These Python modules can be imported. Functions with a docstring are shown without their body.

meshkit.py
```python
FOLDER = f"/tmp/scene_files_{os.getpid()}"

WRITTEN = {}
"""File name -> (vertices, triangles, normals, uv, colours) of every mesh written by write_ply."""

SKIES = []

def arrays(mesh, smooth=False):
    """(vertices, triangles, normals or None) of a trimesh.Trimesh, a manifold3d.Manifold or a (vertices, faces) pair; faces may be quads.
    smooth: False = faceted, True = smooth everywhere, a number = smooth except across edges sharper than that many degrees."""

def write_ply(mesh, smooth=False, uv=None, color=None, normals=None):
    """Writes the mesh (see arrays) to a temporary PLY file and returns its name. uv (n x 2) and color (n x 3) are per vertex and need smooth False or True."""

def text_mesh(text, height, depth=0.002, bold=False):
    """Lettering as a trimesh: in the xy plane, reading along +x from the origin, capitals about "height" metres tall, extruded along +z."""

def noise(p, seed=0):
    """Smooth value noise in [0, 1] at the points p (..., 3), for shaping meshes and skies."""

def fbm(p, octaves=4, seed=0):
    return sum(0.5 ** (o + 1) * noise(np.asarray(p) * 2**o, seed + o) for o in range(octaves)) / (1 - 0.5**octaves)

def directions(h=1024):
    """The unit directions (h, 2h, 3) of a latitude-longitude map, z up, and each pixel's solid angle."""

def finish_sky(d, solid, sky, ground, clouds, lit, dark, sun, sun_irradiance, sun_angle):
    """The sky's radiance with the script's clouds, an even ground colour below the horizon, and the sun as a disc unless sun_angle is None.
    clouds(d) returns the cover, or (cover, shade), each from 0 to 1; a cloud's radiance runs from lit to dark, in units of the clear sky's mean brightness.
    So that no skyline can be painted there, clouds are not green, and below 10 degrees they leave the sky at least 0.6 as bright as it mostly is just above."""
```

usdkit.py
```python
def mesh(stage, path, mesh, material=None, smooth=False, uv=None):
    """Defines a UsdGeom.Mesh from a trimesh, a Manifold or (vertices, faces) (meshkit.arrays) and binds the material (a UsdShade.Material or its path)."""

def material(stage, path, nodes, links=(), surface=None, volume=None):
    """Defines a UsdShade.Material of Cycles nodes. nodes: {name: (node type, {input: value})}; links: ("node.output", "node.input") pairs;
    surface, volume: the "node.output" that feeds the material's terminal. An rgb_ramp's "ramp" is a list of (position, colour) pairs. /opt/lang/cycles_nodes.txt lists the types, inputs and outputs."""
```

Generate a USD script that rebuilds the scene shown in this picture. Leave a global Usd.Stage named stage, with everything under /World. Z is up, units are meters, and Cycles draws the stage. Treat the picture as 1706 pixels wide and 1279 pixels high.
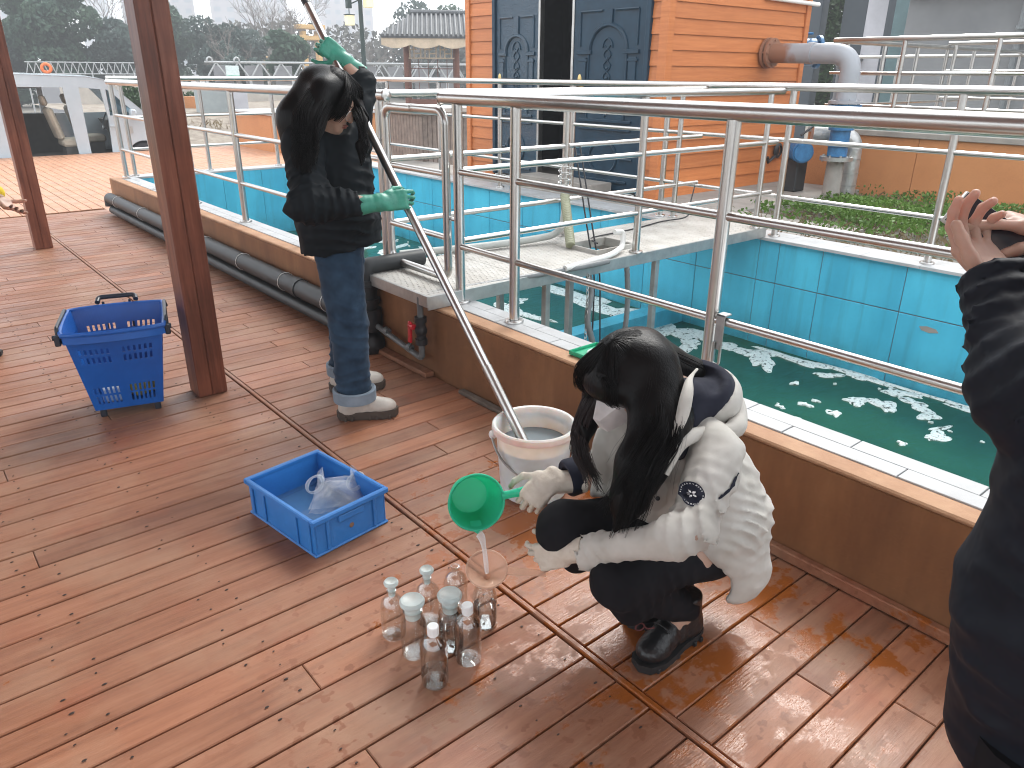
import math, random
import numpy as np, trimesh, usdkit, meshkit
import manifold3d as m3
from pxr import Usd, UsdGeom, UsdLux, UsdShade, Gf, Sdf, Vt
from shapely.geometry import Polygon, box as sbox
from shapely import affinity

stage = Usd.Stage.CreateInMemory()
UsdGeom.SetStageUpAxis(stage, UsdGeom.Tokens.z)
UsdGeom.SetStageMetersPerUnit(stage, 1.0)
world = UsdGeom.Xform.Define(stage, '/World')
stage.SetDefaultPrim(world.GetPrim())
UsdGeom.Scope.Define(stage, '/World/Looks')
rnd = random.Random(7)
rng = np.random.default_rng(7)

# ------------------------------------------------------------------ camera
CAM_H, YAW, PITCH, ROLL = 1.55, 0.69511, 0.39372, 0.00593
fw = np.array([math.sin(YAW)*math.cos(PITCH), math.cos(YAW)*math.cos(PITCH), -math.sin(PITCH)])
rt = np.array([math.cos(YAW), -math.sin(YAW), 0.0]); up = np.cross(rt, fw)
rt, up = math.cos(ROLL)*rt + math.sin(ROLL)*up, -math.sin(ROLL)*rt + math.cos(ROLL)*up
cam = UsdGeom.Camera.Define(stage, '/World/camera')
cam.CreateHorizontalApertureAttr(36.0); cam.CreateVerticalApertureAttr(27.0)
cam.CreateFocalLengthAttr(1247.7/1706*36)
cam.CreateClippingRangeAttr(Gf.Vec2f(0.05, 5000))
M = Gf.Matrix4d(*rt, 0, *up, 0, *(-fw), 0, 0, 0, CAM_H, 1)
cam.AddTransformOp().Set(M)
EXPOSURE = 1.5
cam.CreateExposureAttr(EXPOSURE)

# ------------------------------------------------------------------ sky and sun (overcast)
SUN_EL, SUN_AZ = math.radians(48), math.radians(62)      # azimuth: atan2(x, y) of the direction towards the sun
sd = np.array([math.sin(SUN_AZ)*math.cos(SUN_EL), math.cos(SUN_AZ)*math.cos(SUN_EL), math.sin(SUN_EL)])
usdkit.material(stage, '/World/Looks/overcast_sky', {
    'sky': ('sky_texture', {'sky_type': 'single_scattering', 'sun_disc': False, 'sun_elevation': SUN_EL, 'sun_rotation': SUN_AZ, 'aerosol_density': 2.0}),
    'tc': ('texture_coordinate', {}),
    'n': ('noise_texture', {'scale': 2.2, 'detail': 5, 'roughness': 0.55}),
    'r': ('rgb_ramp', {'ramp': [(0.3, (7.0, 7.35, 7.8)), (0.7, (8.8, 8.95, 9.1))]}),
    'm': ('mix', {'fac': 0.93}),
    'bg': ('background_shader', {'strength': 0.12}),
}, [('tc.generated', 'n.vector'), ('n.fac', 'r.fac'), ('sky.color', 'm.color1'), ('r.color', 'm.color2'), ('m.color', 'bg.color')], surface='bg.background')
dome = UsdLux.DomeLight.Define(stage, '/World/sky')
UsdShade.MaterialBindingAPI.Apply(dome.GetPrim()).Bind(UsdShade.Material.Get(stage, '/World/Looks/overcast_sky'))
dome.GetPrim().SetCustomDataByKey('kind', 'structure'); dome.GetPrim().SetCustomDataByKey('label', 'bright even overcast sky'); dome.GetPrim().SetCustomDataByKey('category', 'sky')
sun = UsdLux.DistantLight.Define(stage, '/World/sun')
sun.CreateIntensityAttr(0.4); sun.CreateAngleAttr(24.0); sun.CreateColorAttr(Gf.Vec3f(1.0, 0.97, 0.92))
sun.CreateNormalizeAttr(True)
zax = sd; xax = np.cross([0, 0, 1.0], zax); xax /= np.linalg.norm(xax); yax = np.cross(zax, xax)
sun.AddTransformOp().Set(Gf.Matrix4d(*xax, 0, *yax, 0, *zax, 0, 0, 0, 20, 1))

# ------------------------------------------------------------------ scene helpers
_names, _base = {}, {}
def numbered(parent, name):
    k = (str(parent), name); n = _names.get(k, 0); _names[k] = n + 1
    return f'{parent}/{name}' + (f'_{n:03d}' if n else '')
def data(prim, label=None, cat=None, group=None, kind=None):
    for k, v in (('label', label), ('category', cat), ('group', group), ('kind', kind)):
        if v: prim.SetCustomDataByKey(k, v)
def thing(name, label, cat, loc=(0, 0, 0), rz=0.0, group=None, kind=None):
    p = numbered('/World', name); x = UsdGeom.Xform.Define(stage, p)
    x.AddTranslateOp().Set(Gf.Vec3d(*map(float, loc)))
    if rz: x.AddRotateZOp().Set(float(rz))
    data(x.GetPrim(), label, cat, group, kind); _base[p] = np.array(loc, float)
    return p
LOOK = {}
def arr(m):
    if hasattr(m, 'to_mesh'):
        q = m.to_mesh(); return np.array(q.vert_properties[:, :3], float), np.array(q.tri_verts)
    if isinstance(m, trimesh.Trimesh): return np.array(m.vertices), np.array(m.faces)
    v, f = np.asarray(m[0], float), np.asarray(m[1], int)
    if f.shape[1] == 4: f = np.vstack([f[:, [0, 1, 2]], f[:, [0, 2, 3]]])
    return v, f
def part(parent, name, mesh, mat, smooth=35, label=None, kind=None, local=False):
    """A Mesh prim under a thing (or under one of its parts); the mesh is given in world space unless local."""
    v, f = arr(mesh); b = _base.get(parent, np.zeros(3))
    if not local: v = v - b
    u, f = np.unique(f, return_inverse=True); v, f = v[u], f.reshape(-1, 3)
    p = numbered(parent, name)
    usdkit.mesh(stage, p, (v, f), '/World/Looks/' + mat, smooth)
    data(stage.GetPrimAtPath(p), label, None, None, kind); _base[p] = b if not local else np.zeros(3)
    return p
def solo(name, mesh, mat, label, cat, smooth=35, group=None, kind=None):
    p = numbered('/World', name); usdkit.mesh(stage, p, arr(mesh), '/World/Looks/' + mat, smooth)
    data(stage.GetPrimAtPath(p), label, cat, group, kind); _base[p] = np.zeros(3)
    return p
def copy_of(src, loc, rz=0.0, label=None, group=None):
    """Another of the same thing: an instance that refers to the first one's parts."""
    name = src.split('/')[-1]
    name = name[:-4] if name[-4:-3] == '_' and name[-3:].isdigit() else name
    was = stage.GetPrimAtPath(src).GetCustomData(); p = numbered('/World', name)
    x = UsdGeom.Xform.Define(stage, p); pr = x.GetPrim()
    pr.GetReferences().AddInternalReference(Sdf.Path(src)); 
    x.ClearXformOpOrder()
    x.AddTranslateOp().Set(Gf.Vec3d(*map(float, loc)))
    x.AddRotateZOp().Set(float(rz))
    data(pr, label or was['label'], was['category'], group or was.get('group')); pr.SetInstanceable(True)
    return p

# ------------------------------------------------------------------ mesh helpers
def cat(*ms):
    vs, fs, n = [], [], 0
    for m in ms:
        if isinstance(m, list): m = cat(*m)
        v, f = arr(m); vs.append(v); fs.append(f + n); n += len(v)
    return np.vstack(vs), np.vstack(fs)
CF = np.array([[0,2,1],[0,3,2],[4,5,6],[4,6,7],[0,1,5],[0,5,4],[1,2,6],[1,6,5],[2,3,7],[2,7,6],[3,0,4],[3,4,7]])
def box(x0, x1, y0, y1, z0, z1):
    return np.array([[x0,y0,z0],[x1,y0,z0],[x1,y1,z0],[x0,y1,z0],[x0,y0,z1],[x1,y0,z1],[x1,y1,z1],[x0,y1,z1]], float), CF
def hull(pts):
    h = trimesh.convex.convex_hull(np.asarray(pts, float)); return np.array(h.vertices), np.array(h.faces)
def bbox(x0, x1, y0, y1, z0, z1, r=0.004):
    """Box with chamfered edges."""
    P = []
    for X, sx in ((x0, 1), (x1, -1)):
        for Y, sy in ((y0, 1), (y1, -1)):
            for Z, sz in ((z0, 1), (z1, -1)):
                P += [(X, Y+sy*r, Z+sz*r), (X+sx*r, Y, Z+sz*r), (X+sx*r, Y+sy*r, Z)]
    return hull(P)
def plank(x0, x1, y0, y1, z0, z1, r=0.003):
    """Board with its top edges chamfered, 16 triangles."""
    v = np.array([[x0,y0,z0],[x1,y0,z0],[x1,y1,z0],[x0,y1,z0],[x0,y0,z1-r],[x1,y0,z1-r],[x1,y1,z1-r],[x0,y1,z1-r],
                  [x0+r,y0+r,z1],[x1-r,y0+r,z1],[x1-r,y1-r,z1],[x0+r,y1-r,z1]], float)
    f = [[0,1,5],[0,5,4],[1,2,6],[1,6,5],[2,3,7],[2,7,6],[3,0,4],[3,4,7],[4,5,9],[4,9,8],[5,6,10],[5,10,9],[6,7,11],[6,11,10],[7,4,8],[7,8,11],[8,9,10],[8,10,11]]
    return v, np.array(f)
def xf(m, R=None, t=(0, 0, 0), s=1.0):
    v, f = arr(m); v = v*np.asarray(s)
    if R is not None: v = v @ np.asarray(R).T
    return v + np.asarray(t, float), f
def RZ(a): c, s = math.cos(a), math.sin(a); return np.array([[c,-s,0],[s,c,0],[0,0,1.0]])
def RX(a): c, s = math.cos(a), math.sin(a); return np.array([[1.0,0,0],[0,c,-s],[0,s,c]])
def RY(a): c, s = math.cos(a), math.sin(a); return np.array([[c,0,s],[0,1.0,0],[-s,0,c]])
def unit(a): a = np.asarray(a, float); return a/np.linalg.norm(a)
def frame_z(z, x=None):
    """Rotation whose third column is z (and whose first is as near x as it can be)."""
    z = unit(z); x = np.array([1.0, 0, 0]) if x is None else np.asarray(x, float)
    if abs(unit(x) @ z) > 0.95: x = np.array([0, 1.0, 0])
    x = unit(x - z*(x @ z)); return np.stack([x, np.cross(z, x), z], 1)
def tube(pts, r, n=12, cap=True, closed=False):
    """Round pipe along a path; r may be one radius or one per point."""
    P = np.asarray(pts, float); N = len(P); r = np.broadcast_to(np.asarray(r, float), (N,))
    T = np.roll(P, -1, 0) - np.roll(P, 1, 0) if closed else np.gradient(P, axis=0)
    T /= np.maximum(np.linalg.norm(T, axis=1, keepdims=True), 1e-9)
    F = frame_z(T[0]); u = F[:, 0]; V = []
    a = np.linspace(0, 2*np.pi, n, endpoint=False)
    for i in range(N):
        u = u - T[i]*(u @ T[i]); u /= max(np.linalg.norm(u), 1e-9); w = np.cross(T[i], u)
        V.append(P[i] + r[i]*(np.cos(a)[:, None]*u + np.sin(a)[:, None]*w))
    V = np.vstack(V); f = []
    for i in range(N if closed else N-1):
        b0, b1 = i*n, ((i+1) % N)*n
        for k in range(n):
            k2 = (k+1) % n; f += [[b0+k, b0+k2, b1+k2], [b0+k, b1+k2, b1+k]]
    if cap and not closed:
        V = np.vstack([V, P[0], P[-1]]); c0, c1, b1 = N*n, N*n+1, (N-1)*n
        for k in range(n):
            k2 = (k+1) % n; f += [[c0, k2, k], [c1, b1+k, b1+k2]]
    return V, np.array(f)
def cyl(p, q, r, n=16, r2=None): return tube([p, q], [r, r if r2 is None else r2], n)
def arc(c, u, w, r, a0, a1, n=8):
    c, u, w = map(lambda t: np.asarray(t, float), (c, u, w))
    return [c + r*(math.cos(a)*u + math.sin(a)*w) for a in np.linspace(a0, a1, n)]
def bend(pts, r, n=6):
    """Rounds the corners of a polyline with radius r."""
    P = [np.asarray(p, float) for p in pts]; out = [P[0]]
    for a, b, c in zip(P, P[1:], P[2:]):
        d0, d1 = unit(a-b), unit(c-b); k = min(r, 0.45*np.linalg.norm(a-b), 0.45*np.linalg.norm(c-b))
        p0, p1 = b+d0*k, b+d1*k
        for t in np.linspace(0, 1, n): out.append((1-t)**2*p0 + 2*t*(1-t)*b + t*t*p1)
    return out + [P[-1]]
def lathe(prof, n=32, R=None, t=(0, 0, 0)):
    """Surface of revolution about z from (radius, z) pairs."""
    a = np.linspace(0, 2*np.pi, n, endpoint=False); V, f = [], []
    for (r, z) in prof: V.append(np.stack([r*np.cos(a), r*np.sin(a), np.full(n, z)], 1))
    V = np.vstack(V)
    for i in range(len(prof)-1):
        for k in range(n):
            k2 = (k+1) % n; a0, a1, b0, b1 = i*n+k, i*n+k2, (i+1)*n+k, (i+1)*n+k2
            f += [[a0, a1, b1], [a0, b1, b0]]
    return xf((V, np.array(f)), R, t)
def prism(poly, h, R=None, t=(0, 0, 0)):
    """Shapely polygon extruded by h along z, then placed."""
    ms = [trimesh.creation.extrude_polygon(g, h, engine='earcut') for g in (getattr(poly, 'geoms', None) or [poly])]
    return xf(cat(*ms), R, t)
def ball(c, r, sub=2):
    s = trimesh.creation.icosphere(subdivisions=sub); return np.array(s.vertices)*np.asarray(r) + np.asarray(c, float), np.array(s.faces)
FX = np.array([[0, 0, 1.0], [1, 0, 0], [0, 1, 0]]).T.T   # (a, b, h) -> y, z, x
def on_x(poly, x, h):
    """Polygon of (y, z) points extruded from x to x + h."""
    v, f = prism(poly, h); return np.stack([v[:, 2]+x, v[:, 0], v[:, 1]], 1), f
def on_y(poly, y, h):
    """Polygon of (x, z) points extruded from y to y + h."""
    v, f = prism(poly, h); return np.stack([v[:, 0], v[:, 2]+y, v[:, 1]], 1), f[:, ::-1]
def grid_sheet(X0, X1, nx, Y0, Y1, ny, fz):
    x = np.linspace(X0, X1, nx); y = np.linspace(Y0, Y1, ny); gx, gy = np.meshgrid(x, y)
    V = np.stack([gx.ravel(), gy.ravel(), fz(gx.ravel(), gy.ravel())], 1); f = []
    for j in range(ny-1):
        for i in range(nx-1):
            a = j*nx+i; f += [[a, a+1, a+nx+1], [a, a+nx+1, a+nx]]
    return V, np.array(f)
def noise_at(p, scale, seed=0): return meshkit.noise(np.asarray(p)*scale, seed)

# ---- signed distance fields, for bodies, clothes and hands
class Field:
    def __init__(s, lo, hi, h):
        s.h = h; s.lo = np.asarray(lo, float); s.n = np.ceil((np.asarray(hi, float)-s.lo)/h).astype(int)+1
        s.D = np.full(s.n, 0.5, np.float32)
    def _box(s, lo, hi, pad):
        a = np.clip(np.floor((lo-pad-s.lo)/s.h).astype(int), 0, s.n-1); b = np.clip(np.ceil((hi+pad-s.lo)/s.h).astype(int)+1, 1, s.n)
        sl = tuple(slice(i, j) for i, j in zip(a, b))
        ax = [s.lo[k] + s.h*np.arange(a[k], max(b[k], a[k]+1)) for k in range(3)]
        return sl, np.stack(np.meshgrid(*ax, indexing='ij'), -1)
    def _mix(s, sl, d, k, op):
        o = s.D[sl]; d = d.astype(np.float32)
        if d.shape != o.shape: return
        if op == 'add':
            if k <= 0: s.D[sl] = np.minimum(o, d)
            else:
                h = np.clip(0.5+0.5*(o-d)/k, 0, 1); s.D[sl] = o*(1-h)+d*h-k*h*(1-h)
        else:
            d = -d
            if k <= 0: s.D[sl] = np.maximum(o, d)
            else:
                h = np.clip(0.5-0.5*(o-d)/k, 0, 1); s.D[sl] = o*(1-h)+d*h+k*h*(1-h)
    def cone(s, a, b, ra, rb, k=0.02, op='add', sq=None):
        """Capsule from a to b whose radius runs from ra to rb; sq = (axis, factor) squashes it along an axis."""
        a, b = np.asarray(a, float), np.asarray(b, float); r = max(ra, rb); S = np.eye(3)
        if sq is not None:
            ax = unit(sq[0]); S = np.eye(3) + (1/sq[1]-1)*np.outer(ax, ax)
        pad = r*max(1.0, 1.0 if sq is None else sq[1])+3*k+2*s.h
        sl, P = s._box(np.minimum(a, b), np.maximum(a, b), pad)
        P = (P-a) @ S.T; ba = S @ (b-a); t = np.clip((P @ ba)/max(ba @ ba, 1e-12), 0, 1)
        d = np.linalg.norm(P-t[..., None]*ba, axis=-1) - (ra+(rb-ra)*t)
        if sq is not None: d = d*min(1.0, sq[1])
        s._mix(sl, d, k, op); return s
    def chain(s, pts, rs, k=0.02, sq=None):
        for a, b, ra, rb in zip(pts, pts[1:], rs, rs[1:]): s.cone(a, b, ra, rb, k, sq=sq)
        return s
    def ell(s, c, r, Rm=None, k=0.02, op='add'):
        c, r = np.asarray(c, float), np.asarray(r, float); Rm = np.eye(3) if Rm is None else np.asarray(Rm)
        sl, P = s._box(c, c, r.max()+3*k+2*s.h); q = (P-c) @ Rm
        k0 = np.linalg.norm(q/r, axis=-1); k1 = np.linalg.norm(q/(r*r), axis=-1)
        s._mix(sl, k0*(k0-1)/np.maximum(k1, 1e-6), k, op); return s
    def slab(s, c, r, Rm=None, rad=0.01, k=0.01, op='add'):
        c, r = np.asarray(c, float), np.asarray(r, float); Rm = np.eye(3) if Rm is None else np.asarray(Rm)
        sl, P = s._box(c, c, np.linalg.norm(r)+3*k+2*s.h); q = np.abs((P-c) @ Rm)-(r-rad)
        d = np.linalg.norm(np.maximum(q, 0), axis=-1)+np.minimum(q.max(-1), 0)-rad
        s._mix(sl, d, k, op); return s
    def cut(s, p, n, k=0.0):
        """Removes the side that n points to."""
        ax = [s.lo[i] + s.h*np.arange(s.n[i]) for i in range(3)]; n = unit(n)
        d = sum(((ax[i]-p[i])*n[i]).reshape([-1 if j == i else 1 for j in range(3)]) for i in range(3))
        s.D = np.maximum(s.D, d.astype(np.float32)); return s
    def warp(s, fn, band=0.04):
        """Adds fn(points) to the distance near the surface (folds, creases)."""
        i = np.nonzero(np.abs(s.D) < band); P = s.lo + s.h*np.stack(i, 1); s.D[i] += fn(P).astype(np.float32); return s
    def mesh(s):
        D = s.D; S = D < 0; nx, ny, nz = D.shape
        c = np.zeros((nx-1, ny-1, nz-1), np.int8); off = [(i, j, k) for i in (0, 1) for j in (0, 1) for k in (0, 1)]
        for i, j, k in off: c += S[i:nx-1+i, j:ny-1+j, k:nz-1+k]
        cells = np.argwhere((c > 0) & (c < 8)); idx = -np.ones(c.shape, np.int64); idx[tuple(cells.T)] = np.arange(len(cells))
        acc = np.zeros((len(cells), 3)); cnt = np.zeros(len(cells)); val = {o: D[tuple((cells+o).T)] for o in off}
        for o in off:
            for ax in range(3):
                if o[ax]: continue
                q = list(o); q[ax] = 1; q = tuple(q); a, b = val[o], val[q]; on = (a < 0) != (b < 0)
                t = np.where(on, a/np.where(on, a-b, 1), 0); p = np.array(o, float)+np.zeros((len(cells), 3)); p[:, ax] += t
                acc[on] += p[on]; cnt[on] += 1
        V = s.lo + s.h*(cells + acc/np.maximum(cnt, 1)[:, None]); F = []
        for ax in range(3):
            u, w = (ax+1) % 3, (ax+2) % 3; sl0 = [slice(None)]*3; sl1 = [slice(None)]*3; sl0[ax] = slice(0, -1); sl1[ax] = slice(1, None)
            e = np.argwhere(S[tuple(sl0)] != S[tuple(sl1)]); e = e[(e[:, u] > 0) & (e[:, w] > 0) & (e[:, u] < D.shape[u]-1) & (e[:, w] < D.shape[w]-1)]
            if not len(e): continue
            flip = S[tuple(e.T)]; q = []
            for du, dw in ((-1, -1), (0, -1), (0, 0), (-1, 0)):
                g = e.copy(); g[:, u] += du; g[:, w] += dw; q.append(idx[tuple(g.T)])
            q = np.stack(q, 1); q[~flip] = q[~flip][:, ::-1]; F += [q[:, [0, 1, 2]], q[:, [0, 2, 3]]]
        return V, np.vstack(F)
def relax(m, n=2, lam=0.5):
    """A few rounds of shrink-free smoothing."""
    v, f = np.array(m[0]), m[1]; e = np.unique(np.sort(np.vstack([f[:, [0, 1]], f[:, [1, 2]], f[:, [2, 0]]]), 1), axis=0); o = v.copy()
    deg = np.maximum(np.bincount(e.ravel(), minlength=len(v)), 1)[:, None]
    for i in range(n):
        for k in (lam, -lam*1.03):
            s = np.zeros_like(v)
            for a in range(3): s[:, a] = np.bincount(e[:, 0], v[e[:, 1], a], len(v)) + np.bincount(e[:, 1], v[e[:, 0], a], len(v))
            v = v + k*(s/deg-v)
    return v, f

# ------------------------------------------------------------------ materials
def mat(name, nodes, links=(), surface='p.BSDF', volume=None):
    usdkit.material(stage, '/World/Looks/'+name, nodes, links, surface=surface, volume=volume); return name
def plain(name, col, rough=0.5, metal=0.0, var=0.0, scale=6.0, bump=0.0, bscale=None, dark=None, **kw):
    """Principled surface with a little noise in colour and relief."""
    d = dark or tuple(c*(1-0.28) for c in col)
    nodes = {'g': ('geometry', {}), 'n': ('noise_texture', {'scale': scale, 'detail': 5, 'roughness': 0.6}),
             'r': ('rgb_ramp', {'ramp': [(0.3, d if var else col), (0.68, col)]}), 'p': ('principled_bsdf', {'roughness': rough, 'metallic': metal, **kw})}
    links = [('g.position', 'n.vector'), ('n.fac', 'r.fac'), ('r.color', 'p.base_color')]
    if bump:
        nodes['n2'] = ('noise_texture', {'scale': bscale or scale*6, 'detail': 4}); nodes['b'] = ('bump', {'strength': bump, 'distance': 0.01})
        links += [('g.position', 'n2.vector'), ('n2.fac', 'b.height'), ('b.normal', 'p.normal')]
    return mat(name, nodes, links)
# ------------------------------------------------------------------ looks
# painted deck boards: grain along x, worn grey patches, dark dirt, wet orange-brown stains where water was spilled
def deck_look(name, along, pale=1.0):
    sc = (0.9, 9, 9) if along == 'x' else (9, 0.9, 9)
    nodes = {
        'g': ('geometry', {}), 'o': ('object_info', {}),
        'm1': ('mapping', {'scale': sc}), 'grain': ('noise_texture', {'scale': 3.2, 'detail': 6, 'roughness': 0.62}),
        'm2': ('mapping', {'scale': tuple(6*c for c in sc)}), 'fine': ('noise_texture', {'scale': 4.0, 'detail': 4, 'roughness': 0.6}),
        'big': ('noise_texture', {'scale': 2.3, 'detail': 5, 'roughness': 0.6}),
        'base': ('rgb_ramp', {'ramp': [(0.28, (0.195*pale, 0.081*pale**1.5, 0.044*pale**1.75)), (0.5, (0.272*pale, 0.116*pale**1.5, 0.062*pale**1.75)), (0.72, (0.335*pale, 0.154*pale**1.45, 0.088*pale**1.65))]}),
        'tone': ('rgb_ramp', {'ramp': [(0.0, (0.72, 0.72, 0.74)), (0.3, (0.93, 0.90, 0.88)), (0.7, (1.0, 1.0, 1.0)), (1.0, (1.2, 1.1, 1.02))]}),
        'mul': ('mix', {'mix_type': 'multiply', 'fac': 1.0}),
        'wornr': ('rgb_ramp', {'ramp': [(0.47, (0, 0, 0)), (0.68, (0.6, 0.6, 0.6))]}),
        'worn': ('mix', {'color2': (0.34, 0.200, 0.125)}),
        'redr': ('rgb_ramp', {'ramp': [(0.58, (0, 0, 0)), (0.72, (0.40, 0.40, 0.40))]}), 'rn': ('noise_texture', {'scale': 4.1, 'detail': 3}),
        'red': ('mix', {'color2': (0.30, 0.085, 0.040)}),
        'dirtn': ('noise_texture', {'scale': 26, 'detail': 4, 'roughness': 0.7}),
        'dirtr': ('rgb_ramp', {'ramp': [(0.63, (0, 0, 0)), (0.72, (0.8, 0.8, 0.8))]}), 'dirt': ('mix', {'color2': (0.07, 0.04, 0.03)}),
        'dirtmask': ('noise_texture', {'scale': 1.3, 'detail': 2}), 'dmr': ('rgb_ramp', {'ramp': [(0.46, (0, 0, 0)), (0.6, (1, 1, 1))]}), 'dmul': ('math', {'math_type': 'multiply'}),
        # wet area by the bottles, the bucket and the foot of the wall
        'sep': ('separate_xyz', {}), 'wn': ('noise_texture', {'scale': 7.5, 'detail': 5, 'roughness': 0.65}), 'wn2': ('noise_texture', {'scale': 38, 'detail': 3, 'roughness': 0.5}),
        'd1': ('mapping', {'location': (-1.62, -1.35, 0)}), 'l1': ('mapping', {'scale': (1.0, 0.75, 0)}),
        'len': ('gradient_texture', {'gradient_type': 'spherical'}),
        'wsum': ('math', {'math_type': 'multiply_add', 'value2': 0.36}), 'wsum2': ('math', {'math_type': 'multiply_add', 'value2': 0.16}),
        'wetr': ('rgb_ramp', {'ramp': [(0.755, (0, 0, 0)), (0.83, (1, 1, 1))]}),
        'spn': ('noise_texture', {'scale': 21, 'detail': 2.5, 'roughness': 0.55}), 'spr': ('rgb_ramp', {'ramp': [(0.60, (0, 0, 0)), (0.635, (0.85, 0.85, 0.85))]}), 'spm': ('mapping', {'location': (-0.95, -0.42, 0), 'scale': (0.52, 0.52, 0)}), 'spg': ('gradient_texture', {'gradient_type': 'spherical'}), 'spg2': ('rgb_ramp', {'ramp': [(0.05, (0, 0, 0)), (0.3, (1, 1, 1))]}), 'spx': ('math', {'math_type': 'multiply'}), 'spot': ('mix', {'color2': (0.215, 0.078, 0.036)}),
        'wet': ('mix', {'color2': (0.290, 0.085, 0.018)}),
        'rough': ('mix', {'color1': (0.40, 0.40, 0.40), 'color2': (0.10, 0.10, 0.10)}), 'rv': ('noise_texture', {'scale': 3.0, 'detail': 4}),
        'rr': ('rgb_ramp', {'ramp': [(0.35, (0.38, 0.38, 0.38)), (0.65, (0.62, 0.62, 0.62))]}),
        'b': ('bump', {'strength': 0.22, 'distance': 0.006}), 'p': ('principled_bsdf', {'specular_ior_level': 0.42}),
    }
    links = [('g.position', 'm1.vector'), ('m1.vector', 'grain.vector'), ('g.position', 'm2.vector'), ('m2.vector', 'fine.vector'), ('g.position', 'big.vector'),
             ('grain.fac', 'base.fac'), ('o.random', 'tone.fac'), ('base.color', 'mul.color1'), ('tone.color', 'mul.color2'),
             ('big.fac', 'wornr.fac'), ('wornr.color', 'worn.fac'), ('mul.color', 'worn.color1'),
             ('g.position', 'rn.vector'), ('rn.fac', 'redr.fac'), ('redr.color', 'red.fac'), ('worn.color', 'red.color1'),
             ('g.position', 'dirtn.vector'), ('dirtn.fac', 'dirtr.fac'), ('g.position', 'dirtmask.vector'), ('dirtmask.fac', 'dmr.fac'), ('dirtr.color', 'dmul.value1'), ('dmr.color', 'dmul.value2'), ('dmul.value', 'dirt.fac'), ('red.color', 'dirt.color1'),
             ('g.position', 'd1.vector'), ('d1.vector', 'l1.vector'), ('l1.vector', 'len.vector'), ('g.position', 'wn.vector'), ('g.position', 'wn2.vector'),
             ('len.fac', 'wsum.value1'), ('wn.fac', 'wsum.value3'), ('wn2.fac', 'wsum2.value1'), ('wsum.value', 'wsum2.value3'),
             ('wsum2.value', 'wetr.fac'), ('g.position', 'spn.vector'), ('spn.fac', 'spr.fac'), ('g.position', 'spm.vector'), ('spm.vector', 'spg.vector'), ('spg.fac', 'spg2.fac'), ('spr.color', 'spx.value1'), ('spg2.color', 'spx.value2'), ('spx.value', 'spot.fac'), ('dirt.color', 'spot.color1'), ('wetr.color', 'wet.fac'), ('spot.color', 'wet.color1'), ('wet.color', 'p.base_color'),
             ('g.position', 'rv.vector'), ('rv.fac', 'rr.fac'), ('rr.color', 'rough.color1'), ('wetr.color', 'rough.fac'), ('rough.color', 'p.roughness'),
             ('fine.fac', 'b.height'), ('b.normal', 'p.normal')]
    return mat(name, nodes, links)
deck_look('deck_board', 'x'); deck_look('deck_board_far_glare', 'y', 1.5)  # far boards paler: bright sky reflection put into their base colour
plain('dark_gap', (0.02, 0.014, 0.012), 0.9)
plain('nail', (0.05, 0.035, 0.03), 0.5, 0.6)
plain('ground_soil', (0.16, 0.145, 0.12), 0.95, var=1, scale=0.6, bump=0.4, bscale=20)
plain('gravel_bank', (0.30, 0.265, 0.215), 0.95, var=1, scale=5, bump=0.8, bscale=30, dark=(0.16, 0.125, 0.10))
plain('asphalt', (0.11, 0.11, 0.11), 0.9, var=1, scale=3)
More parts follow.
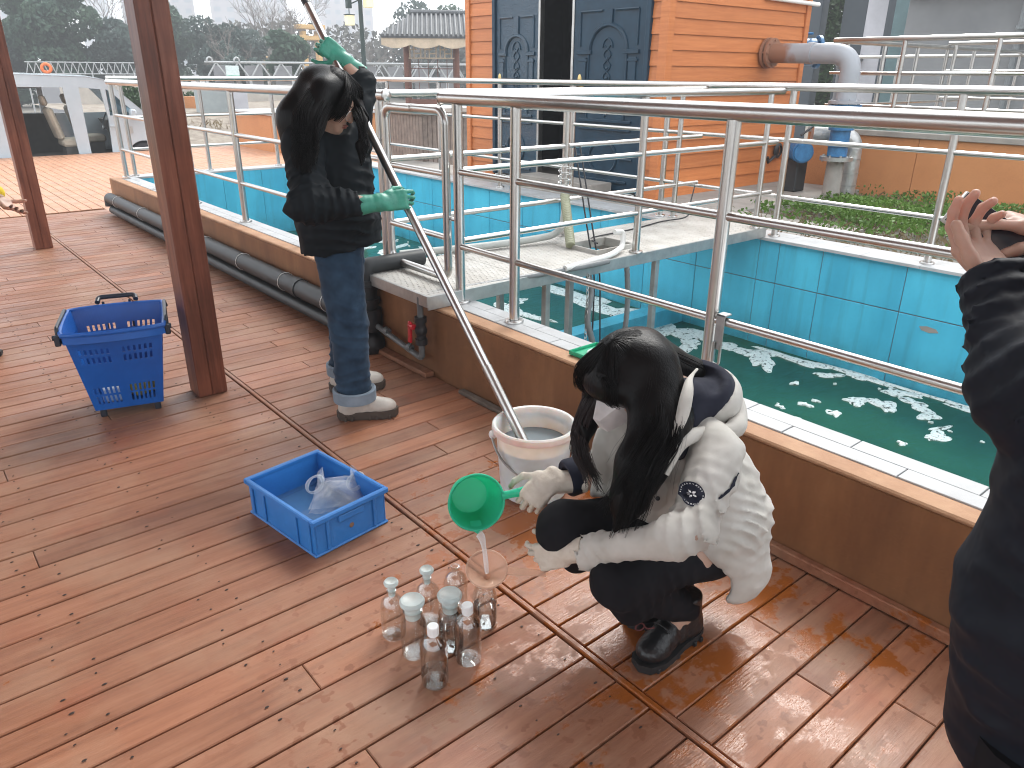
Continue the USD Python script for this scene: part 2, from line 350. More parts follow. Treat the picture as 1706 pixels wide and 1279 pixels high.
plain('concrete', (0.34, 0.315, 0.285), 0.85, var=1, scale=4, bump=0.25, bscale=40)
plain('stainless', (0.62, 0.615, 0.60), 0.26, 1.0, var=1, scale=3.0, dark=(0.55, 0.53, 0.50))
plain('stainless_old', (0.58, 0.58, 0.56), 0.30, 1.0, var=1, scale=5.0, dark=(0.46, 0.44, 0.41))
plain('galvanised', (0.42, 0.43, 0.42), 0.42, 0.85, var=1, scale=12)
plain('grey_pipe', (0.020, 0.023, 0.025), 0.5, var=1, scale=10)
plain('grey_pvc', (0.17, 0.185, 0.19), 0.35, var=1, scale=10)
plain('black_plastic', (0.018, 0.018, 0.02), 0.42)
plain('red_plastic', (0.55, 0.02, 0.03), 0.35)
plain('white_tie', (0.75, 0.75, 0.72), 0.5)
plain('pool_tile', (0.46, 0.475, 0.485), 0.38, var=1, scale=5, bump=0.06, dark=(0.34, 0.345, 0.345))
plain('grout', (0.20, 0.20, 0.19), 0.9)
plain('aluminium_plate', (0.50, 0.49, 0.46), 0.55, 0.25, var=1, scale=5, dark=(0.34, 0.32, 0.29))
plain('blue_door', (0.012, 0.036, 0.060), 0.36, var=1, scale=6, dark=(0.008, 0.024, 0.042), coat_weight=0.08, specular_ior_level=0.3)
plain('brass', (0.62, 0.47, 0.20), 0.35, 0.8)
plain('dark_room', (0.02, 0.022, 0.028), 0.8)
# rendered plaster of the pool wall: orange-brown with rain streaks
mat('orange_render', {'g': ('geometry', {}), 'm': ('mapping', {'scale': (1, 1, 0.22)}), 'n': ('noise_texture', {'scale': 5, 'detail': 6, 'roughness': 0.65}), 'n2': ('noise_texture', {'scale': 1.1, 'detail': 3}),
    'r': ('rgb_ramp', {'ramp': [(0.3, (0.175, 0.072, 0.027)), (0.55, (0.242, 0.106, 0.040)), (0.75, (0.32, 0.155, 0.064))]}), 'r2': ('rgb_ramp', {'ramp': [(0.35, (0.82, 0.80, 0.80)), (0.65, (1.1, 1.06, 1.0))]}), 'mu': ('mix', {'mix_type': 'multiply', 'fac': 1.0}),
    'f': ('noise_texture', {'scale': 90, 'detail': 3}), 'b': ('bump', {'strength': 0.25, 'distance': 0.004}), 'p': ('principled_bsdf', {'roughness': 0.62})},
    [('g.position', 'm.vector'), ('m.vector', 'n.vector'), ('g.position', 'n2.vector'), ('n.fac', 'r.fac'), ('n2.fac', 'r2.fac'), ('r.color', 'mu.color1'), ('r2.color', 'mu.color2'), ('mu.color', 'p.base_color'), ('g.position', 'f.vector'), ('f.fac', 'b.height'), ('b.normal', 'p.normal')])
plain('orange_ledge', (0.45, 0.26, 0.145), 0.7, var=1, scale=7, bump=0.2, dark=(0.34, 0.17, 0.085))
mat('blue_panel', {'g': ('geometry', {}), 'o': ('object_info', {}), 'm': ('mapping', {'scale': (1, 1, 0.3)}), 'n': ('noise_texture', {'scale': 4, 'detail': 5}),
    'r': ('rgb_ramp', {'ramp': [(0.3, (0.050, 0.41, 0.60)), (0.7, (0.080, 0.55, 0.76))]}), 't': ('rgb_ramp', {'ramp': [(0, (0.9, 0.9, 0.92)), (1, (1.07, 1.04, 1.03))]}), 'mu': ('mix', {'mix_type': 'multiply', 'fac': 1.0}), 'p': ('principled_bsdf', {'roughness': 0.42}),
    's': ('separate_xyz', {}), 'zr': ('map_range', {'from_min': -0.46, 'from_max': -0.14, 'to_min': 0.62, 'to_max': 0.0, 'clamp': True}), 'n3': ('noise_texture', {'scale': 5, 'detail': 5, 'roughness': 0.65}), 'nr': ('map_range', {'from_min': 0.3, 'from_max': 0.7, 'to_min': 0.45, 'to_max': 1.35}), 'zm': ('math', {'math_type': 'multiply'}), 'sc': ('mix', {'color2': (0.022, 0.13, 0.15)}),
    'm4': ('mapping', {'scale': (9, 9, 0.5)}), 'n4': ('noise_texture', {'scale': 1.6, 'detail': 4}), 'r4': ('rgb_ramp', {'ramp': [(0.55, (0, 0, 0)), (0.75, (0.45, 0.45, 0.45))]}), 'st': ('mix', {'color2': (0.05, 0.22, 0.30)})},
    [('g.position', 'm.vector'), ('m.vector', 'n.vector'), ('n.fac', 'r.fac'), ('o.random', 't.fac'), ('r.color', 'mu.color1'), ('t.color', 'mu.color2'), ('g.position', 's.vector'), ('s.z', 'zr.value'), ('g.position', 'n3.vector'), ('n3.fac', 'nr.value'), ('zr.result', 'zm.value1'), ('nr.result', 'zm.value2'), ('g.position', 'm4.vector'), ('m4.vector', 'n4.vector'), ('n4.fac', 'r4.fac'), ('r4.color', 'st.fac'), ('mu.color', 'st.color1'), ('zm.value', 'sc.fac'), ('st.color', 'sc.color1'), ('sc.color', 'p.base_color')])
def clap_look(name, c0, c1):
    mat(name, {'g': ('geometry', {}), 'o': ('object_info', {}), 'm': ('mapping', {'scale': (0.8, 0.8, 14)}), 'n': ('noise_texture', {'scale': 3, 'detail': 6, 'roughness': 0.6}),
        'r': ('rgb_ramp', {'ramp': [(0.3, c0), (0.7, c1)]}), 't': ('rgb_ramp', {'ramp': [(0, (0.86, 0.83, 0.80)), (1, (1.1, 1.07, 1.03))]}), 'mu': ('mix', {'mix_type': 'multiply', 'fac': 1.0}), 'p': ('principled_bsdf', {'roughness': 0.45})},
        [('g.position', 'm.vector'), ('m.vector', 'n.vector'), ('n.fac', 'r.fac'), ('o.random', 't.fac'), ('r.color', 'mu.color1'), ('t.color', 'mu.color2'), ('mu.color', 'p.base_color')])
clap_look('clapboard', (0.42, 0.135, 0.042), (0.53, 0.192, 0.066))
clap_look('post_wood', (0.125, 0.036, 0.019), (0.215, 0.068, 0.036))
mat('post_wood', {'g': ('geometry', {}), 'm': ('mapping', {'scale': (14, 14, 0.9)}), 'n': ('noise_texture', {'scale': 2.4, 'detail': 6, 'roughness': 0.62}), 'n2': ('noise_texture', {'scale': 2.2, 'detail': 3}),
    'r': ('rgb_ramp', {'ramp': [(0.3, (0.100, 0.030, 0.016)), (0.52, (0.185, 0.060, 0.032)), (0.72, (0.260, 0.100, 0.058))]}), 'r2': ('rgb_ramp', {'ramp': [(0.35, (0.7, 0.66, 0.64)), (0.6, (1.05, 1.0, 0.98))]}), 'mu': ('mix', {'mix_type': 'multiply', 'fac': 1.0}),
    'b': ('bump', {'strength': 0.3, 'distance': 0.004}), 'p': ('principled_bsdf', {'roughness': 0.42})},
    [('g.position', 'm.vector'), ('m.vector', 'n.vector'), ('g.position', 'n2.vector'), ('n.fac', 'r.fac'), ('n2.fac', 'r2.fac'), ('r.color', 'mu.color1'), ('r2.color', 'mu.color2'), ('mu.color', 'p.base_color'), ('n.fac', 'b.height'), ('b.normal', 'p.normal')])
# murky green water with ripples
mat('pool_water', {'g': ('geometry', {}), 'n': ('noise_texture', {'scale': 0.9, 'detail': 3}), 'r': ('rgb_ramp', {'ramp': [(0.3, (0.006, 0.038, 0.032)), (0.62, (0.015, 0.072, 0.042))]}),
    'm': ('mapping', {'scale': (1.0, 2.2, 1)}), 'w': ('noise_texture', {'scale': 5.5, 'detail': 4, 'roughness': 0.5, 'distortion': 0.6}), 'b': ('bump', {'strength': 0.20, 'distance': 0.03}), 'p': ('principled_bsdf', {'roughness': 0.05, 'ior': 1.33, 'specular_ior_level': 0.5})},
    [('g.position', 'n.vector'), ('n.fac', 'r.fac'), ('r.color', 'p.base_color'), ('g.position', 'm.vector'), ('m.vector', 'w.vector'), ('w.fac', 'b.height'), ('b.normal', 'p.normal')])
mat('foam', {'g': ('geometry', {}), 'n': ('noise_texture', {'scale': 34, 'detail': 4, 'roughness': 0.65}), 'r': ('rgb_ramp', {'ramp': [(0.36, (0, 0, 0)), (0.47, (1, 1, 1))]}), 'n2': ('noise_texture', {'scale': 80, 'detail': 3}), 'c': ('rgb_ramp', {'ramp': [(0.3, (0.50, 0.62, 0.60)), (0.7, (0.74, 0.80, 0.79))]}), 'b': ('bump', {'strength': 0.5, 'distance': 0.01}), 't': ('transparent_bsdf', {'color': (1, 1, 1)}), 'p': ('principled_bsdf', {'roughness': 0.75}), 'm': ('mix_closure', {})},
    [('g.position', 'n.vector'), ('n.fac', 'r.fac'), ('r.color', 'm.fac'), ('g.position', 'n2.vector'), ('n2.fac', 'c.fac'), ('c.color', 'p.base_color'), ('n2.fac', 'b.height'), ('b.normal', 'p.normal'), ('t.BSDF', 'm.closure1'), ('p.BSDF', 'm.closure2')], surface='m.closure')

# ------------------------------------------------------------------ ground and deck
gx = [(-400, -9, -400, 400), (20, 400, -400, 400), (-9, 20, 17.55, 400), (-9, 20, -400, -6)]
solo('ground', cat(*[(np.array([[a, c, -0.5], [b, c, -0.5], [b, d, -0.5], [a, d, -0.5]], float), np.array([[0, 1, 2], [0, 2, 3]])) for a, b, c, d in gx]), 'ground_soil', 'bare grey brown ground beyond the deck', 'ground', smooth=False, kind='structure')
deck = thing('deck', 'brown painted plank deck running along the pool wall', 'deck', (0, 0, 0), kind='structure')
part(deck, 'underlay', cat(box(-5, 2.13, -1.5, 10.3, -0.20, -0.045)), 'dark_gap', False)
T = 0.032
XS, G = 1.262, 0.0032
brd, small = 0, []
def lay(m, y):
    """The nearest boards are parts of their own; the far, thin ones are joined."""
    if y < 9.0: part(deck, 'plank', m, 'deck_board', False)
    else: small.append(m)
k = -14
while True:
    y0 = 1.162+0.1222*k; y1 = y0+0.1222; k += 1
    if y0 > 10.18: break
    dz = rnd.uniform(-0.0012, 0.0012); cutx = [-5.0, XS-0.014]
    if y0 > 0.2 and k % 3 == 1: cutx.insert(1, rnd.choice([-0.9, -0.3, 0.12, 0.62]) + rnd.uniform(-0.02, 0.02))
    if y0 < 0.2: small.append(plank(-5, XS-0.014, y0+G, y1-G, -T, dz)); continue
    for a, b in zip(cutx, cutx[1:]): lay(plank(a+0.001, b-0.0015, y0+G, y1-G, -T, dz), y0)
k = -16
while True:
    y0 = 0.516+0.1125*k; y1 = y0+0.1125; k += 1
    if y0 > 10.19: break
    dz = rnd.uniform(-0.0012, 0.0012); cutx = [XS+0.014, 2.128]
    if k % 2 == 0 and y0 > 0.2: cutx.insert(1, 1.66 + 0.0*k + (0.11 if k % 4 == 0 else 0))
    if y0 < 0.2: small.append(plank(XS+0.014, 2.128, y0+G, y1-G, -T, dz)); continue
    for a, b in zip(cutx, cutx[1:]): lay(plank(a+0.001, b-0.001, y0+G*0.8, y1-G*0.8, -T, dz), y0)
part(deck, 'seam_strip', plank(XS-0.009, XS+0.009, -1.5, 10.28, -T, 0.004, 0.003), 'deck_board', False)
part(deck, 'joined_planks', cat(*small), 'deck_board', False, kind='stuff')
far = []
for i in range(108):                                     # beyond the pool's end the boards run the other way
    x0 = -5.0 + i*0.1222
    far.append(plank(x0+0.004, x0+0.118, 10.30 if x0 < 2.0 else 10.02, 17.5, -T, rnd.uniform(-0.001, 0.001)))
part(deck, 'far_planks', cat(*far), 'deck_board_far_glare', False, kind='stuff')
part(deck, 'far_underlay', box(-5, 8.2, 10.31, 17.5, -0.2, -0.05), 'dark_gap', False)
part(deck, 'deck_edge', box(-5, 8.2, 17.502, 17.54, -0.22, 0.0), 'deck_board', False)
nails = []
for xn in (-1.6, -1.05, -0.5, 0.06, 0.155, 0.47, 0.56, 1.0, 1.19):
    for k in range(-8, 60):
        for dy in (0.028, 0.092):
            if rnd.random() < 0.62:
                x, y, r = xn+rnd.gauss(0, 0.008), 1.162+0.1222*k+dy+rnd.gauss(0, 0.004), rnd.uniform(0.0022, 0.004)
                v, f = lathe([(r, 0.0008), (r*0.7, 0.0022), (0.0001, 0.0022)], 6); nails.append((v*[rnd.uniform(1, 2.2), 1, 1]+[x, y, 0.0012], f))
part(deck, 'nails', cat(*nails), 'nail', False, kind='stuff')

# ------------------------------------------------------------------ pool: walls, lining, water
WZ = -0.45                                               # water level
wall = thing('pool_wall', 'low orange brown rendered wall with pale tiled coping along the deck', 'wall', (2.13, 5, 0))
part(wall, 'render', bbox(2.132, 2.375, -2.0, 9.92, -0.3, 0.380, 0.003), 'orange_render', False)
part(wall, 'ledge', bbox(2.130, 2.222, -2.0, 9.92, 0.3805, 0.398, 0.006), 'orange_ledge', False)
part(wall, 'mortar_bed', box(2.2225, 2.376, -2.0, 9.74, 0.3805, 0.394), 'grout', False)
y = -1.2; rows = ((2.2235, 2.298), (2.3005, 2.378))
for j, (a, b) in enumerate(rows):
    y = -1.2 + j*0.19
    while y < 9.6:
        if not (3.0 < y < 3.7): part(wall, 'tile', plank(a, b, y+0.0022, y+0.3978, 0.386, 0.4005+rnd.uniform(0, .0012), 0.0015), 'pool_tile', False)
        y += 0.40
def coping(t, x0, x1, y0, y1, z=0.40, n=0.4, along='y'):
    a, b = (y0, y1) if along == 'y' else (x0, x1)
    w = a
    while w < b-0.02:
        e = min(w+n, b)
        m = plank(x0, x1, w+0.0015, e-0.0015, z-0.02, z+rnd.uniform(0, .0012), 0.0015) if along == 'y' else plank(w+0.0015, e-0.0015, y0, y1, z-0.02, z+rnd.uniform(0, .0012), 0.0015)
        part(t, 'tile', m, 'pool_tile', False); w += n
endw = thing('pool_end_wall', 'orange end wall of the far pool with pale coping and blue lining', 'wall', (3.7, 9.85, 0))
part(endw, 'render', box(2.38, 5.42, 9.76, 10.0, -0.3, 0.378), 'orange_render', False)
coping(endw, 2.38, 5.42, 9.74, 10.01, along='x', n=0.44)
x = 2.385
while x < 5.14:
    e = min(x+0.5, 5.148); part(endw, 'blue_panel', plank(0, 1, 0, 1, 0, 1, 0.0001) if False else box(x+0.002, e-0.002, 9.742, 9.758, -1.0, 0.379), 'blue_panel', False); x += 0.5
bw = thing('pool_back_wall', 'sky blue panelled far wall of the pool with pale tiled coping', 'wall', (5.3, 3, 0))
part(bw, 'core', box(5.17, 5.40, -2.0, 9.74, -1.2, 0.378), 'concrete', False)
coping(bw, 5.13, 5.265, -1.6, 9.73, n=0.4)
coping(bw, 5.267, 5.41, -1.4, 9.73, n=0.4)
edges = [-1.62, -1.04, -0.47, 0.07, 0.64, 1.21, 2.08, 2.68, 3.03, 3.20]+[3.78+0.56*i for i in range(11)]
for a, b in zip(edges, edges[1:]):
    b = min(b, 9.74)
    if b-a < 0.05: continue
    part(bw, 'blue_panel', plank(0, 1, 0, 1, 0, 1, 1e-4) if False else xf(plank(a+0.0025, b-0.0025, 0.066, 0.3785, 0, 0.017, 0.003), np.array([[0, 0, -1.0], [1, 0, 0], [0, 1, 0]]), (5.169, 0, 0)), 'blue_panel', False)
    part(bw, 'blue_panel', xf(plank(a+0.0025, b-0.0025, -1.1, 0.060, 0, 0.017, 0.003), np.array([[0, 0, -1.0], [1, 0, 0], [0, 1, 0]]), (5.169, 0, 0)), 'blue_panel', False)
part(bw, 'dark_joint', box(5.158, 5.170, -1.6, 9.73, -1.1, 0.378), 'grey_pvc', False)
# a chip in the paint of one panel
part(bw, 'paint_chip', xf(prism(Polygon([(0, 0), (.05, .012), (.11, .004), (.13, -.016), (.07, -.03), (.02, -.022)]), 0.001), np.array([[0, 0, -1.0], [-1, 0, 0], [0, 1, 0]]), (5.1515, 1.93, 0.0)), 'concrete', False)
# dividing wall between the two basins, under the walkway
dv = thing('basin_divider', 'blue submerged dividing wall under the walkway', 'wall', (3.7, 3.9, 0))
part(dv, 'core', box(2.38, 5.148, 3.86, 4.02, -1.2, -0.30), 'blue_panel', False)
def rip(gx, gy):
    P = np.stack([gx, gy, 0*gx], 1); return WZ + 0.006*noise_at(P, 3.0, 2) + 0.003*noise_at(P, 8.0, 5)
solo('pool_water', grid_sheet(2.3755, 5.152, 60, -1.8, 9.745, 200, rip), 'pool_water', 'dark green rippled pool water', 'water', smooth=True, kind='structure')
# foam: patches of bubbles lying on the water
def foam_patch(cx, cy, rx, ry, seed, a=0.0, thr=0.0):
    r = np.random.default_rng(seed); n = 26; th = np.linspace(0, 2*np.pi, n, endpoint=False)
    rad = 1+0.28*np.sin(2*th+r.uniform(0, 6))+0.24*np.sin(3*th+r.uniform(0, 6))+0.16*np.sin(5*th+r.uniform(0, 6))+0.10*np.sin(8*th+r.uniform(0, 6))
    o = np.stack([rx*rad*np.cos(th), ry*rad*np.sin(th)], 1) @ np.array([[math.cos(a), math.sin(a)], [-math.sin(a), math.cos(a)]]) + [cx, cy]
    V = np.vstack([np.c_[o, np.full(n, WZ-0.002)], np.c_[(o-[cx, cy])*0.86+[cx, cy], np.full(n, WZ+0.012)], [[cx, cy, WZ+0.016]]]); f = []
    for k in range(n):
        k2 = (k+1) % n; f += [[k, k2, n+k2], [k, n+k2, n+k], [n+k, n+k2, 2*n]]
    return V, np.array(f)
F = []
fr = np.random.default_rng(3)
for cx, cy, rx, ry, a in [
    (5.02, 5.7, .09, .55, 0), (4.96, 4.9, .13, .42, .05), (4.93, 4.25, .17, .34, .1), (4.84, 3.75, .20, .22, .3), (4.72, 3.45, .16, .09, .8), (4.90, 3.30, .10, .16, 0),
    (4.93, 2.99, .11, .13, .4), (4.83, 2.84, .17, .07, .5), (5.05, 2.72, .05, .22, 0), (5.11, 2.3, .03, .35, 0), (5.12, 1.7, .025, .3, 0), (5.08, 1.42, .05, .14, .2),
    (4.95, 2.38, .045, .075, .7), (5.08, 2.22, .04, .07, .5), (4.66, 2.03, .055, .07, .2), (4.74, 1.88, .11, .055, .9), (5.02, 1.90, .055, .11, .2), (4.91, 1.75, .06, .10, -.3), (4.80, 1.62, .07, .05, .5),
    (4.36, 2.02, .05, .035, .3), (4.34, 2.21, .028, .04, 0), (4.53, 1.46, .045, .09, 1.2), (4.66, 1.49, .022, .06, 1.2), (4.18, 2.29, .02, .03, 0), (4.27, 1.55, .02, .03, 0), (4.45, 2.2, .015, .025, 0), (4.62, 2.45, .03, .02, 0),
    (4.18, 5.10, .16, .14, .6), (4.20, 4.85, .05, .24, .2), (4.42, 5.22, .09, .07, 0), (2.48, 2.55, .05, .06, 0), (2.52, 2.42, .03, .05, .3),
    (4.7, 7.95, .22, .07, .4), (4.5, 7.75, .15, .05, .9), (4.86, 8.35, .10, .12, 0), (4.45, 8.15, .12, .05, .2), (4.3, 7.5, .10, .03, .7), (5.0, 7.4, .04, .3, 0)]:
    F.append(foam_patch(cx, cy, rx*1.12, ry*1.12, int(cx*997+cy*131), a))
for i in range(45):
    cx, cy = fr.uniform(3.6, 5.1), fr.uniform(1.0, 6.0) if i % 3 else fr.uniform(7.0, 8.6); F.append(foam_patch(cx, cy, fr.uniform(.006, .016), fr.uniform(.006, .02), i+50))
solo('foam', cat(*F), 'foam', 'white foam drifting in patches on the green pool water', 'foam', smooth=True, kind='stuff')

# ------------------------------------------------------------------ railings
def flange(x, y, z, r=0.048): return lathe([(r, z), (r, z+0.008), (r*0.94, z+0.012), (r*0.6, z+0.013)], 20, t=(x, y, 0))
def rail(t, name, a, b, r, m='stainless', n=14, ends=True):
    return part(t, name, tube([a, b], r, n), m, 40)
def post(t, x, y, z0, z1, r, m='stainless', n=16, foot=True):
    p = part(t, 'post', tube([(x, y, z0), (x, y, z1)], r, n), m, 40)
    if foot: part(p, 'base_flange', flange(x, y, z0, r*1.9), m, 40)
    return p
WX = 2.297
r1 = thing('railing', 'thick shiny stainless pool railing nearest the camera, right of the gate', 'railing', (WX, 1.0, 0.4))
part(r1, 'top_rail', tube([(WX, 3.315, 1.432), (WX, -1.6, 1.432)], 0.031, 20), 'stainless', 40)
for y in (3.19, 2.74, 1.585, 0.43, -0.7): post(r1, WX, y, 0.402, 1.408, 0.0255 if y != 3.19 else 0.027)
for z in (1.085, 0.705): part(r1, 'mid_rail', tube([(WX, 3.19, z), (WX, -1.6, z)], 0.0165, 14), 'stainless', 40)
part(r1, 'end_cap', ball((WX, 3.318, 1.432), (0.034, 0.012, 0.034), 2), 'stainless', 40)
r2 = thing('railing', 'stainless pool railing behind the standing woman, left of the gate', 'railing', (WX, 7, 0.4))
part(r2, 'top_rail', tube([(WX, 3.86, 1.432), (WX, 9.88, 1.432)], 0.031, 20), 'stainless', 40)
for y in (3.94, 5.08, 6.20, 7.4, 8.6): post(r2, WX, y, 0.402, 1.408, 0.0255)
for y in (9.80,): post(r2, WX, y, 0.402, 1.42, 0.027)
for z in (1.085, 0.712): part(r2, 'mid_rail', tube([(WX, 3.94, z), (WX, 9.85, z)], 0.0165, 14), 'stainless', 40)
part(r2, 'end_cap', ball((WX, 3.858, 1.432), (0.034, 0.012, 0.034), 2), 'stainless', 40)
g = thing('gate', 'narrow stainless tube gate closing the walkway, with rounded corners', 'gate', (WX, 3.55, 0.5))
ga, gb, g0, g1 = 3.285, 3.865, 0.515, 1.375
part(g, 'frame', tube(bend([(WX-.01, 3.575, g1), (WX-.01, ga, g1), (WX-.01, ga, g0), (WX-.01, gb, g0), (WX-.01, gb, g1), (WX-.01, 3.565, g1)], 0.07, 7), 0.0225, 14), 'stainless', 40)
for z in (1.065, 0.735): part(g, 'mid_rail', tube([(WX-.01, ga, z), (WX-.01, gb, z)], 0.0165, 12), 'stainless', 40)
part(g, 'latch', cat(tube([(WX, ga-.02, .84), (WX, ga-.065, .84)], .012, 8), tube([(WX, gb+.015, .62), (WX, gb+.07, .62)], .012, 8), tube([(WX, gb+.015, 1.2), (WX, gb+.07, 1.2)], .012, 8)), 'stainless', 40)
part(g, 'join_bead', cat(tube([(WX-.01, 3.58, g1), (WX-.01, 3.59, g1)], .0242, 14)), 'stainless', 40)
# walkway across the pool
BY0, BY1, BZ = 3.165, 3.925, 0.475
wk = thing('walkway', 'pale perforated metal walkway crossing the pool on grey legs', 'walkway', (3.6, 3.5, 0.45))
px = [2.075, 2.75, 3.46, 3.80, 4.5, 5.2]
def punched(x0, x1, y0, y1):
    return plank(x0+.0015, x1-.0015, y0, y1, BZ-.012, BZ, .002)
for a, b in ((2.075, 2.75), (2.75, 3.46), (3.82, 4.5), (4.5, 5.16)): part(wk, 'plate', punched(a, b, BY0+.012, BY1-.012), 'aluminium_plate', False)
part(wk, 'plate', punched(3.46, 3.82, BY0+.012, 3.31), 'aluminium_plate', False)
part(wk, 'plate', punched(3.46, 3.82, 3.585, BY1-.012), 'aluminium_plate', False)
bumps = []
for i in range(96):                                        # raised tread pattern of the near plates
    for j in range(22):
        x, yy = 2.10+i*0.0315+(0.0158 if j % 2 else 0), BY0+.035+j*0.0335
        if x > 5.1 or (3.44 < x < 3.84 and 3.29 < yy < 3.60): continue
        d = 0.011; s = 1 if (i+j) % 2 else -1
        bumps.append((np.array([[x-d, yy-s*d*.5, BZ+.0005], [x, yy-s*.0035+.003, BZ+.0005], [x+d, yy+s*d*.5, BZ+.0005], [x, yy+s*.0035-.003, BZ+.0005], [x, yy, BZ+.004]]), np.array([[0, 3, 4], [3, 2, 4], [2, 1, 4], [1, 0, 4]])))
part(wk, 'tread_studs', cat(*bumps), 'aluminium_plate', False, kind='stuff')
for y in (BY0, BY1-.012): part(wk, 'side_beam', bbox(2.07, 5.16, y, y+.012, BZ-.075, BZ-.001, .002), 'galvanised', False)
part(wk, 'end_beam', bbox(2.062, 2.074, BY0, BY1, BZ-.06, BZ+.002, .002), 'galvanised', False)
for x in (2.4, 3.0, 3.42, 3.83, 4.4, 4.9): part(wk, 'cross_beam', box(x, x+.03, BY0+.013, BY1-.013, BZ-.07, BZ-.013), 'galvanised', False)
for x, y in ((3.22, 3.30), (3.02, 3.75), (3.92, 3.20), (3.02, 3.30)): part(wk, 'leg', bbox(x-.02, x+.02, y-.02, y+.02, -1.0, BZ-.076, .003), 'galvanised', False)
part(wk, 'leg_brace', xf(bbox(-.02, .02, -.25, .25, -.004, .004, .001), RX(0.0), (3.10, 3.52, -0.13)), 'galvanised', False)
hm = [bbox(3.455, 3.825, 3.306, 3.318, BZ-.03, BZ+.028, .002), bbox(3.455, 3.825, 3.578, 3.590, BZ-.03, BZ+.028, .002), bbox(3.455, 3.467, 3.318, 3.578, BZ-.03, BZ+.028, .002), bbox(3.813, 3.825, 3.318, 3.578, BZ-.03, BZ+.028, .002)]
part(wk, 'hatch_rim', cat(*hm), 'aluminium_plate', False)
for s, y in ((0, BY0+.035), (1, BY1-.04)):
    t = thing('walkway_railing', 'thin stainless railing along the %s edge of the pool walkway' % ('far' if s else 'near'), 'railing', (3.7, y, BZ))
    part(t, 'top_rail', tube([(WX, y, 1.44), (5.20, y, 1.44)], .0225, 14), 'stainless', 40)
    for z in (1.09, 0.73): part(t, 'mid_rail', tube([(WX+.02, y, z), (5.20, y, z)], .0165, 12), 'stainless', 40)
    post(t, 3.71, y, BZ+.001, 1.42, .024)
    post(t, 4.93 if s else 5.05, y, BZ+.001, 1.42, .020)
BX = 5.235
r3 = thing('railing', 'long stainless railing on the far side of the pool, in front of the orange cabin', 'railing', (BX, 4, .4))
part(r3, 'top_rail', tube([(BX, 9.92, 1.468), (BX, -1.5, 1.468)], .0275, 16), 'stainless', 40)
for y in (9.86, 8.75, 7.62, 6.50, 5.40, 4.27, 3.14, 2.0, .87, -.3): post(r3, BX, y, .401, 1.445, .024)
for z in (1.105, .70): part(r3, 'mid_rail', tube([(BX, 9.86, z), (BX, -1.5, z)], .0165, 12), 'stainless', 40)
r4 = thing('railing', 'stainless railing across the far left end of the pool', 'railing', (3.7, 9.88, .4))
part(r4, 'top_rail', tube([(2.29, 9.90, 1.468), (5.25, 9.90, 1.468)], .0275, 16), 'stainless', 40)
for x in (2.42, 3.30, 4.20): post(r4, x, 9.90, .401, 1.445, .024)
for z in (1.05, .70): part(r4, 'mid_rail', tube([(2.42, 9.90, z), (5.235, 9.90, z)], .0165, 12), 'stainless', 40)

# hanging pipe clip on the railing post
ck = thing('pipe_clip', 'bent steel clip with a padlock hanging on the railing post', 'clip', (WX, 1.53, .6))
part(ck, 'bracket', cat(bbox(WX-.024, WX-.018, 1.515, 1.552, .60, .735, .002), bbox(WX-.024, WX+.02, 1.515, 1.552, .728, .735, .002)), 'galvanised', False)
part(ck, 'shackle', tube(bend([(WX-.03, 1.545, .63), (WX-.03, 1.545, .545), (WX-.03, 1.515, .545), (WX-.03, 1.515, .62)], .02, 5), .0055, 8), 'galvanised', 40)

# ------------------------------------------------------------------ pipes along the wall
pk = thing('grey_pipe', 'fat dark grey pipe run along the foot of the pool wall', 'pipe', (2.05, 7, .1))
part(pk, 'upper_pipe', tube(bend([(2.06, 9.75, .10), (2.06, 9.75, .19), (2.06, 3.80, .19), (2.06, 3.80, .44)], .05), .062, 16), 'grey_pipe', 40)
part(pk, 'lower_pipe', tube([(2.06, 9.70, .062), (2.06, 3.95, .062)], .042, 14), 'grey_pipe', 40)
for y in (9.35, 8.4, 7.5, 6.55, 5.72, 4.95, 4.3): part(pk, 'white_tie', tube(arc((2.06, y, .19), (1, 0, 0), (0, 0, 1), .065, 0, 6.1, 16), .0022, 6), 'white_tie', 40)
for y in (7.0, 4.7): part(pk, 'coupling', cyl((2.06, y, .19), (2.06, y+.09, .19), .068, 16), 'grey_pipe', 40)
part(pk, 'riser', tube(bend([(2.06, 3.80, .44), (2.06, 3.80, .515), (2.45, 3.80, .515)], .06), .05, 14), 'grey_pipe', 40)
part(pk, 'valve', cat(cyl((2.06, 3.80, .14), (2.06, 3.80, .27), .082, 16), cyl((2.06, 3.80, .30), (2.06, 3.80, .33), .075, 16), cyl((2.06, 3.80, .38), (2.06, 3.80, .41), .072, 16), ball((2.06, 3.80, .05), (.09, .09, .085))), 'black_plastic', 40)
vh = part(pk, 'valve_handle', cat(xf(bbox(-.008, .008, -.016, .016, -.08, .05, .004), RX(.25), (1.955, 3.77, .27))), 'white_tie', 40, label='pale lever of the big valve')
part(vh, 'red_knob', ball((1.95, 3.782, .335), (.016, .016, .02)), 'red_plastic', True)
sp = thing('small_pipe', 'thin grey pipe with a red lever valve on the wall below the gate', 'pipe', (2.08, 3.26, .3))
part(sp, 'pipe', tube(bend([(2.075, 3.74, .175), (2.075, 3.255, .105), (2.075, 3.255, .455), (2.10, 3.255, .458), (3.2, 3.13, .475), (3.38, 3.13, .477)], .03), .0165, 12), 'grey_pvc', 40)
vb = part(sp, 'valve_body', cat(cyl((2.075, 3.255, .20), (2.075, 3.255, .34), .026, 14), cyl((2.075, 3.255, .19), (2.075, 3.255, .222), .033, 14), cyl((2.075, 3.255, .315), (2.075, 3.255, .345), .033, 14), ball((2.075, 3.255, .268), (.034, .034, .036))), 'black_plastic', 40)
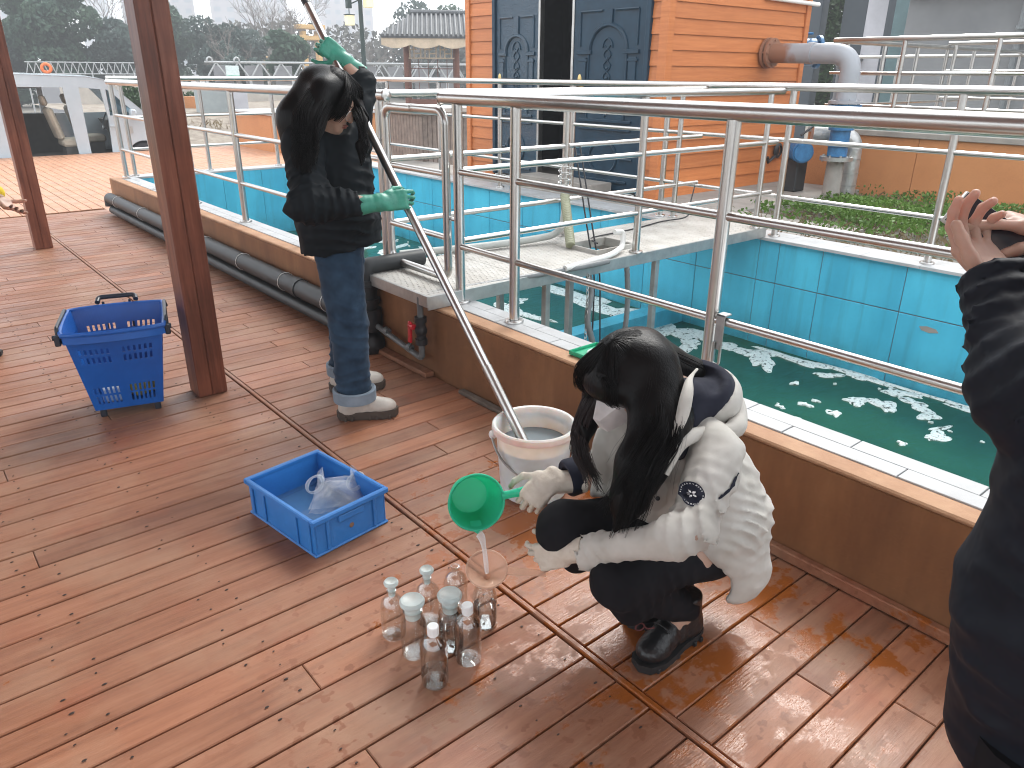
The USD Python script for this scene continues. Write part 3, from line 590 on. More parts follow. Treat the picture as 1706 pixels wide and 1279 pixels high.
part(vb, 'red_lever', cat(xf(bbox(-.008, .008, -.014, .014, -.09, .03, .004), RX(.06), (2.035, 3.30, .285)), cyl((2.04, 3.27, .29), (2.04, 3.31, .29), .016, 10)), 'red_plastic', 40)
for y in (3.36, 3.6): part(sp, 'elbow_ring', cyl((2.075, y, .1215+(y-3.26)*.144), (2.075, y+.03, .126+(y-3.26)*.144), .0205, 12), 'grey_pvc', 40)
# white air pipe with flexible hose on the walkway
hp = thing('air_pipe', 'white plastic pipe elbow beside the walkway hatch', 'pipe', (3.3, 3.2, BZ))
part(hp, 'pipe', tube(bend([(3.02, 3.14, .485), (3.40, 3.185, .49), (3.50, 3.195, .50), (3.66, 3.27, .51), (3.69, 3.30, .60), (3.62, 3.31, .60)], .05, 8), .018, 12), 'white_tie', 40)
plain('hose_pale', (.46, .48, .45), .5, var=1)
hz = thing('hose', 'pale green fat hose draped over the walkway to the chained post', 'hose', (3.6, 3.7, BZ))
part(hz, 'hose', tube(bend([(2.45, 4.05, .49), (2.9, 3.86, .505), (3.25, 3.80, .51), (3.55, 3.74, .53), (3.70, 3.86, .70)], .25, 8), .024, 12), 'hose_pale', 40)
h2 = thing('hose', 'thick ribbed olive hose leaning on the chained post', 'hose', (3.55, 3.7, .6))
plain('olive_hose', (0.36, 0.37, 0.25), 0.5, var=1)
rb = [(3.44+.22*t, 3.53+.30*t, .50+.27*t) for t in np.linspace(0, 1, 60)]
part(h2, 'hose', tube(rb, [.030+(.003 if i % 2 else 0) for i in range(60)], 12), 'olive_hose', 40)
ch = thing('chain', 'bright steel chain wound round the walkway post', 'chain', (3.71, 3.885, .8))
L = []
plain('bright_steel', (0.75, 0.75, 0.73), 0.25, 1.0)
for i in range(45):
    a = i*0.62; z = .98-.0040*i; c = np.array([3.71+.040*math.cos(a), 3.885+.040*math.sin(a), z]); d = np.array([-math.sin(a), math.cos(a), -.12]); Fm = frame_z((math.cos(a), math.sin(a), 0), d)
    o = Fm if i % 2 else Fm @ RX(1.2)
    L.append(xf(tube([(.016*math.cos(q), .009*math.sin(q), 0) for q in np.linspace(0, 2*np.pi, 8, endpoint=False)], .0028, 5, closed=True), o, c))
part(ch, 'links', cat(*L), 'bright_steel', True)
lc = []
for i in range(26): lc.append(xf(tube([(.016*math.cos(q), .009*math.sin(q), 0) for q in np.linspace(0, 2*np.pi, 8, endpoint=False)], .0028, 5, closed=True), frame_z((1, 0, 0) if i % 2 else (0, 1, 0), (0, 0, 1)), (3.24, 3.16, .40-i*.026)))
part(ch, 'hanging_links', cat(*lc), 'bright_steel', True)
cb = thing('cable', 'thin black cables hanging through the walkway hatch', 'cable', (3.6, 3.45, .4))
for dx in (0, .05): part(cb, 'cable', tube(bend([(3.78+dx, 3.87, 1.08), (3.62+dx, 3.55, .55), (3.60+dx, 3.45, .3), (3.45+2*dx, 3.30, -.5)], .15, 8), .006, 6), 'black_plastic', 40)
part(cb, 'loop', tube(bend([(3.63, 3.47, .50), (3.75, 3.40+.28, .485), (4.3, 3.72, .482), (4.7, 3.8, .482), (4.9, 3.70, .50), (5.05, 3.82, .56), (5.2, 3.9, .70)], .15, 6), .0055, 6), 'black_plastic', 40)
gh = thing('hose', 'grey ribbed hose hanging from the walkway into the water', 'hose', (3.2, 3.2, .1))
part(gh, 'hose', tube([(3.27+.02*math.sin(i*.3), 3.19-.002*i, .40-.018*i) for i in range(50)], [.019+(.002 if i % 2 else 0) for i in range(50)], 10), 'grey_pvc', 40)
gh2 = thing('hose', 'grey ribbed hose hanging near the middle leg into the water', 'hose', (3.75, 3.2, .1))
part(gh2, 'hose', tube([(3.60+.03*math.sin(i*.1), 3.17, .40-.018*i) for i in range(50)], [.017+(.002 if i % 2 else 0) for i in range(50)], 10), 'grey_pvc', 40)
# green tray on the coping, partly behind the crouching woman
plain('green_plastic', (0.02, 0.36, 0.19), 0.35, subsurface_weight=0.0)
tr = thing('tray', 'flat green tray with white cloth lying on the coping', 'tray', (2.26, 2.12, .402))
part(tr, 'tray', cat(bbox(2.185, 2.36, 2.00, 2.23, .402, .408, .002), bbox(2.185, 2.19, 2.00, 2.23, .408, .422, .002), bbox(2.355, 2.36, 2.00, 2.23, .408, .422, .002), bbox(2.19, 2.355, 2.00, 2.005, .408, .422, .002), bbox(2.19, 2.355, 2.225, 2.23, .408, .422, .002)), 'green_plastic', False)
part(tr, 'cloth', ball((2.275, 2.12, .415), (.055, .07, .012)), 'foam', True, label='crumpled white cloth')
# skirting boards at the foot of the wall
sk = thing('skirting', 'brown wooden skirting board at the foot of the wall, right of the bucket', 'skirting', (2.11, .8, 0))
part(sk, 'board', bbox(2.098, 2.130, -1.4, 1.95, .004, .042, .004), 'deck_board', False)
sk2 = thing('skirting', 'loose grey weathered batten lying along the wall behind the bucket', 'skirting', (2.08, 2.5, 0))
plain('grey_wood', (0.17, 0.135, 0.105), 0.8, var=1, scale=12, dark=(0.085, 0.065, 0.05))
part(sk2, 'batten', cat(bbox(2.085, 2.122, 1.97, 2.94, .003, .022, .003)), 'grey_wood', False)
sk3 = thing('skirting', 'short brown batten below the big grey valve', 'skirting', (2.08, 3.5, 0))
part(sk3, 'batten', bbox(2.07, 2.126, 3.22, 3.76, .003, .03, .003), 'deck_board', False)

# ------------------------------------------------------------------ pavilion over the deck
def timber_post(x, y, label, w=.145):
    t = thing('timber_post', label, 'post', (x+w/2, y+w/2, 0), group=None)
    part(t, 'shaft', cat(bbox(x, x+w*.47, y, y+w, 0.002, 3.2, .004), bbox(x+w*.47+.003, x+w, y, y+w, 0.002, 3.2, .004), box(x+.01, x+w-.01, y+.006, y+w-.006, .002, 3.2)), 'post_wood', False)
    return t
timber_post(1.022, 3.722, 'big red brown timber post with a split face, beside the blue basket')
timber_post(1.018, 8.165, 'farther red brown timber post at the left edge of the deck')
rf = thing('pavilion_roof', 'timber pavilion roof over the deck', 'roof', (-1, 3, 3.2))
part(rf, 'boards', box(-4.2, 1.75, -4.0, 9.2, 3.42, 3.48), 'post_wood', False)
for x in (1.04, -3.5): part(rf, 'beam', bbox(x, x+.14, -4, 9.2, 3.2, 3.40, .004), 'post_wood', False)
# ------------------------------------------------------------------ yard behind the pool
yard = thing('yard', 'concrete paving and planting bed behind the pool', 'yard', (6, 4, .3), kind='structure')
part(yard, 'paving', box(5.41, 6.35, 2.98, 9.8, .1, .345), 'concrete', False)
part(yard, 'slab', bbox(6.22, 8.58, 4.16, 6.0, .1, .352, .006), 'concrete', False)
part(yard, 'soil', grid_sheet(5.41, 8.60, 40, -3.5, 4.2, 80, lambda a, b: .285+.02*noise_at(np.stack([a, b, 0*a], 1), 1.6, 1)), 'ground_soil', True)
part(yard, 'back_ground', box(8.35, 20, 4.9, 17.5, -.2, .0), 'concrete', False)
part(yard, 'beyond_tank', box(8.9, 20, -6, 4.9, -.3, .12), 'concrete', False)
leafcol = lambda name, c0, c1, tr=.25, rough=.55: mat(name, {'g': ('geometry', {}), 'n': ('noise_texture', {'scale': 1.1, 'detail': 2}), 'r': ('rgb_ramp', {'ramp': [(0.32, c0), (0.68, c1)]}),
    'h': ('hsv', {'saturation': 1.0}), 'mr': ('map_range', {'from_min': 0.0, 'from_max': 1.0, 'to_min': 0.6, 'to_max': 1.4}),
    'p': ('principled_bsdf', {'roughness': rough, 'specular_ior_level': 0.3}), 't': ('translucent_bsdf', {}), 'm': ('mix_closure', {'fac': tr})},
    [('g.position', 'n.vector'), ('n.fac', 'r.fac'), ('r.color', 'h.color'), ('g.random_per_island', 'mr.value'), ('mr.result', 'h.value'), ('h.color', 'p.base_color'), ('h.color', 't.color'), ('p.BSDF', 'm.closure1'), ('t.BSDF', 'm.closure2')], surface='m.closure')
leafcol('clover_leaf', (.095, .20, .030), (.18, .33, .06)); leafcol('straw', (.26, .19, .10), (.36, .28, .16), .15)
leafcol('tree_leaf', (.072, .140, .098), (.125, .210, .130), .28); leafcol('tree_leaf_blue', (.080, .125, .112), (.125, .178, .150), .28); leafcol('hedge_leaf', (.04, .085, .03), (.07, .13, .045), .2)
plain('bark', (.085, .070, .058), .9, var=1, scale=8); plain('twig', (.15, .13, .115), .9)
def blades(n, fx, fy, z, h0, h1, w, seed, lean=.6):
    r = np.random.default_rng(seed); X, Y = fx(r, n), fy(r, n); a = r.uniform(0, 6.283, n); h = r.uniform(h0, h1, n); L = r.uniform(.1, lean, n)*h
    p = np.stack([X, Y, np.full(n, z)], 1); dx = np.stack([np.cos(a), np.sin(a), 0*a], 1); dl = np.stack([-np.sin(a), np.cos(a), 0*a], 1)
    ww = w*r.uniform(.6, 1.3, n)[:, None]
    V = np.stack([p-dx*ww, p+dx*ww, p+dl*L[:, None]*.5+[0, 0, 1]*(h*.7)[:, None]+dx*ww*.7, p+dl*L[:, None]+[0, 0, 1]*h[:, None]], 1).reshape(-1, 3)
    b = np.arange(n)[:, None]*4; f = np.concatenate([b+[0, 1, 2], b+[0, 2, 3]], 1).reshape(-1, 3); return V, f
def leaves(n, P, N, s, seed):
    """Small four-cornered leaves at points P."""
    r = np.random.default_rng(seed); n = len(P); a = r.normal(size=(n, 3)); a /= np.linalg.norm(a, axis=1, keepdims=True); b = np.cross(a, r.normal(size=(n, 3))); b /= np.linalg.norm(b, axis=1, keepdims=True)
    ss = s*r.uniform(.55, 1.4, n)[:, None]
    V = np.stack([P-a*ss, P+b*ss*.55, P+a*ss, P-b*ss*.55], 1).reshape(-1, 3); q = np.arange(n)[:, None]*4
    return V, np.concatenate([q+[0, 1, 2], q+[0, 2, 3]], 1).reshape(-1, 3)
r = np.random.default_rng(5); n = 9000
cx = r.normal(7.35, .62, n); cy = r.normal(3.15, .68, n); ok = (cx > 5.75) & (cx < 8.5) & (cy < 4.1); cx, cy = cx[ok], cy[ok]
hgt = .29+.13*np.abs(noise_at(np.stack([cx, cy, 0*cx], 1), 3.5, 4))+r.uniform(0, .06, len(cx))
solo('clover', leaves(0, np.stack([cx, cy, hgt], 1), None, .022, 6), 'clover_leaf', 'patch of bright green low leafy weeds in the bed behind the pool', 'weeds', smooth=False, kind='stuff')
solo('dry_grass', blades(6500, lambda q, m: q.uniform(5.45, 8.5, m), lambda q, m: q.uniform(-2.5, 4.0, m), .28, .03, .13, .004, 8, 1.4), 'straw', 'dry straw coloured grass in the bed behind the pool', 'grass', smooth=False, kind='stuff')

# ------------------------------------------------------------------ orange clad cabin
HX, HY, HX1, HY1, HZ0, HZ1 = 6.20, 5.14, 8.62, 8.33, .345, 3.15
cab = thing('cabin', 'small cabin clad in orange wooden boards with a dark blue double door', 'cabin', (7.4, 6.7, HZ0))
part(cab, 'core', box(HX+.04, HX1-.03, HY+.04, 5.34, HZ0, HZ1), 'dark_room', False)
part(cab, 'core', box(HX+.04, HX1-.03, 7.80, HY1-.03, HZ0, HZ1), 'dark_room', False)
part(cab, 'back_core', box(8.2, HX1-.03, 5.35, 7.79, HZ0, HZ1), 'dark_room', False)
part(cab, 'inner_floor', box(HX+.02, 8.2, 5.35, 7.79, HZ0-.02, HZ0+.03), 'concrete', False)
def clap(a, b, z0, h, face):
    """One lapped board: thin at its top, thick at its bottom edge."""
    o0, o1 = .017, .005; v = []
    for t in (a, b):
        for (o, z) in ((-.03, z0), (o0, z0), (o0, z0+.006), (o1, z0+h), (-.03, z0+h)): v.append((t, o, z))
    v = np.array(v, float); f = []
    for i in range(5):
        j = (i+1) % 5; f += [[i, j, 5+j], [i, 5+j, 5+i]]
    f += [[0, 2, 1], [0, 3, 2], [0, 4, 3], [5, 6, 7], [5, 7, 8], [5, 8, 9]]
    if face == 'x': V = np.stack([HX-v[:, 1], v[:, 0], v[:, 2]], 1); f = np.array(f)[:, ::-1]
    else: V = np.stack([v[:, 0], HY-v[:, 1], v[:, 2]], 1); f = np.array(f)
    return V, f
bh = .142; z = HZ0
while z < HZ1-.02:
    h = min(bh, HZ1-z)
    part(cab, 'board', clap(HY+.075, 5.325, z, h-.001, 'x'), 'clapboard', False)
    part(cab, 'board', clap(7.80, HY1-.065, z, h-.001, 'x'), 'clapboard', False)
    part(cab, 'board', clap(HX+.06, HX1-.065, z, h-.001, 'y'), 'clapboard', False)
    z += bh
part(cab, 'corner_trim', bbox(HX-.036, HX+.058, HY-.036, HY+.073, HZ0, HZ1, .004), 'clapboard', False)
part(cab, 'corner_trim', bbox(HX-.036, HX+.058, HY1-.063, HY1+.02, HZ0, HZ1, .004), 'clapboard', False)
part(cab, 'corner_trim', bbox(HX1-.063, HX1+.02, HY-.036, HY+.03, HZ0, HZ1, .004), 'clapboard', False)
# door: frame, one closed leaf, one leaf folded open, dark room between
DZ0, DZ1 = HZ0+.02, 2.95
part(cab, 'door_frame', cat(bbox(HX-.045, HX+.06, 5.327, 5.385, DZ0, DZ1, .004), bbox(HX-.045, HX+.06, 7.745, 7.798, DZ0, DZ1, .004), bbox(HX-.04, HX+.05, 5.387, 7.743, DZ1-.08, DZ1, .004)), 'blue_door', False)
part(cab, 'threshold', bbox(HX-.05, HX+.10, 5.387, 7.743, HZ0, DZ0-.002, .003), 'stainless_old', False)
def door_leaf(y0, y1, fx, name, label, look):
    """Pressed steel leaf: arched frame over an ornamented strip, pilasters, lower panels with an oval."""
    w = y1-y0; c = (y0+y1)/2; d = part(cab, name, bbox(fx, fx+.05, y0, y1, DZ0+.01, DZ1-.085, .005), look, False, label=label)
    X = fx-.004; bar = lambda a, b, q=.016: tube([(X, *a), (X, *b)], q, 6)
    m = []
    zt, zs = DZ0+1.68, DZ0+1.40; R = w*.26
    m += [tube([(X, c+R*math.cos(t), zs+R*.95*math.sin(t)) for t in np.linspace(.0, math.pi, 18)], .022, 7)]
    for s in (-1, 1):
        m += [bbox(X-.016, X+.006, *sorted((c+s*R*.88, c+s*w*.43)), zs-.03, zs+.012, .004), bbox(X-.012, X+.006, *sorted((c+s*w*.30, c+s*w*.40)), zs-.62, zs-.06, .004), bbox(X-.016, X+.006, *sorted((c+s*w*.28, c+s*w*.42)), zs-.10, zs-.075, .003),
              bar((c+s*w*.09, zt+.10), (c+s*w*.40, zt+.10), .012), bar((c+s*w*.40, zt+.10), (c+s*w*.40, zs+.05), .009), bar((c+s*w*.27, zs-.02), (c+s*w*.27, zs-.66), .012)]
    m += [bbox(X-.014, X+.006, c-w*.055, c+w*.055, zs+R*.9, zt+.11, .004)]
    for zz in (DZ0+.62, DZ0+.70): m.append(bbox(X-.014, X+.006, y0+w*.12, y1-w*.12, zz, zz+.03, .004))
    ov = [(X, c+w*.20*math.cos(t), DZ0+.34+.17*math.sin(t)) for t in np.linspace(0, 2*np.pi, 28, endpoint=False)]
    m += [tube(ov, .014, 6, closed=True)]
    for s in (-1, 1): m += [bar((c+s*w*.26, DZ0+.34), (c+s*w*.42, DZ0+.34), .012)]
    m += [bbox(X-.012, X+.006, y0+w*.14, y1-w*.14, DZ0+.09, DZ0+.115, .003)]
    part(d, 'moulding', cat(*m), look, 40)
    o = []
    for i in range(22):
        zz = zs-.63+i*.031
        for s in (-1, 1):
            o.append(tube([(X-.002, c+s*.052*math.sin(i*.9), zz), (X-.002, c+s*.052*math.sin((i+1)*.9), zz+.031)], .0062, 5))
        if i % 3 == 0: o.append(ball((X, c, zz), (.010, .020, .016), 1))
    o.append(tube([(X-.002, c+.07*math.cos(t), zs+.03+.09*math.sin(t)) for t in np.linspace(0, math.pi, 12)], .008, 5))
    part(d, 'ornament', cat(*o), look, 40)
    return d
mat('film_door', {'g': ('geometry', {}), 'v': ('voronoi_texture', {'scale': 26, 'distance': 'euclidean'}) if False else ('noise_texture', {'scale': 34, 'detail': 3, 'distortion': 1.6}), 'b': ('bump', {'strength': 0.8, 'distance': 0.012}), 'p': ('principled_bsdf', {'base_color': (0.012, 0.034, 0.056), 'roughness': 0.2, 'coat_weight': 0.3})},
    [('g.position', 'v.vector'), ('v.fac', 'b.height'), ('b.normal', 'p.normal')])
d1 = door_leaf(5.39, 6.40, HX-.02, 'door', 'matt dark blue right door leaf', 'blue_door')
d2 = door_leaf(6.98, 7.742, HX-.02, 'door', 'glossy film-wrapped dark blue left door leaf', 'film_door')
for d, y in ((d1, 6.28), (d2, 7.66)):
    part(d, 'handle', cat(ball((HX-.032, y, 1.49), (.012, .032, .055), 2), ball((HX-.032, y, 1.30), (.012, .022, .06), 2), tube(bend([(HX-.03, y, 1.44), (HX-.075, y, 1.43), (HX-.075, y-.10, 1.42)], .02), .010, 8)), 'brass', 40)
part(cab, 'door_edge', bbox(HX-.03, HX+.04, 6.40, 6.435, DZ0+.01, DZ1-.085, .004), 'stainless_old', False)
part(cab, 'door_edge', bbox(HX-.03, HX+.04, 6.945, 6.978, DZ0+.01, DZ1-.085, .004), 'stainless_old', False)
part(cab, 'inner_wall', box(7.3, 7.34, 5.36, 7.78, HZ0+.03, HZ1), 'brown_panel' if False else 'dark_room', False)
part(cab, 'inner_box', bbox(7.0, 7.25, 6.5, 6.9, HZ0+.03, 1.62, .005), 'black_plastic', False)
part(cab, 'lintel_board', bbox(HX-.03, HX+.04, 5.34, 7.79, DZ1+.002, HZ1, .004), 'clapboard', False)
part(cab, 'roof', bbox(HX-.25, HX1+.25, HY-.25, HY1+.25, HZ1+.002, HZ1+.10, .01), 'grey_pipe', False)
part(cab, 'step', bbox(5.82, 6.14, 5.7, 6.9, .346, .46, .006), 'concrete', False)
part(cab, 'window', bbox(7.98, 8.30, HY-.05, HY-.028, 2.33, 2.85, .004), 'dark_room', False)
part(cab, 'awning_bar', cat(tube([(7.72, HY-.03, 2.30), (8.75, HY-.05, 2.285)], .022, 10), tube([(7.74, HY-.03, 2.30), (7.74, HY-.03, 2.9)], .012, 8)), 'white_tie', 40)
part(cab, 'wall_hole', cat(lathe([(.07, 0), (.09, .02), (.06, .04)], 16, RX(math.pi/2), (8.32, HY-.03, .72)), ball((8.32, HY-.03, .72), (.055, .02, .06), 2), tube([(8.26, HY-.05, .66), (8.12, HY-.06, .60), (8.08, HY-.07, .66)], .018, 8)), 'black_plastic', 40)

# ------------------------------------------------------------------ pump pipes between the cabin and the second tank
plain('pipe_paint', (.31, .32, .345), .42, var=1, scale=6, dark=(.28, .28, .30)); plain('valve_blue', (.035, .17, .36), .38, var=1, scale=20, dark=(.02, .10, .22))
plain('foil', (.48, .48, .47), .38, .75, var=1, scale=9, bump=.6, bscale=26)
mat('rusty_pipe', {'g': ('geometry', {}), 's': ('separate_xyz', {}), 'n': ('noise_texture', {'scale': 6, 'detail': 4}), 'mr': ('map_range', {'from_min': 4.6, 'from_max': 5.15, 'to_min': -.35, 'to_max': .65}), 'ad': ('math', {'math_type': 'add'}),
    'r': ('rgb_ramp', {'ramp': [(.45, (.30, .315, .34)), (.72, (.25, .125, .08))]}), 'p': ('principled_bsdf', {'roughness': .5})},
    [('g.position', 's.vector'), ('g.position', 'n.vector'), ('s.y', 'mr.value'), ('mr.result', 'ad.value1'), ('n.fac', 'ad.value2'), ('ad.value', 'r.fac'), ('r.color', 'p.base_color')])
mp = thing('water_pipe', 'big pale grey pipe with a rusty flange elbowing out of the orange cabin', 'pipe', (7.9, 4.2, .35))
PX, PY = 7.88, 4.13
part(mp, 'pipe', tube(bend([(7.86, HY-.03, 1.765), (PX, PY, 1.745), (PX, PY, 1.30)], .34, 12), .098, 24), 'rusty_pipe', 40)
def flg(c, d, r, t, n=24, bolts=8, m='rusty_pipe', nm='flange', par=None):
    Rm = frame_z(d); fl = part(par or mp, nm, xf(lathe([(.02, 0), (r, 0), (r, t), (.02, t)], n), Rm, c), m, 30)
    bs = [xf(lathe([(.012, -.012), (.012, t+.016), (.0001, t+.016)], 6), Rm, np.array(c)+Rm @ np.array([r*.84*math.cos(k), r*.84*math.sin(k), 0])) for k in np.linspace(0, 6.283, bolts, endpoint=False)]
    part(fl, 'bolts', cat(*bs), m, 30, kind='stuff')
flg((7.862, HY-.035, 1.765), (0, -1, 0), .155, .028); flg((7.862, HY-.085, 1.765), (0, -1, 0), .150, .028)
flg((PX, PY, 1.275), (0, 0, 1), .165, .03, m='pipe_paint'); flg((PX, PY, 1.235), (0, 0, 1), .165, .03, m='valve_blue')
part(mp, 'collar', cyl((7.87, 4.55, 1.756), (7.87, 4.62, 1.757), .106, 24), 'pipe_paint', 40)
part(mp, 'valve', cat(cyl((PX, PY, .76), (PX, PY, 1.235), .10, 20), cyl((PX, PY, 1.02), (PX, PY, 1.05), .125, 20), cyl((PX, PY, .86), (PX, PY, .90), .12, 20)), 'valve_blue', 40)
flg((PX, PY, .715), (0, 0, 1), .165, .04, m='galvanised')
part(mp, 'lever', tube([(PX-.1, PY, 1.10), (PX-.35, PY+.1, 1.08), (PX-.5, PY+.15, .98)], .012, 8), 'black_plastic', 40)
part(mp, 'pier', cat(cyl((PX, PY, .28), (PX, PY, .713), .092, 20, .086)), 'concrete', 40)
pm = thing('pump', 'small blue ribbed motor beside the grey pipe', 'pump', (7.8, 4.6, .7))
part(pm, 'body', cat(cyl((7.72, 4.42, .78), (8.05, 4.75, .78), .095, 18), *[cyl((7.72+.30*t, 4.42+.30*t, .78), (7.735+.30*t, 4.435+.30*t, .78), .112, 18) for t in np.linspace(.05, .95, 9)]), 'valve_blue', 40)
part(pm, 'stand', bbox(7.78, 7.98, 4.5, 4.68, .353, .70, .01), 'grey_pipe', False)
ip = thing('insulated_pipe', 'silver foil wrapped pipe bending down behind the grey pipe', 'pipe', (8.3, 4.2, .35))
part(ip, 'pipe', tube(bend([(7.98, 4.5, .95), (8.25, 4.16, .93), (8.25, 4.16, .28)], .14, 8), .10, 18), 'foil', 40)
part(ip, 'bands', cat(*[cyl((8.25, 4.16, z), (8.25, 4.16, z+.018), .104, 18) for z in (.42, .55, .70)]), 'galvanised', 40)
wp2 = thing('water_pipe', 'second grey pipe with a blue valve behind the first one', 'pipe', (9.6, 4.9, .1))
part(wp2, 'pipe', tube(bend([(8.62, 5.6, 1.80), (9.35, 4.95, 1.80), (9.35, 4.95, .1)], .26, 10), .11, 20), 'pipe_paint', 40)
part(wp2, 'valve', cat(cyl((8.80, 5.43, 1.80), (9.02, 5.23, 1.80), .15, 20), cyl((8.92, 5.33, 1.80), (8.92, 5.33, 2.02), .05, 12), tube([(8.92+.10*math.cos(t), 5.33+.10*math.sin(t), 2.0) for t in np.linspace(0, 6.283, 16, endpoint=False)], .014, 6, closed=True)), 'valve_blue', 40)
flg((8.80, 5.43, 1.80), (.74, -.67, 0), .185, .035, m='valve_blue', par=wp2); flg((9.04, 5.21, 1.80), (.74, -.67, 0), .185, .035, m='valve_blue', par=wp2)

# ------------------------------------------------------------------ second tank with its railings
plain('orange_paint', (.50, .22, .085), .7, var=1, scale=1.5, dark=(.44, .18, .065))
t2 = thing('second_tank', 'long orange rendered tank wall with a stained concrete rim behind the weeds', 'tank', (8.8, 1, .2))
for a, b in ((-3.5, 1.9), (1.906, 3.62), (3.626, 4.9)): part(t2, 'wall_panel', box(8.60, 8.84, a, b, .1, .93), 'orange_paint', False)
part(t2, 'rim', bbox(8.575, 8.90, -3.5, 4.9, .931, .99, .006), 'concrete', False)
part(t2, 'far_wall', bbox(11.6, 11.85, -3.5, 4.9, .1, 1.0, .006), 'orange_paint', False)
part(t2, 'side_wall', bbox(8.86, 11.6, 4.72, 4.9, .1, .985, .006), 'concrete', False)
def far_rail(x, y0, y1, z, label, sp=.95, hs=(.0, .34, .68), axis='y', r=.024, m='stainless_old', h=1.0):
    t = thing('tank_railing', label, 'railing', (x, (y0+y1)/2, z)); P = (lambda q, zz: (x, q, zz)) if axis == 'y' else (lambda q, zz: (q, x, zz))
    part(t, 'top_rail', tube([P(y0, z+h), P(y1, z+h)], r*1.15, 10), m, 40)
    for k in hs[1:]: part(t, 'mid_rail', tube([P(y0, z+h-k), P(y1, z+h-k)], r*.62, 8), m, 40)
    q = y0+.1
    while q < y1: part(t, 'post', tube([P(q, z), P(q, z+h-.02)], r, 10), m, 40); q += sp
far_rail(8.80, -3.4, 4.86, .99, 'weathered steel railing on the rim of the second tank', .92, h=.92)
far_rail(11.7, -3.4, 4.8, 1.0, 'railing on the far rim of the second tank', 1.0, h=.95)
far_rail(4.80, 8.9, 14.6, 1.0, 'railing crossing between the two far tanks', .9, axis='x', h=.90)
far_rail(14.4, -3.0, 7.5, .9, 'farthest pale railing in front of the grey hall', .8, (0, .5), h=.95)
plain('tank_pale', (.45, .41, .36), .8, var=1, scale=2)
t3 = thing('third_tank', 'pale concrete tank wall behind the second tank', 'tank', (14, 2, 0))
part(t3, 'wall', bbox(13.9, 14.5, -4, 8, 0, .9, .01), 'tank_pale', False)
part(t3, 'yellow_panel', cat(*[box(13.88, 13.895, y, y+.5, .35, .8) for y in (1.8, 2.5, 3.2)]), 'brass_yellow' if False else 'orange_ledge', False)

# ------------------------------------------------------------------ grey hall at the right
plain('grey_sheet', (.20, .205, .205), .5, var=1, scale=.5, dark=(.125, .13, .135)); plain('dark_column', (.035, .045, .055), .5); plain('pale_sheet', (.46, .46, .49), .6, var=1, scale=1); plain('teal_sheet', (.10, .17, .18), .5, var=1, scale=1.5)
hall = thing('hall', 'big grey metal sided hall rising behind the tanks at the right', 'building', (19, 3, 0))
for i in range(7):
    y = 8.0-i*2.2; part(hall, 'wall_panel', bbox(17.2, 17.3, y-2.19, y, 0, 7.5, .01), 'grey_sheet', False)
part(hall, 'eave', bbox(16.9, 17.35, -7.5, 8.1, 3.05, 3.25, .02), 'teal_sheet', False)
part(hall, 'drain_pipe', cat(tube([(17.1, 5.8, 0), (17.1, 5.8, 7)], .06, 8), cyl((17.1, 5.8, 2.35), (17.1, 5.8, 2.42), .09, 8)), 'grey_pvc', 40)
part(hall, 'roof', box(17.3, 30, -8, 8.1, 7.4, 7.5), 'grey_sheet', False)
shed = thing('steel_shed', 'open steel shed of dark columns with pale sheets beside the grey hall', 'shed', (20, 10, 0))
for x, y, w in ((19.1, 11.3, .30), (19.4, 10.25, .36), (18.6, 8.9, .22)): part(shed, 'column', bbox(x, x+w, y-w, y+w, 0, 6, .01), 'dark_column', False)
part(shed, 'pale_sheet', bbox(19.2, 19.3, 9.2, 9.9, 0, 6, .01), 'pale_sheet', False); part(shed, 'teal_sheet', bbox(18.4, 18.5, 8.1, 8.85, 0, 6, .01), 'teal_sheet', False)
part(shed, 'beam', bbox(19.1, 19.4, 8.2, 11.5, 4.4, 4.8, .01), 'dark_column', False)
part(shed, 'ledge', bbox(18.9, 19.38, 9.8, 10.7, 1.85, 2.0, .01), 'grey_sheet', False)
# ------------------------------------------------------------------ slatted bin, planter, bank, cabinet beyond the far end of the pool
plain('bin_slat', (.22, .175, .145), .7, var=1, scale=14, dark=(.13, .10, .085))
bn = thing('slatted_bin', 'grey brown wooden slatted bin left of the orange cabin', 'bin', (6.7, 10.1, .05))
bx0, bx1, by0, by1, bz1 = 6.25, 7.9, 9.55, 10.6, .98
part(bn, 'core', box(bx0+.02, bx1-.02, by0+.02, by1-.02, .02, bz1-.01), 'dark_gap', False)
i = 0; y = by0
while y < by1-.05: part(bn, 'slat', bbox(bx0, bx0+.018, y+.002, y+.075, .03, bz1, .003), 'bin_slat', False); y += .08
x = bx0+.02
while x < bx1-.05: part(bn, 'slat', bbox(x+.002, x+.075, by0, by0+.018, .03, bz1, .003), 'bin_slat', False); x += .08
part(bn, 'top_rim', bbox(bx0-.03, bx1+.03, by0-.03, by1+.03, bz1+.001, bz1+.035, .006), 'grey_wood', False)
pl = thing('planter', 'orange rendered planter wall with a pale stone rim beyond the pool', 'planter', (7.6, 17.0, 0))
part(pl, 'wall', cat(bbox(6.55, 12.5, 15.4, 15.6, -.02, .72, .01), bbox(6.55, 6.75, 15.61, 17.6, -.02, .72, .01)), 'orange_paint', False)
part(pl, 'rim', bbox(6.50, 12.6, 15.34, 17.7, .721, .77, .008), 'pool_tile', False)
bk = solo('gravel_bank', grid_sheet(4.6, 13.0, 40, 18.2, 30, 30, lambda a, b: np.clip((b-18.2)*.22, 0, .62)-.12+.04*noise_at(np.stack([a, b, 0*a], 1), 1.2, 3)), 'gravel_bank', 'dry brown gravel bank beyond the deck', 'bank', smooth=True, kind='structure')
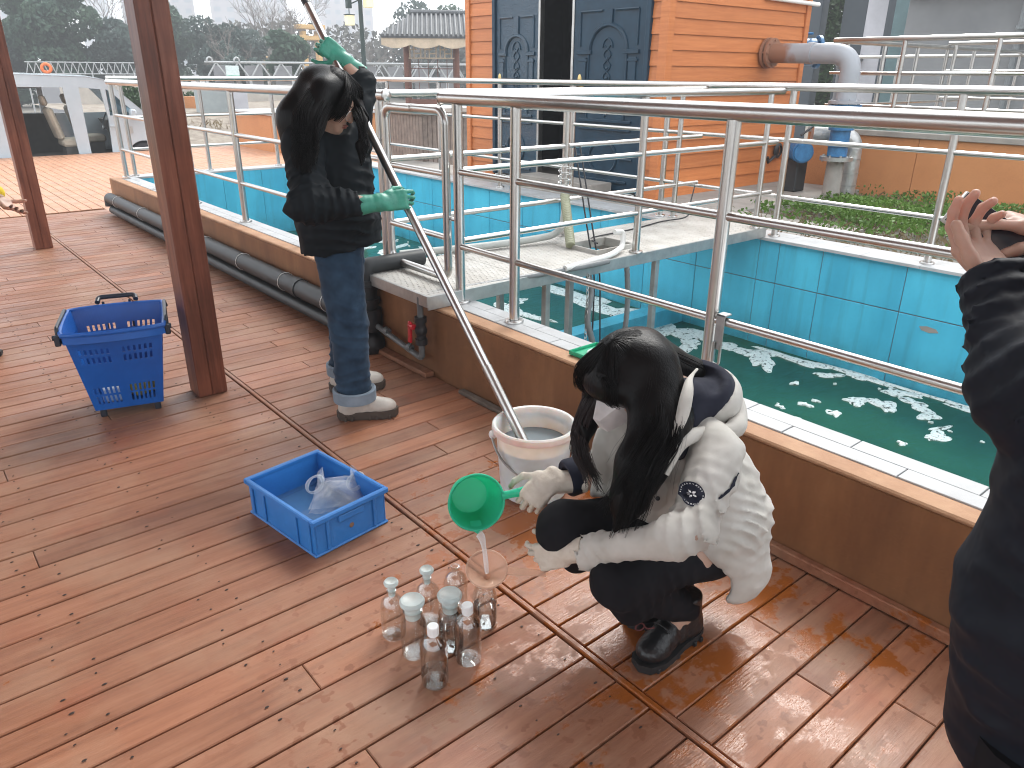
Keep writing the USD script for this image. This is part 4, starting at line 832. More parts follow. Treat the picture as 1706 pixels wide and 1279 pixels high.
solo('bank_grass', blades(2500, lambda q, m: q.uniform(4.8, 11, m), lambda q, m: q.uniform(19.5, 26, m), .22, .05, .25, .012, 18, 1.4), 'straw', 'dry grass tufts on the gravel bank', 'grass', smooth=False, kind='stuff')
plain('cabinet_grey', (.30, .33, .33), .5, var=1, scale=2)
cbn = thing('metal_cabinet', 'large pale grey metal cabinet on the gravel bank', 'cabinet', (7.8, 21.8, .45))
part(cbn, 'body', bbox(7.22, 8.05, 21.5, 22.1, .50, 1.22, .01), 'cabinet_grey', False)
part(cbn, 'side_body', bbox(8.06, 8.45, 21.5, 22.1, .50, 1.22, .01), 'pale_sheet', False)
part(cbn, 'plinth', bbox(7.15, 8.52, 21.4, 22.2, .35, .499, .01), 'concrete', False)
part(cbn, 'handle', bbox(8.0, 8.03, 21.47, 21.495, .75, .85, .004), 'black_plastic', False)
for x0, x1, y, z0, z1, lab in ((4.9, 8.6, 20.3, .28, .34, 'low pale kerb on the gravel bank'), (5.4, 14, 29.3, .3, 1.08, 'long low grey wall behind the gravel bank')):
    solo('low_wall', bbox(x0, x1, y, y+.25, z0-.3, z1, .01), 'tank_pale', lab, 'wall', smooth=False)
solo('low_wall', bbox(6.5, 9.5, 24.3, 24.6, .1, .85, .01), 'orange_paint', 'orange wall stub behind the van and the metal cabinet', 'wall', smooth=False)

# ------------------------------------------------------------------ foliage makers
def crown_points(cs, rs, n, seed, shell=.55):
    r = np.random.default_rng(seed); out = []
    tot = sum(q[0]*q[1] for q in rs)
    for c, q in zip(cs, rs):
        m = int(n*q[0]*q[1]/tot); d = r.normal(size=(m, 3)); d /= np.linalg.norm(d, axis=1, keepdims=True)
        out.append(np.asarray(c)+d*np.asarray(q)*(shell+(1-shell)*r.random(m)**.5)[:, None])
    P = np.vstack(out); return P[noise_at(P, 1.1, seed) > -.22]
def tree(name, label, x, y, z0, h, w, look, n, leaf, seed, trunk=.16, low=.12, cat_='tree', group=None, lumps=16):
    r = random.Random(seed); t = thing(name, label, cat_, (x, y, z0), group=group)
    br = [tube([(x, y, z0), (x+r.uniform(-.1, .1), y, z0+h*.4), (x+r.uniform(-.3, .3), y+r.uniform(-.3, .3), z0+h*.8)], [trunk, trunk*.7, trunk*.2], 8)]
    cs, rs = [], []
    for i in range(lumps):
        a = r.uniform(0, 6.283); k = r.random()**.5; zz = low+(1-low)*(i+.5)/lumps
        ww = w*.5*math.sin(math.pi*min(1, max(.16, .12+.93*(1-zz)+.12)))**.7 if zz > .35 else w*.42
        c = np.array([x+ww*.68*k*math.cos(a), y+ww*.68*k*math.sin(a), z0+h*zz*.95]); q = h*r.uniform(.10, .16)+w*.05
        cs.append(c); rs.append(np.array([q*1.25, q*1.25, q*.9])); br.append(tube([(x, y, z0+h*max(.15, zz-.25)), tuple(c)], [trunk*.35, trunk*.08], 5))
    part(t, 'trunk', cat(*br), 'bark', 40); P = crown_points(cs, rs, n, seed); part(t, 'crown', leaves(0, P, None, leaf, seed), look, False); return t
def bare_tree(label, x, y, z0, h, seed, spread=.5, look='twig', depth=5, r0=.10, tall=1.0):
    r = np.random.default_rng(seed); t = thing('bare_tree', label, 'tree', (x, y, z0)); S = []
    def grow(p, d, L, rad, k):
        n = 3; pts = [p]
        for _ in range(n): d = unit(d+r.normal(size=3)*.10+[0, 0, .04]); pts.append(pts[-1]+d*L/n)
        S.append(tube(pts, np.linspace(rad, rad*.62, n+1), 5 if k > 2 else 3, cap=False))
        if k == 0: return
        for _ in range(3 if k > 1 else 4):
            e = unit(d*tall+r.normal(size=3)*spread); grow(pts[-1] if r.random() < .6 else pts[-2], e, L*r.uniform(.55, .82), rad*.58, k-1)
    grow(np.array([x, y, z0], float), np.array([0, 0, 1.0]), h*.30, r0, depth)
    m = cat(*S); part(t, 'trunk', S[0], look, True); part(t, 'crown', cat(*S[1:]), look, False); return t
GZ = -.5
tree('evergreen_tree', 'tall dense dark evergreen tree, leftmost behind the van', 10.0, 54.5, GZ, 6.6, 4.4, 'tree_leaf', 15000, .17, 11)
tree('evergreen_tree', 'lower rounded evergreen tree beside the leftmost tall one', 7.4, 55.5, GZ, 3.9, 3.6, 'tree_leaf_blue', 8000, .16, 12)
tree('evergreen_tree', 'middle dark evergreen tree just left of the big timber post', 13.6, 54, GZ, 4.6, 4.6, 'tree_leaf_blue', 10000, .16, 13)
tree('evergreen_tree', 'evergreen tree rising behind the big timber post', 16.6, 56, GZ, 5.9, 4.2, 'tree_leaf', 11000, .17, 14)
tree('evergreen_tree', 'greyish round tree with bare stems right of the big timber post', 18.8, 50.5, GZ, 4.7, 5.4, 'tree_leaf_blue', 9000, .14, 15)
bare_tree('bare grey tree mixed into the round tree right of the big timber post', 18.4, 47.5, GZ, 5.8, 31, .62, depth=5, r0=.13)
tree('palm_like_tree', 'small dark tufted palm like tree beside the yellow gateway', 18.9, 41.6, GZ, 3.9, 1.9, 'tree_leaf', 2600, .16, 16, trunk=.12, low=.6, lumps=7)
tree('evergreen_tree', 'low dark bush left of the tufted palm like tree', 17.2, 43.5, GZ, 2.7, 2.6, 'tree_leaf_blue', 2600, .12, 17)
tree('evergreen_tree', 'pale bushy tree seen between the dark shed columns', 22.6, 12.6, 0, 4.4, 2.4, 'hedge_leaf', 6000, .09, 18)
tree('evergreen_tree', 'dark rounded tree peeping over the gazebo roof', 36.5, 55.0, GZ, 6.6, 5, 'tree_leaf_blue', 5000, .18, 19)
tree('evergreen_tree', 'small dark tree crown above the gazebo roof ridge', 41, 57, GZ, 7.0, 4, 'tree_leaf', 4000, .18, 20)
for i, (x, y, h, lab) in enumerate([(22.0, 52, 9, 'tall bare poplar left of the standing woman, against the pale tower'), (15.2, 60, 9.5, 'bare tree standing above the dark evergreens at the left'), (24.8, 56, 8.5, 'bare tree just behind the raised green glove'), (29.5, 51, 6.6, 'grey bare tree behind the lamp post'), (32.5, 50, 6.2, 'grey bare tree left of the gazebo roof'), (35, 56, 7.4, 'tall thin bare tree behind the gazebo'), (27.5, 60, 9.5, 'high bare tree behind the lanterns')]):
    bare_tree(lab, x, y, GZ, h, 40+i, .42 if h > 7 else .6, r0=.11, tall=1.25 if h > 7 else 1.0)
for i, (x, y, r_, lab) in enumerate([(5.4, 21.6, .55, 'clipped round green shrub beside the van mirror'), (7.0, 24, .5, 'low clipped shrub on the bank by the big timber post'), (8.6, 27.5, .42, 'green clipped shrub under the lattice fence')]):
    tree('shrub', lab, x, y, .2, r_*1.7, r_*2.2, 'hedge_leaf', 2500, .05, 60+i, trunk=.03, low=.1, cat_='shrub')
# hazy wood behind everything
wood_p = np.vstack([crown_points([(x+rnd.uniform(-2, 2), y+rnd.uniform(-4, 4), GZ+hh*.45)], [(3.6, 3.6, hh*.55)], 1500, 200+i, .2) for i, (x, y, hh) in enumerate([(26+2.9*j, 66-1.25*j, rnd.uniform(4.6, 6.6)) for j in range(12)])])
plain('grey_wood_far', (.115, .115, .10), .95)
solo('distant_wood', leaves(0, wood_p, None, .26, 9), 'grey_wood_far', 'distant leafless grey wood behind the gazebo and the lamp post', 'wood', smooth=False, kind='stuff')

# ------------------------------------------------------------------ lattice trusses
def truss(label, a, b, z0, z1, n, look, d=.30, rr=.03, feet=True, slats=False):
    a, b = np.array(a, float), np.array(b, float); u = unit(np.r_[b-a, 0]); nrm = np.array([-u[1], u[0], 0])*d
    t = thing('lattice_fence', label, 'fence', (*((a+b)/2), z0-1))
    A, B = np.r_[a, 0], np.r_[b, 0]
    for off in (0, 1):
        for z in (z0, z1): part(t, 'chord', tube([A+nrm*off+[0, 0, z], B+nrm*off+[0, 0, z]], rr, 6), look, 40)
    for i in range(n):
        p, q = A+(B-A)*i/n, A+(B-A)*(i+.5)/n; s = A+(B-A)*(i+1)/n
        part(t, 'diagonal', cat(tube([p+[0, 0, z0], q+[0, 0, z1]], rr*.7, 5), tube([q+[0, 0, z1], s+[0, 0, z0]], rr*.7, 5)), look, 40)
    for i in range(0, n+1, max(1, n//6)):
        p = A+(B-A)*i/n; part(t, 'foot', tube([p+[0, 0, -.5], p+[0, 0, z0]], rr*1.3, 6), look, 40)
    return t
plain('truss_steel', (.40, .41, .41), .5, .3); plain('panel_grey', (.26, .26, .27), .7)
truss('thin horizontal lattice fence left of the big timber post', (5.6, 36.2), (10.4, 34.6), 1.42, 1.84, 20, 'truss_steel', rr=.022)
tf = truss('broad lattice fence with hooped posts behind the standing woman', (10.45, 30.3), (20.8, 27.0), 1.28, 1.86, 14, 'truss_steel', rr=.045)
part(tf, 'hoop', cat(*[tube(arc((x, y, 1.92), (1, 0, 0), (0, 0, 1), .10, -.4, 3.6, 10), .03, 6) for x, y in ((10.6, 30.2), (11.5, 29.9), (15.4, 28.6))]), 'truss_steel', 40)
for i in range(9): part(tf, 'back_panel', bbox(10.8+i*1.05, 11.5+i*1.05, 30.45-i*.335, 30.49-i*.335, .9, 1.75, .01), 'panel_grey', False)
part(tf, 'notice', bbox(11.05, 11.55, 29.90, 29.92, 1.33, 1.74, .005), 'foam', False); part(tf, 'notice_band', box(11.05, 11.55, 29.885, 29.898, 1.33, 1.40), 'green_plastic', False)
truss('far lattice fence behind the gazebo columns', (18.5, 36.5), (33, 27), 1.1, 1.9, 18, 'truss_steel', rr=.04)

# ------------------------------------------------------------------ gazebo, lamp post, gateway
plain('roof_tile', (.095, .10, .105), .6, var=1, scale=3, dark=(.06, .065, .07)); plain('red_timber', (.15, .055, .035), .6, var=1, scale=4); plain('pale_trim', (.55, .44, .32), .6, var=1, scale=4); plain('lantern_shade', (.75, .68, .42), .6, emission_color=(1.0, .82, .45), emission_strength=.12)
gzb = thing('gazebo', 'small pavilion with grey ribbed tile roof, red columns and lattice frieze', 'gazebo', (16, 22.7, 0), rz=0)
# local frame: e along the eave facing the camera, d away from it
ge, gd = unit((1.36, -.93, 0)), unit((.93, 1.36, 0)); G0 = np.array([14.45, 22.85, 0.0])
GP = lambda a, b, z: tuple(G0+ge*a+gd*b+[0, 0, z])
gw, gdp = 1.66, 2.2
for a, b in ((0, 0), (gw, 0), (0, gdp), (gw, gdp)): part(gzb, 'column', tube([GP(a, b, -.5), GP(a, b, 2.55)], .085, 10), 'red_timber', 40)
Rg = np.stack([ge, gd, [0, 0, 1.0]], 1)
gx = lambda m: xf(m, Rg, G0)
def roofp(a, s, t): return None
e0, e1, zE, zR = -.75, gw+.35, 2.62, 3.36
slope = lambda b: zE+(zR-zE)*min(1, (b+.55)/1.65)
sheet = (np.array([[e0, -.55, zE], [e1, -.55, zE], [e1, 1.1, zR], [e0+.95, 1.1, zR], [e0, -.55, zE-.06], [e1, -.55, zE-.06], [e1, 1.1, zR-.06], [e0+.95, 1.1, zR-.06], [e1, 2.75, zE], [e0, 2.75, zE]], float), np.array([[0, 1, 2], [0, 2, 3], [5, 4, 7], [5, 7, 6], [4, 5, 1], [4, 1, 0], [3, 2, 8], [3, 8, 9], [1, 5, 6], [1, 6, 2], [4, 0, 3], [4, 3, 7]]))
rf2 = part(gzb, 'roof', gx(sheet), 'roof_tile', False)
a = e0+.06
while a < e1: k_ = min(1, (a-e0+.02)/.95); part(rf2, 'tile_ridge', gx(tube([(a, -.60, zE+.02), (a, -.55+1.65*k_, zE+(zR-zE)*k_+.02)], .045, 7)), 'roof_tile', 40); a += .155
part(gzb, 'ridge', gx(tube([(e0+.9, 1.1, zR+.05), (e1+.05, 1.1, zR+.05)], .08, 8)), 'roof_tile', 40)
vp = [(e0, 2.60), (e1, 2.60)]; 
for t in np.linspace(e1, e0, 40): vp.append((t, 2.36-.10*abs(math.sin((t-e0)/(e1-e0)*math.pi*3))+.0))
part(gzb, 'valance', gx(on_y(Polygon(vp).buffer(0), -.52, .04)), 'pale_trim', False)
part(gzb, 'gable_board', gx(on_x(Polygon([(-.58, 2.52), (1.1, 3.30), (1.1, 3.08), (-.40, 2.40)]), e1-.02, .05)), 'red_timber', False)
fb = []
for z in (1.98, 2.42): fb.append(bbox(.05, gw-.05, -.02, .02, z-.02, z+.02, .004))
for i in range(3):
    x0 = .10+i*.5
    for q in (0, .14, .36): fb.append(bbox(x0+q, x0+q+.042, -.018, .018, 1.99, 2.41, .003))
    for zz, aa, bb in ((2.1, .14, .36), (2.22, .0, .25), (2.32, .14, .45)): fb.append(bbox(x0+aa, x0+bb, -.016, .016, zz, zz+.042, .003))
part(gzb, 'lattice', gx(cat(*fb)), 'pale_trim', False)
part(gzb, 'window_grid', gx(cat(*[bbox(.08+i*.31, .10+i*.31, .02, .05, .9, 1.95, .002) for i in range(6)], *[bbox(.06, gw-.06, .02, .05, z, z+.025, .002) for z in (.9, 1.3, 1.65)])), 'red_timber', False)
part(gzb, 'side_grid', gx(cat(*[bbox(gw-.02, gw+.02, .12+i*.4, .15+i*.4, .9, 2.4, .002) for i in range(6)], *[bbox(gw-.02, gw+.02, .06, gdp-.06, z, z+.03, .002) for z in (.9, 1.4, 1.98, 2.4)])), 'red_timber', False)
part(gzb, 'balustrade', gx(bbox(.06, gw-.06, -.02, .02, -.3, .72, .01)), 'red_timber', False)
lp = thing('lamp_post', 'dark green lamp post carrying pale square lanterns above the standing woman', 'lamp', (10.31, 18.3, -.5))
plain('lamp_green', (.02, .035, .032), .5)
part(lp, 'pole', tube([(10.31, 18.3, -.5), (10.31, 18.3, 3.9)], [.075, .045], 10), 'lamp_green', 40)
for x, y, z, s in ((10.06, 18.43, 2.62, .18), (10.47, 18.17, 3.02, .20)):
    ln = part(lp, 'lantern', bbox(x-s*.5, x+s*.5, y-s*.5, y+s*.5, z, z+s*1.25, .01), 'lantern_shade', False)
    part(ln, 'cap', cat(bbox(x-s*.6, x+s*.6, y-s*.6, y+s*.6, z+s*1.26, z+s*1.38, .01), tube([(x, y, z+s*1.38), (x, y, z+s*2.6)], .012, 6)), 'lamp_green', False)
part(lp, 'arm', cat(tube([(10.06, 18.43, 3.08), (10.31, 18.3, 3.2)], .016, 6), tube([(10.47, 18.17, 3.50), (10.31, 18.3, 3.45)], .016, 6), bbox(10.0, 10.12, 18.37, 18.49, 3.0, 3.35, .01)), 'lamp_green', False)
plain('gate_yellow', (.55, .34, .13), .6); 
gt = thing('gateway', 'ornate yellow orange gateway tower in the hazy distance', 'gateway', (26.2, 54.1, 0))
part(gt, 'tower', cat(bbox(25.6, 25.9, 53.8, 54.3, -.5, 4.2, .03), bbox(26.7, 27.0, 53.8, 54.3, -.5, 4.2, .03)), 'gate_yellow', False)
part(gt, 'lintel', cat(bbox(25.4, 27.2, 53.7, 54.4, 3.6, 3.9, .03), bbox(25.3, 27.3, 53.6, 54.5, 4.3, 4.6, .03)), 'gate_yellow', False)
part(gt, 'side_wing', cat(bbox(21.5, 25.5, 54.1, 54.4, 2.0, 2.5, .03)), 'gate_yellow', False)
# orange lattice drum at far left
od = thing('orange_buoy', 'bright orange round frame beside the lattice fence', 'frame', (6.0, 35.5, 1.4)); plain('orange_bright', (.75, .17, .04), .5)
part(od, 'ring', tube(arc((6.15, 35.3, 1.62), (.97, -.24, 0), (0, 0, 1), .15, 0, 6.283, 20)[:-1], .06, 8, closed=True), 'orange_bright', 40)
part(od, 'stand', bbox(5.85, 6.45, 35.2, 35.4, -.5, 1.30, .02), 'panel_grey', False)
# people far off are too small to see; the towers stand in haze
plain('tower_wall', (.36, .33, .34), .8, var=1, scale=.1)
plain('tower_glass', (.16, .20, .24), .4)
def tower(label, x, y, w, d, h, floors, ang):
    t = thing('tower_block', label, 'building', (x, y, GZ), ang)
    part(t, 'wall', box(-w/2, w/2, -d/2, d/2, 0, h), 'tower_wall', False, local=True)
    n = 6
    for c in range(n):
        ww = w/n
        for f in range(0, floors): 
            if f*h/floors < 34: part(t, 'window', box(-w/2+ww*c+ww*.25, -w/2+ww*c+ww*.75, -d/2-.06, -d/2-.005, f*h/floors+1.0, f*h/floors+2.4), 'tower_glass', False, local=True)
tower('pale tower block at the far left edge', 43, 300, 14, 14, 90, 28, -10)
tower('hazy broad tower block behind the standing woman', 112, 275, 24, 18, 95, 30, -20)
tower('second hazy tower block right behind the raised green glove', 140, 262, 20, 18, 95, 30, -25)
tower('hazy tower block above the trees right of the timber post', 88, 292, 22, 16, 100, 32, -18)
tower('small far tower in a gap of the trees', 93, 400, 12, 12, 34, 11, -14)
# ------------------------------------------------------------------ van beyond the deck
plain('van_paint', (.42, .47, .50), .28, .2, var=1, scale=2, dark=(.37, .42, .455), coat_weight=.6)
plain('tyre', (.02, .02, .022), .8); plain('van_inside', (.055, .052, .048), .8); plain('seat_cloth', (.33, .29, .23), .85, var=1, scale=5, bump=.3)
mat('car_glass', {'tr': ('transparent_bsdf', {'color': (.72, .82, .86)}), 'gl': ('glossy_bsdf', {'roughness': .02}), 'f': ('fresnel', {'IOR': 1.5}), 'm': ('mix_closure', {})}, [('f.fac', 'm.fac'), ('tr.BSDF', 'm.closure1'), ('gl.BSDF', 'm.closure2')], surface='m.closure')
VY, VZ = 17.75, -.5
van = thing('parked_van', 'silver minivan parked beyond the deck with its sliding door open', 'van', (2.5, VY+.85, VZ))
prof = [(-.4, .25), (5.35, .22), (5.42, .55), (5.36, .95), (5.20, 1.12), (4.72, 1.22), (4.05, 1.86), (3.75, 1.91), (2.6, 1.95), (-.3, 1.93), (-.42, 1.2)]
side = Polygon(prof).buffer(.03, join_style=1)
arch = [Polygon([(c+.36*math.cos(t), .33+.36*math.sin(t)) for t in np.linspace(-.3, math.pi+.3, 20)]) for c in (4.62, .55)]
slide = Polygon([(2.22, .42), (3.36, .42), (3.30, 1.74), (2.22, 1.76)]); front = Polygon([(3.58, .40), (3.98, .40), (4.02, 1.12), (3.97, 1.70), (3.58, 1.74)])
fwin = Polygon([(4.06, 1.20), (4.58, 1.20), (4.14, 1.66), (4.06, 1.70)]); rwin = Polygon([(1.0, 1.2), (2.1, 1.2), (2.1, 1.7), (1.0, 1.7)])
near = side.difference(slide).difference(front).difference(fwin).difference(rwin)
for a in arch: near = near.difference(a)
farw = side.difference(Polygon([(2.35, 1.22), (3.1, 1.22), (3.1, 1.70), (2.35, 1.70)])).difference(Polygon([(3.2, 1.2), (4.5, 1.2), (4.1, 1.70), (3.2, 1.72)]))
vy = lambda poly, y0, t: xf(on_y(poly, y0, t), None, (0, 0, VZ))
part(van, 'near_side', vy(near, VY, .05), 'van_paint', 30); part(van, 'far_side', vy(farw, VY+1.60, .05), 'van_paint', 30)
top = [(4.78, 1.20), (4.05, 1.88), (3.75, 1.935), (2.6, 1.975), (-.3, 1.955)]
P3 = np.array([(x, y, z+VZ) for (x, z) in top for y in (VY-.01, VY+.4, VY+1.25, VY+1.66)]).reshape(5, 4, 3); P3[:, 1:3, 2] += .03
fc = []
for i in range(1, 4):
    for j in range(3): a = i*4+j; fc += [[a, a+1, a+5], [a, a+5, a+4]]
part(van, 'roof', (P3.reshape(-1, 3), np.array(fc)), 'van_paint', 60)
part(van, 'windscreen', (P3.reshape(-1, 3), np.array([[j, j+1, j+5] for j in range(3)]+[[j, j+5, j+4] for j in range(3)])), 'car_glass', True)
part(van, 'bonnet', hull([(4.70, VY, .72), (5.36, VY+.05, .5), (4.70, VY+1.66, .72), (5.36, VY+1.6, .5), (5.42, VY+.05, .0), (5.42, VY+1.6, .0), (4.70, VY+.05, .2), (4.7, VY+1.6, .2)]), 'van_paint', 40)
part(van, 'floor', box(-.3, 4.6, VY+.06, VY+1.58, VZ+.30, VZ+.42), 'van_inside', False)
part(van, 'dashboard', hull([(4.25, VY+.1, VZ+.42), (4.7, VY+.1, VZ+.42), (4.25, VY+1.55, VZ+1.1), (4.7, VY+1.55, VZ+1.15), (4.15, VY+.1, VZ+1.08), (4.7, VY+.1, VZ+1.15), (4.15, VY+1.55, VZ+1.08)]), 'van_inside', False)
part(van, 'window_pane', vy(fwin.buffer(.01), VY+.02, .006), 'car_glass', False); part(van, 'window_pane', vy(rwin.buffer(.01), VY+.02, .006), 'car_glass', False)
part(van, 'inner_panel', box(2.2, 3.35, VY+1.55, VY+1.59, VZ+.42, VZ+1.2), 'van_inside', False)
def seat(x, y, w=.5):
    s = part(van, 'seat', cat(bbox(x, x+.46, y, y+w, VZ+.62, VZ+.78, .04)), 'seat_cloth', 40)
    part(s, 'backrest', xf(bbox(-.06, .06, 0, w, 0, .62, .04), RY(-.22), (x+.02, y, VZ+.76)), 'seat_cloth', 40)
    part(s, 'headrest', xf(bbox(-.05, .05, w*.25, w*.75, 0, .20, .035), RY(-.22), (x-.13, y, VZ+1.40)), 'seat_cloth', 40)
    part(s, 'seat_base', box(x+.05, x+.42, y+.05, y+w-.05, VZ+.42, VZ+.62), 'van_inside', False)
seat(3.12, VY+.10); seat(3.66, VY+.95); seat(2.10, VY+.2, .9)
part(van, 'steering_wheel', tube([(4.06+.08*math.sin(t), VY+.42+.19*math.cos(t), VZ+1.10+.18*math.sin(t)) for t in np.linspace(0, 6.283, 24, endpoint=False)], .014, 6, closed=True), 'black_plastic', 40)
for x in (4.62, .55):
    w = part(van, 'wheel', xf(lathe([(.14, -.01), (.30, -.01), (.33, .03), (.33, .18), (.30, .21), (.0, .21)], 28), RX(math.pi/2).T, (x, VY+.02, VZ+.33)), 'tyre', 40)
    part(w, 'rim', xf(lathe([(.0, .0), (.05, -.005), (.19, .01), (.20, .03)], 24), RX(math.pi/2).T, (x, VY+.018, VZ+.33)), 'galvanised', 40)
mr = part(van, 'mirror', cat(bbox(4.40, 4.52, VY-.24, VY-.06, VZ+1.12, VZ+1.32, .03)), 'van_paint', 40)
part(van, 'door_handle', cat(bbox(4.02, 4.2, VY-.03, VY-.005, VZ+.98, VZ+1.02, .008)), 'van_paint', 40)
part(van, 'fuel_flap', bbox(4.32, 4.44, VY-.008, VY-.001, VZ+.84, VZ+.98, .003), 'galvanised', False)
part(van, 'sill_trim', cat(bbox(2.2, 4.2, VY-.012, VY-.001, VZ+.30, VZ+.37, .004)), 'black_plastic', False)
part(van, 'headlamp', ball((5.28, VY+.16, VZ+.92), (.12, .12, .09), 2), 'pale_sheet', True)
POLE_D = unit((.006, .812, .838)); POLE_B = np.array([1.719, 1.989, .215])-POLE_D*.185; POLE_T = POLE_B+POLE_D*2.62
# ------------------------------------------------------------------ blue shopping basket
plain('basket_blue', (.008, .105, .42), .36, var=1, scale=4, dark=(.006, .080, .34)); plain('crate_blue', (.030, .190, .52), .42, var=1, scale=7, dark=(.022, .150, .44), bump=.05)
plain('handle_black', (.02, .025, .035), .35)
bs = thing('shopping_basket', 'blue plastic shopping basket on wheels standing beside the timber post', 'basket', (.73, 3.86, 0))
BA = math.radians(-16); BR = RZ(BA); BC = np.array([.735, 3.86, 0])
bw0, bd0, bw1, bd1, bz0, bz1 = .150, .125, .205, .205, .045, .455
def wallq(s, u, z, out=0.0):
    """Point on side s of the tapering basket: u runs -1..1 along the side."""
    t = (z-bz0)/(bz1-bz0); w, d = bw0+(bw1-bw0)*t, bd0+(bd1-bd0)*t; bow = .022*t*(1-u*u)
    p = [(u*w, -d-out-bow), (w+out+bow*.3, u*d), (-u*w, d+out+bow), (-w-out-bow*.3, -u*d)][s]
    return (*p, z)
def panel(s, us, zs, holes):
    """Side panel as a grid of cells; the cells in holes are left open."""
    q = []; th = .0035
    for j in range(len(zs)-1):
        for i in range(len(us)-1):
            if (i, j) in holes: continue
            c = [(us[i], zs[j]), (us[i+1], zs[j]), (us[i+1], zs[j+1]), (us[i], zs[j+1])]
            o = [wallq(s, *k) for k in c]; n = [wallq(s, *k, out=-th) for k in c]
            q.append((np.array(o+n), CF))
    return cat(*q)
for s in range(4):
    wide = s in (0, 2); us = [-1]+sorted([a for c in (-.47, .47) for k in range(13) for a in [c-.36+.06*k]])+[1]
    zs = [bz0, .075, .118, .128, .165, .255, .285, .298, .330, .345, .373, bz1]
    holes = set()
    for i in range(len(us)-1):
        if (i % 13) % 2 == 1:
            for j in (1, 3, 7, 9): holes.add((i, j))
    part(bs, 'side_panel', xf(panel(s, us, zs, holes), BR, BC), 'basket_blue', False)
part(bs, 'bottom', xf(bbox(-bw0, bw0, -bd0, bd0, bz0-.004, bz0+.004, .002), BR, BC), 'basket_blue', False)
ring = [wallq(s, u, bz1, .008) for s in range(4) for u in np.linspace(-1, 1, 12, endpoint=False)]
ringl = [(p[0], p[1], p[2]-.042) for p in [wallq(s, u, bz1, .012) for s in range(4) for u in np.linspace(-1, 1, 12, endpoint=False)]]
part(bs, 'rim', xf(tube(ring, .011, 8, closed=True), BR, BC), 'basket_blue', 40)
n = len(ring); rv = np.array(ring+ringl); ff = []
for i in range(n): k = (i+1) % n; ff += [[i, n+i, n+k], [i, n+k, k]]
part(bs, 'rim_skirt', xf((rv, np.array(ff)), BR, BC), 'basket_blue', 40)
hx = bw1+.022
for s in (-1, 1):
    part(bs, 'carry_handle', xf(tube(bend([(s*hx, -.16, bz1-.012), (s*hx, -.155, bz1+.022), (s*(hx-.006), .155, bz1+.022), (s*hx, .165, bz1-.012)], .03), .0085, 10), BR, BC), 'handle_black', 40)
    part(bs, 'handle_pivot', xf(cat(cyl((s*(hx-.02), -.19, bz1-.012), (s*(hx+.018), -.19, bz1-.012), .012, 10), bbox(s*hx-.012, s*hx+.012, -.205, -.17, bz1-.05, bz1-.002, .004)), BR, BC), 'handle_black', 40)
part(bs, 'pull_handle', xf(cat(tube(bend([(-.085, bd1+.035, bz1+.02), (-.08, bd1+.075, bz1+.035), (.085, bd1+.075, bz1+.035), (.09, bd1+.035, bz1+.02)], .03), .012, 10), tube([(-.06, bd1+.03, .06), (-.06, bd1+.04, bz1+.02)], .006, 8), tube([(.06, bd1+.03, .06), (.06, bd1+.04, bz1+.02)], .006, 8)), BR, BC), 'handle_black', 40)
for s in (-1, 1): part(bs, 'wheel', xf(xf(lathe([(.008, -.01), (.022, -.01), (.024, 0), (.022, .01), (.008, .01)], 16), RY(math.pi/2), (s*.12, .105, .024)), BR, BC), 'handle_black', 40)
for s in (-1, 1): part(bs, 'foot', xf(bbox(s*.12-.014, s*.12+.014, -.115, -.085, 0.001, .042, .004), BR, BC), 'handle_black', 40)
plain('pack_white', (.60, .62, .60), .5); plain('pack_green', (.10, .34, .20), .5); plain('pack_yellow', (.62, .48, .10), .5)
for i, (x, y, m, lab, c) in enumerate([(-.06, -.03, 'pack_white', 'small white pack lying in the blue shopping basket', 'pack'), (.06, .02, 'pack_yellow', 'small yellow pack lying in the blue shopping basket', 'pack'), (-.02, .06, 'pack_green', 'small green pack lying in the blue shopping basket', 'pack')]):
    solo('pack', xf(xf(bbox(-.055, .055, -.035, .035, 0, .075, .008), RZ(i*.7), (x, y, bz0+.006)), BR, BC), m, lab, c, False)

# ------------------------------------------------------------------ blue crate
cr = thing('crate', 'shallow blue plastic crate with water in it, in the middle of the deck', 'crate', (.985, 2.31, 0))
CA = math.radians(8.0); CR_ = RZ(CA); CC = np.array([.987, 2.315, 0])
cl, cwid, chh = .158, .218, .150                             # half length across (x) and along (y), height
k = 4.0
def cbox(*a, r=.004): return xf(bbox(*a, r), CR_, CC)
th = .006; tp = .010
def cw(s, out=0., z=0.): return None
part(cr, 'base', cbox(-cl+.012, cl-.012, -cwid+.012, cwid-.012, .003, .010), 'crate_blue', False)
for sx in (-1, 1):
    a, b = sorted((sx*(cl-th-.006), sx*(cl-.006))); part(cr, 'long_side', cbox(a, b, -cwid+.006, cwid-.006, .004, chh-.012, r=.002), 'crate_blue', False)
    for yy in (-.185, -.105, .105, .185): part(cr, 'rib', cbox(*sorted((sx*(cl-.0055), sx*(cl+.001))), yy-.007, yy+.007, .012, chh-.022, r=.002), 'crate_blue', False)
for sy in (-1, 1):
    a, b = sorted((sy*(cwid-th-.006), sy*(cwid-.006))); part(cr, 'short_side', cbox(-cl+.012, cl-.012, a, b, .004, chh-.012, r=.002), 'crate_blue', False)
    for xx in (-.10, .10): part(cr, 'rib', cbox(xx-.006, xx+.006, *sorted((sy*(cwid-.0055), sy*(cwid+.001))), .012, chh-.022, r=.002), 'crate_blue', False)
    part(cr, 'grip', cbox(-.055, .055, *sorted((sy*(cwid-.0055), sy*(cwid+.002))), chh-.052, chh-.026, r=.003), 'crate_blue', False)
ro, ri = .006, -.012
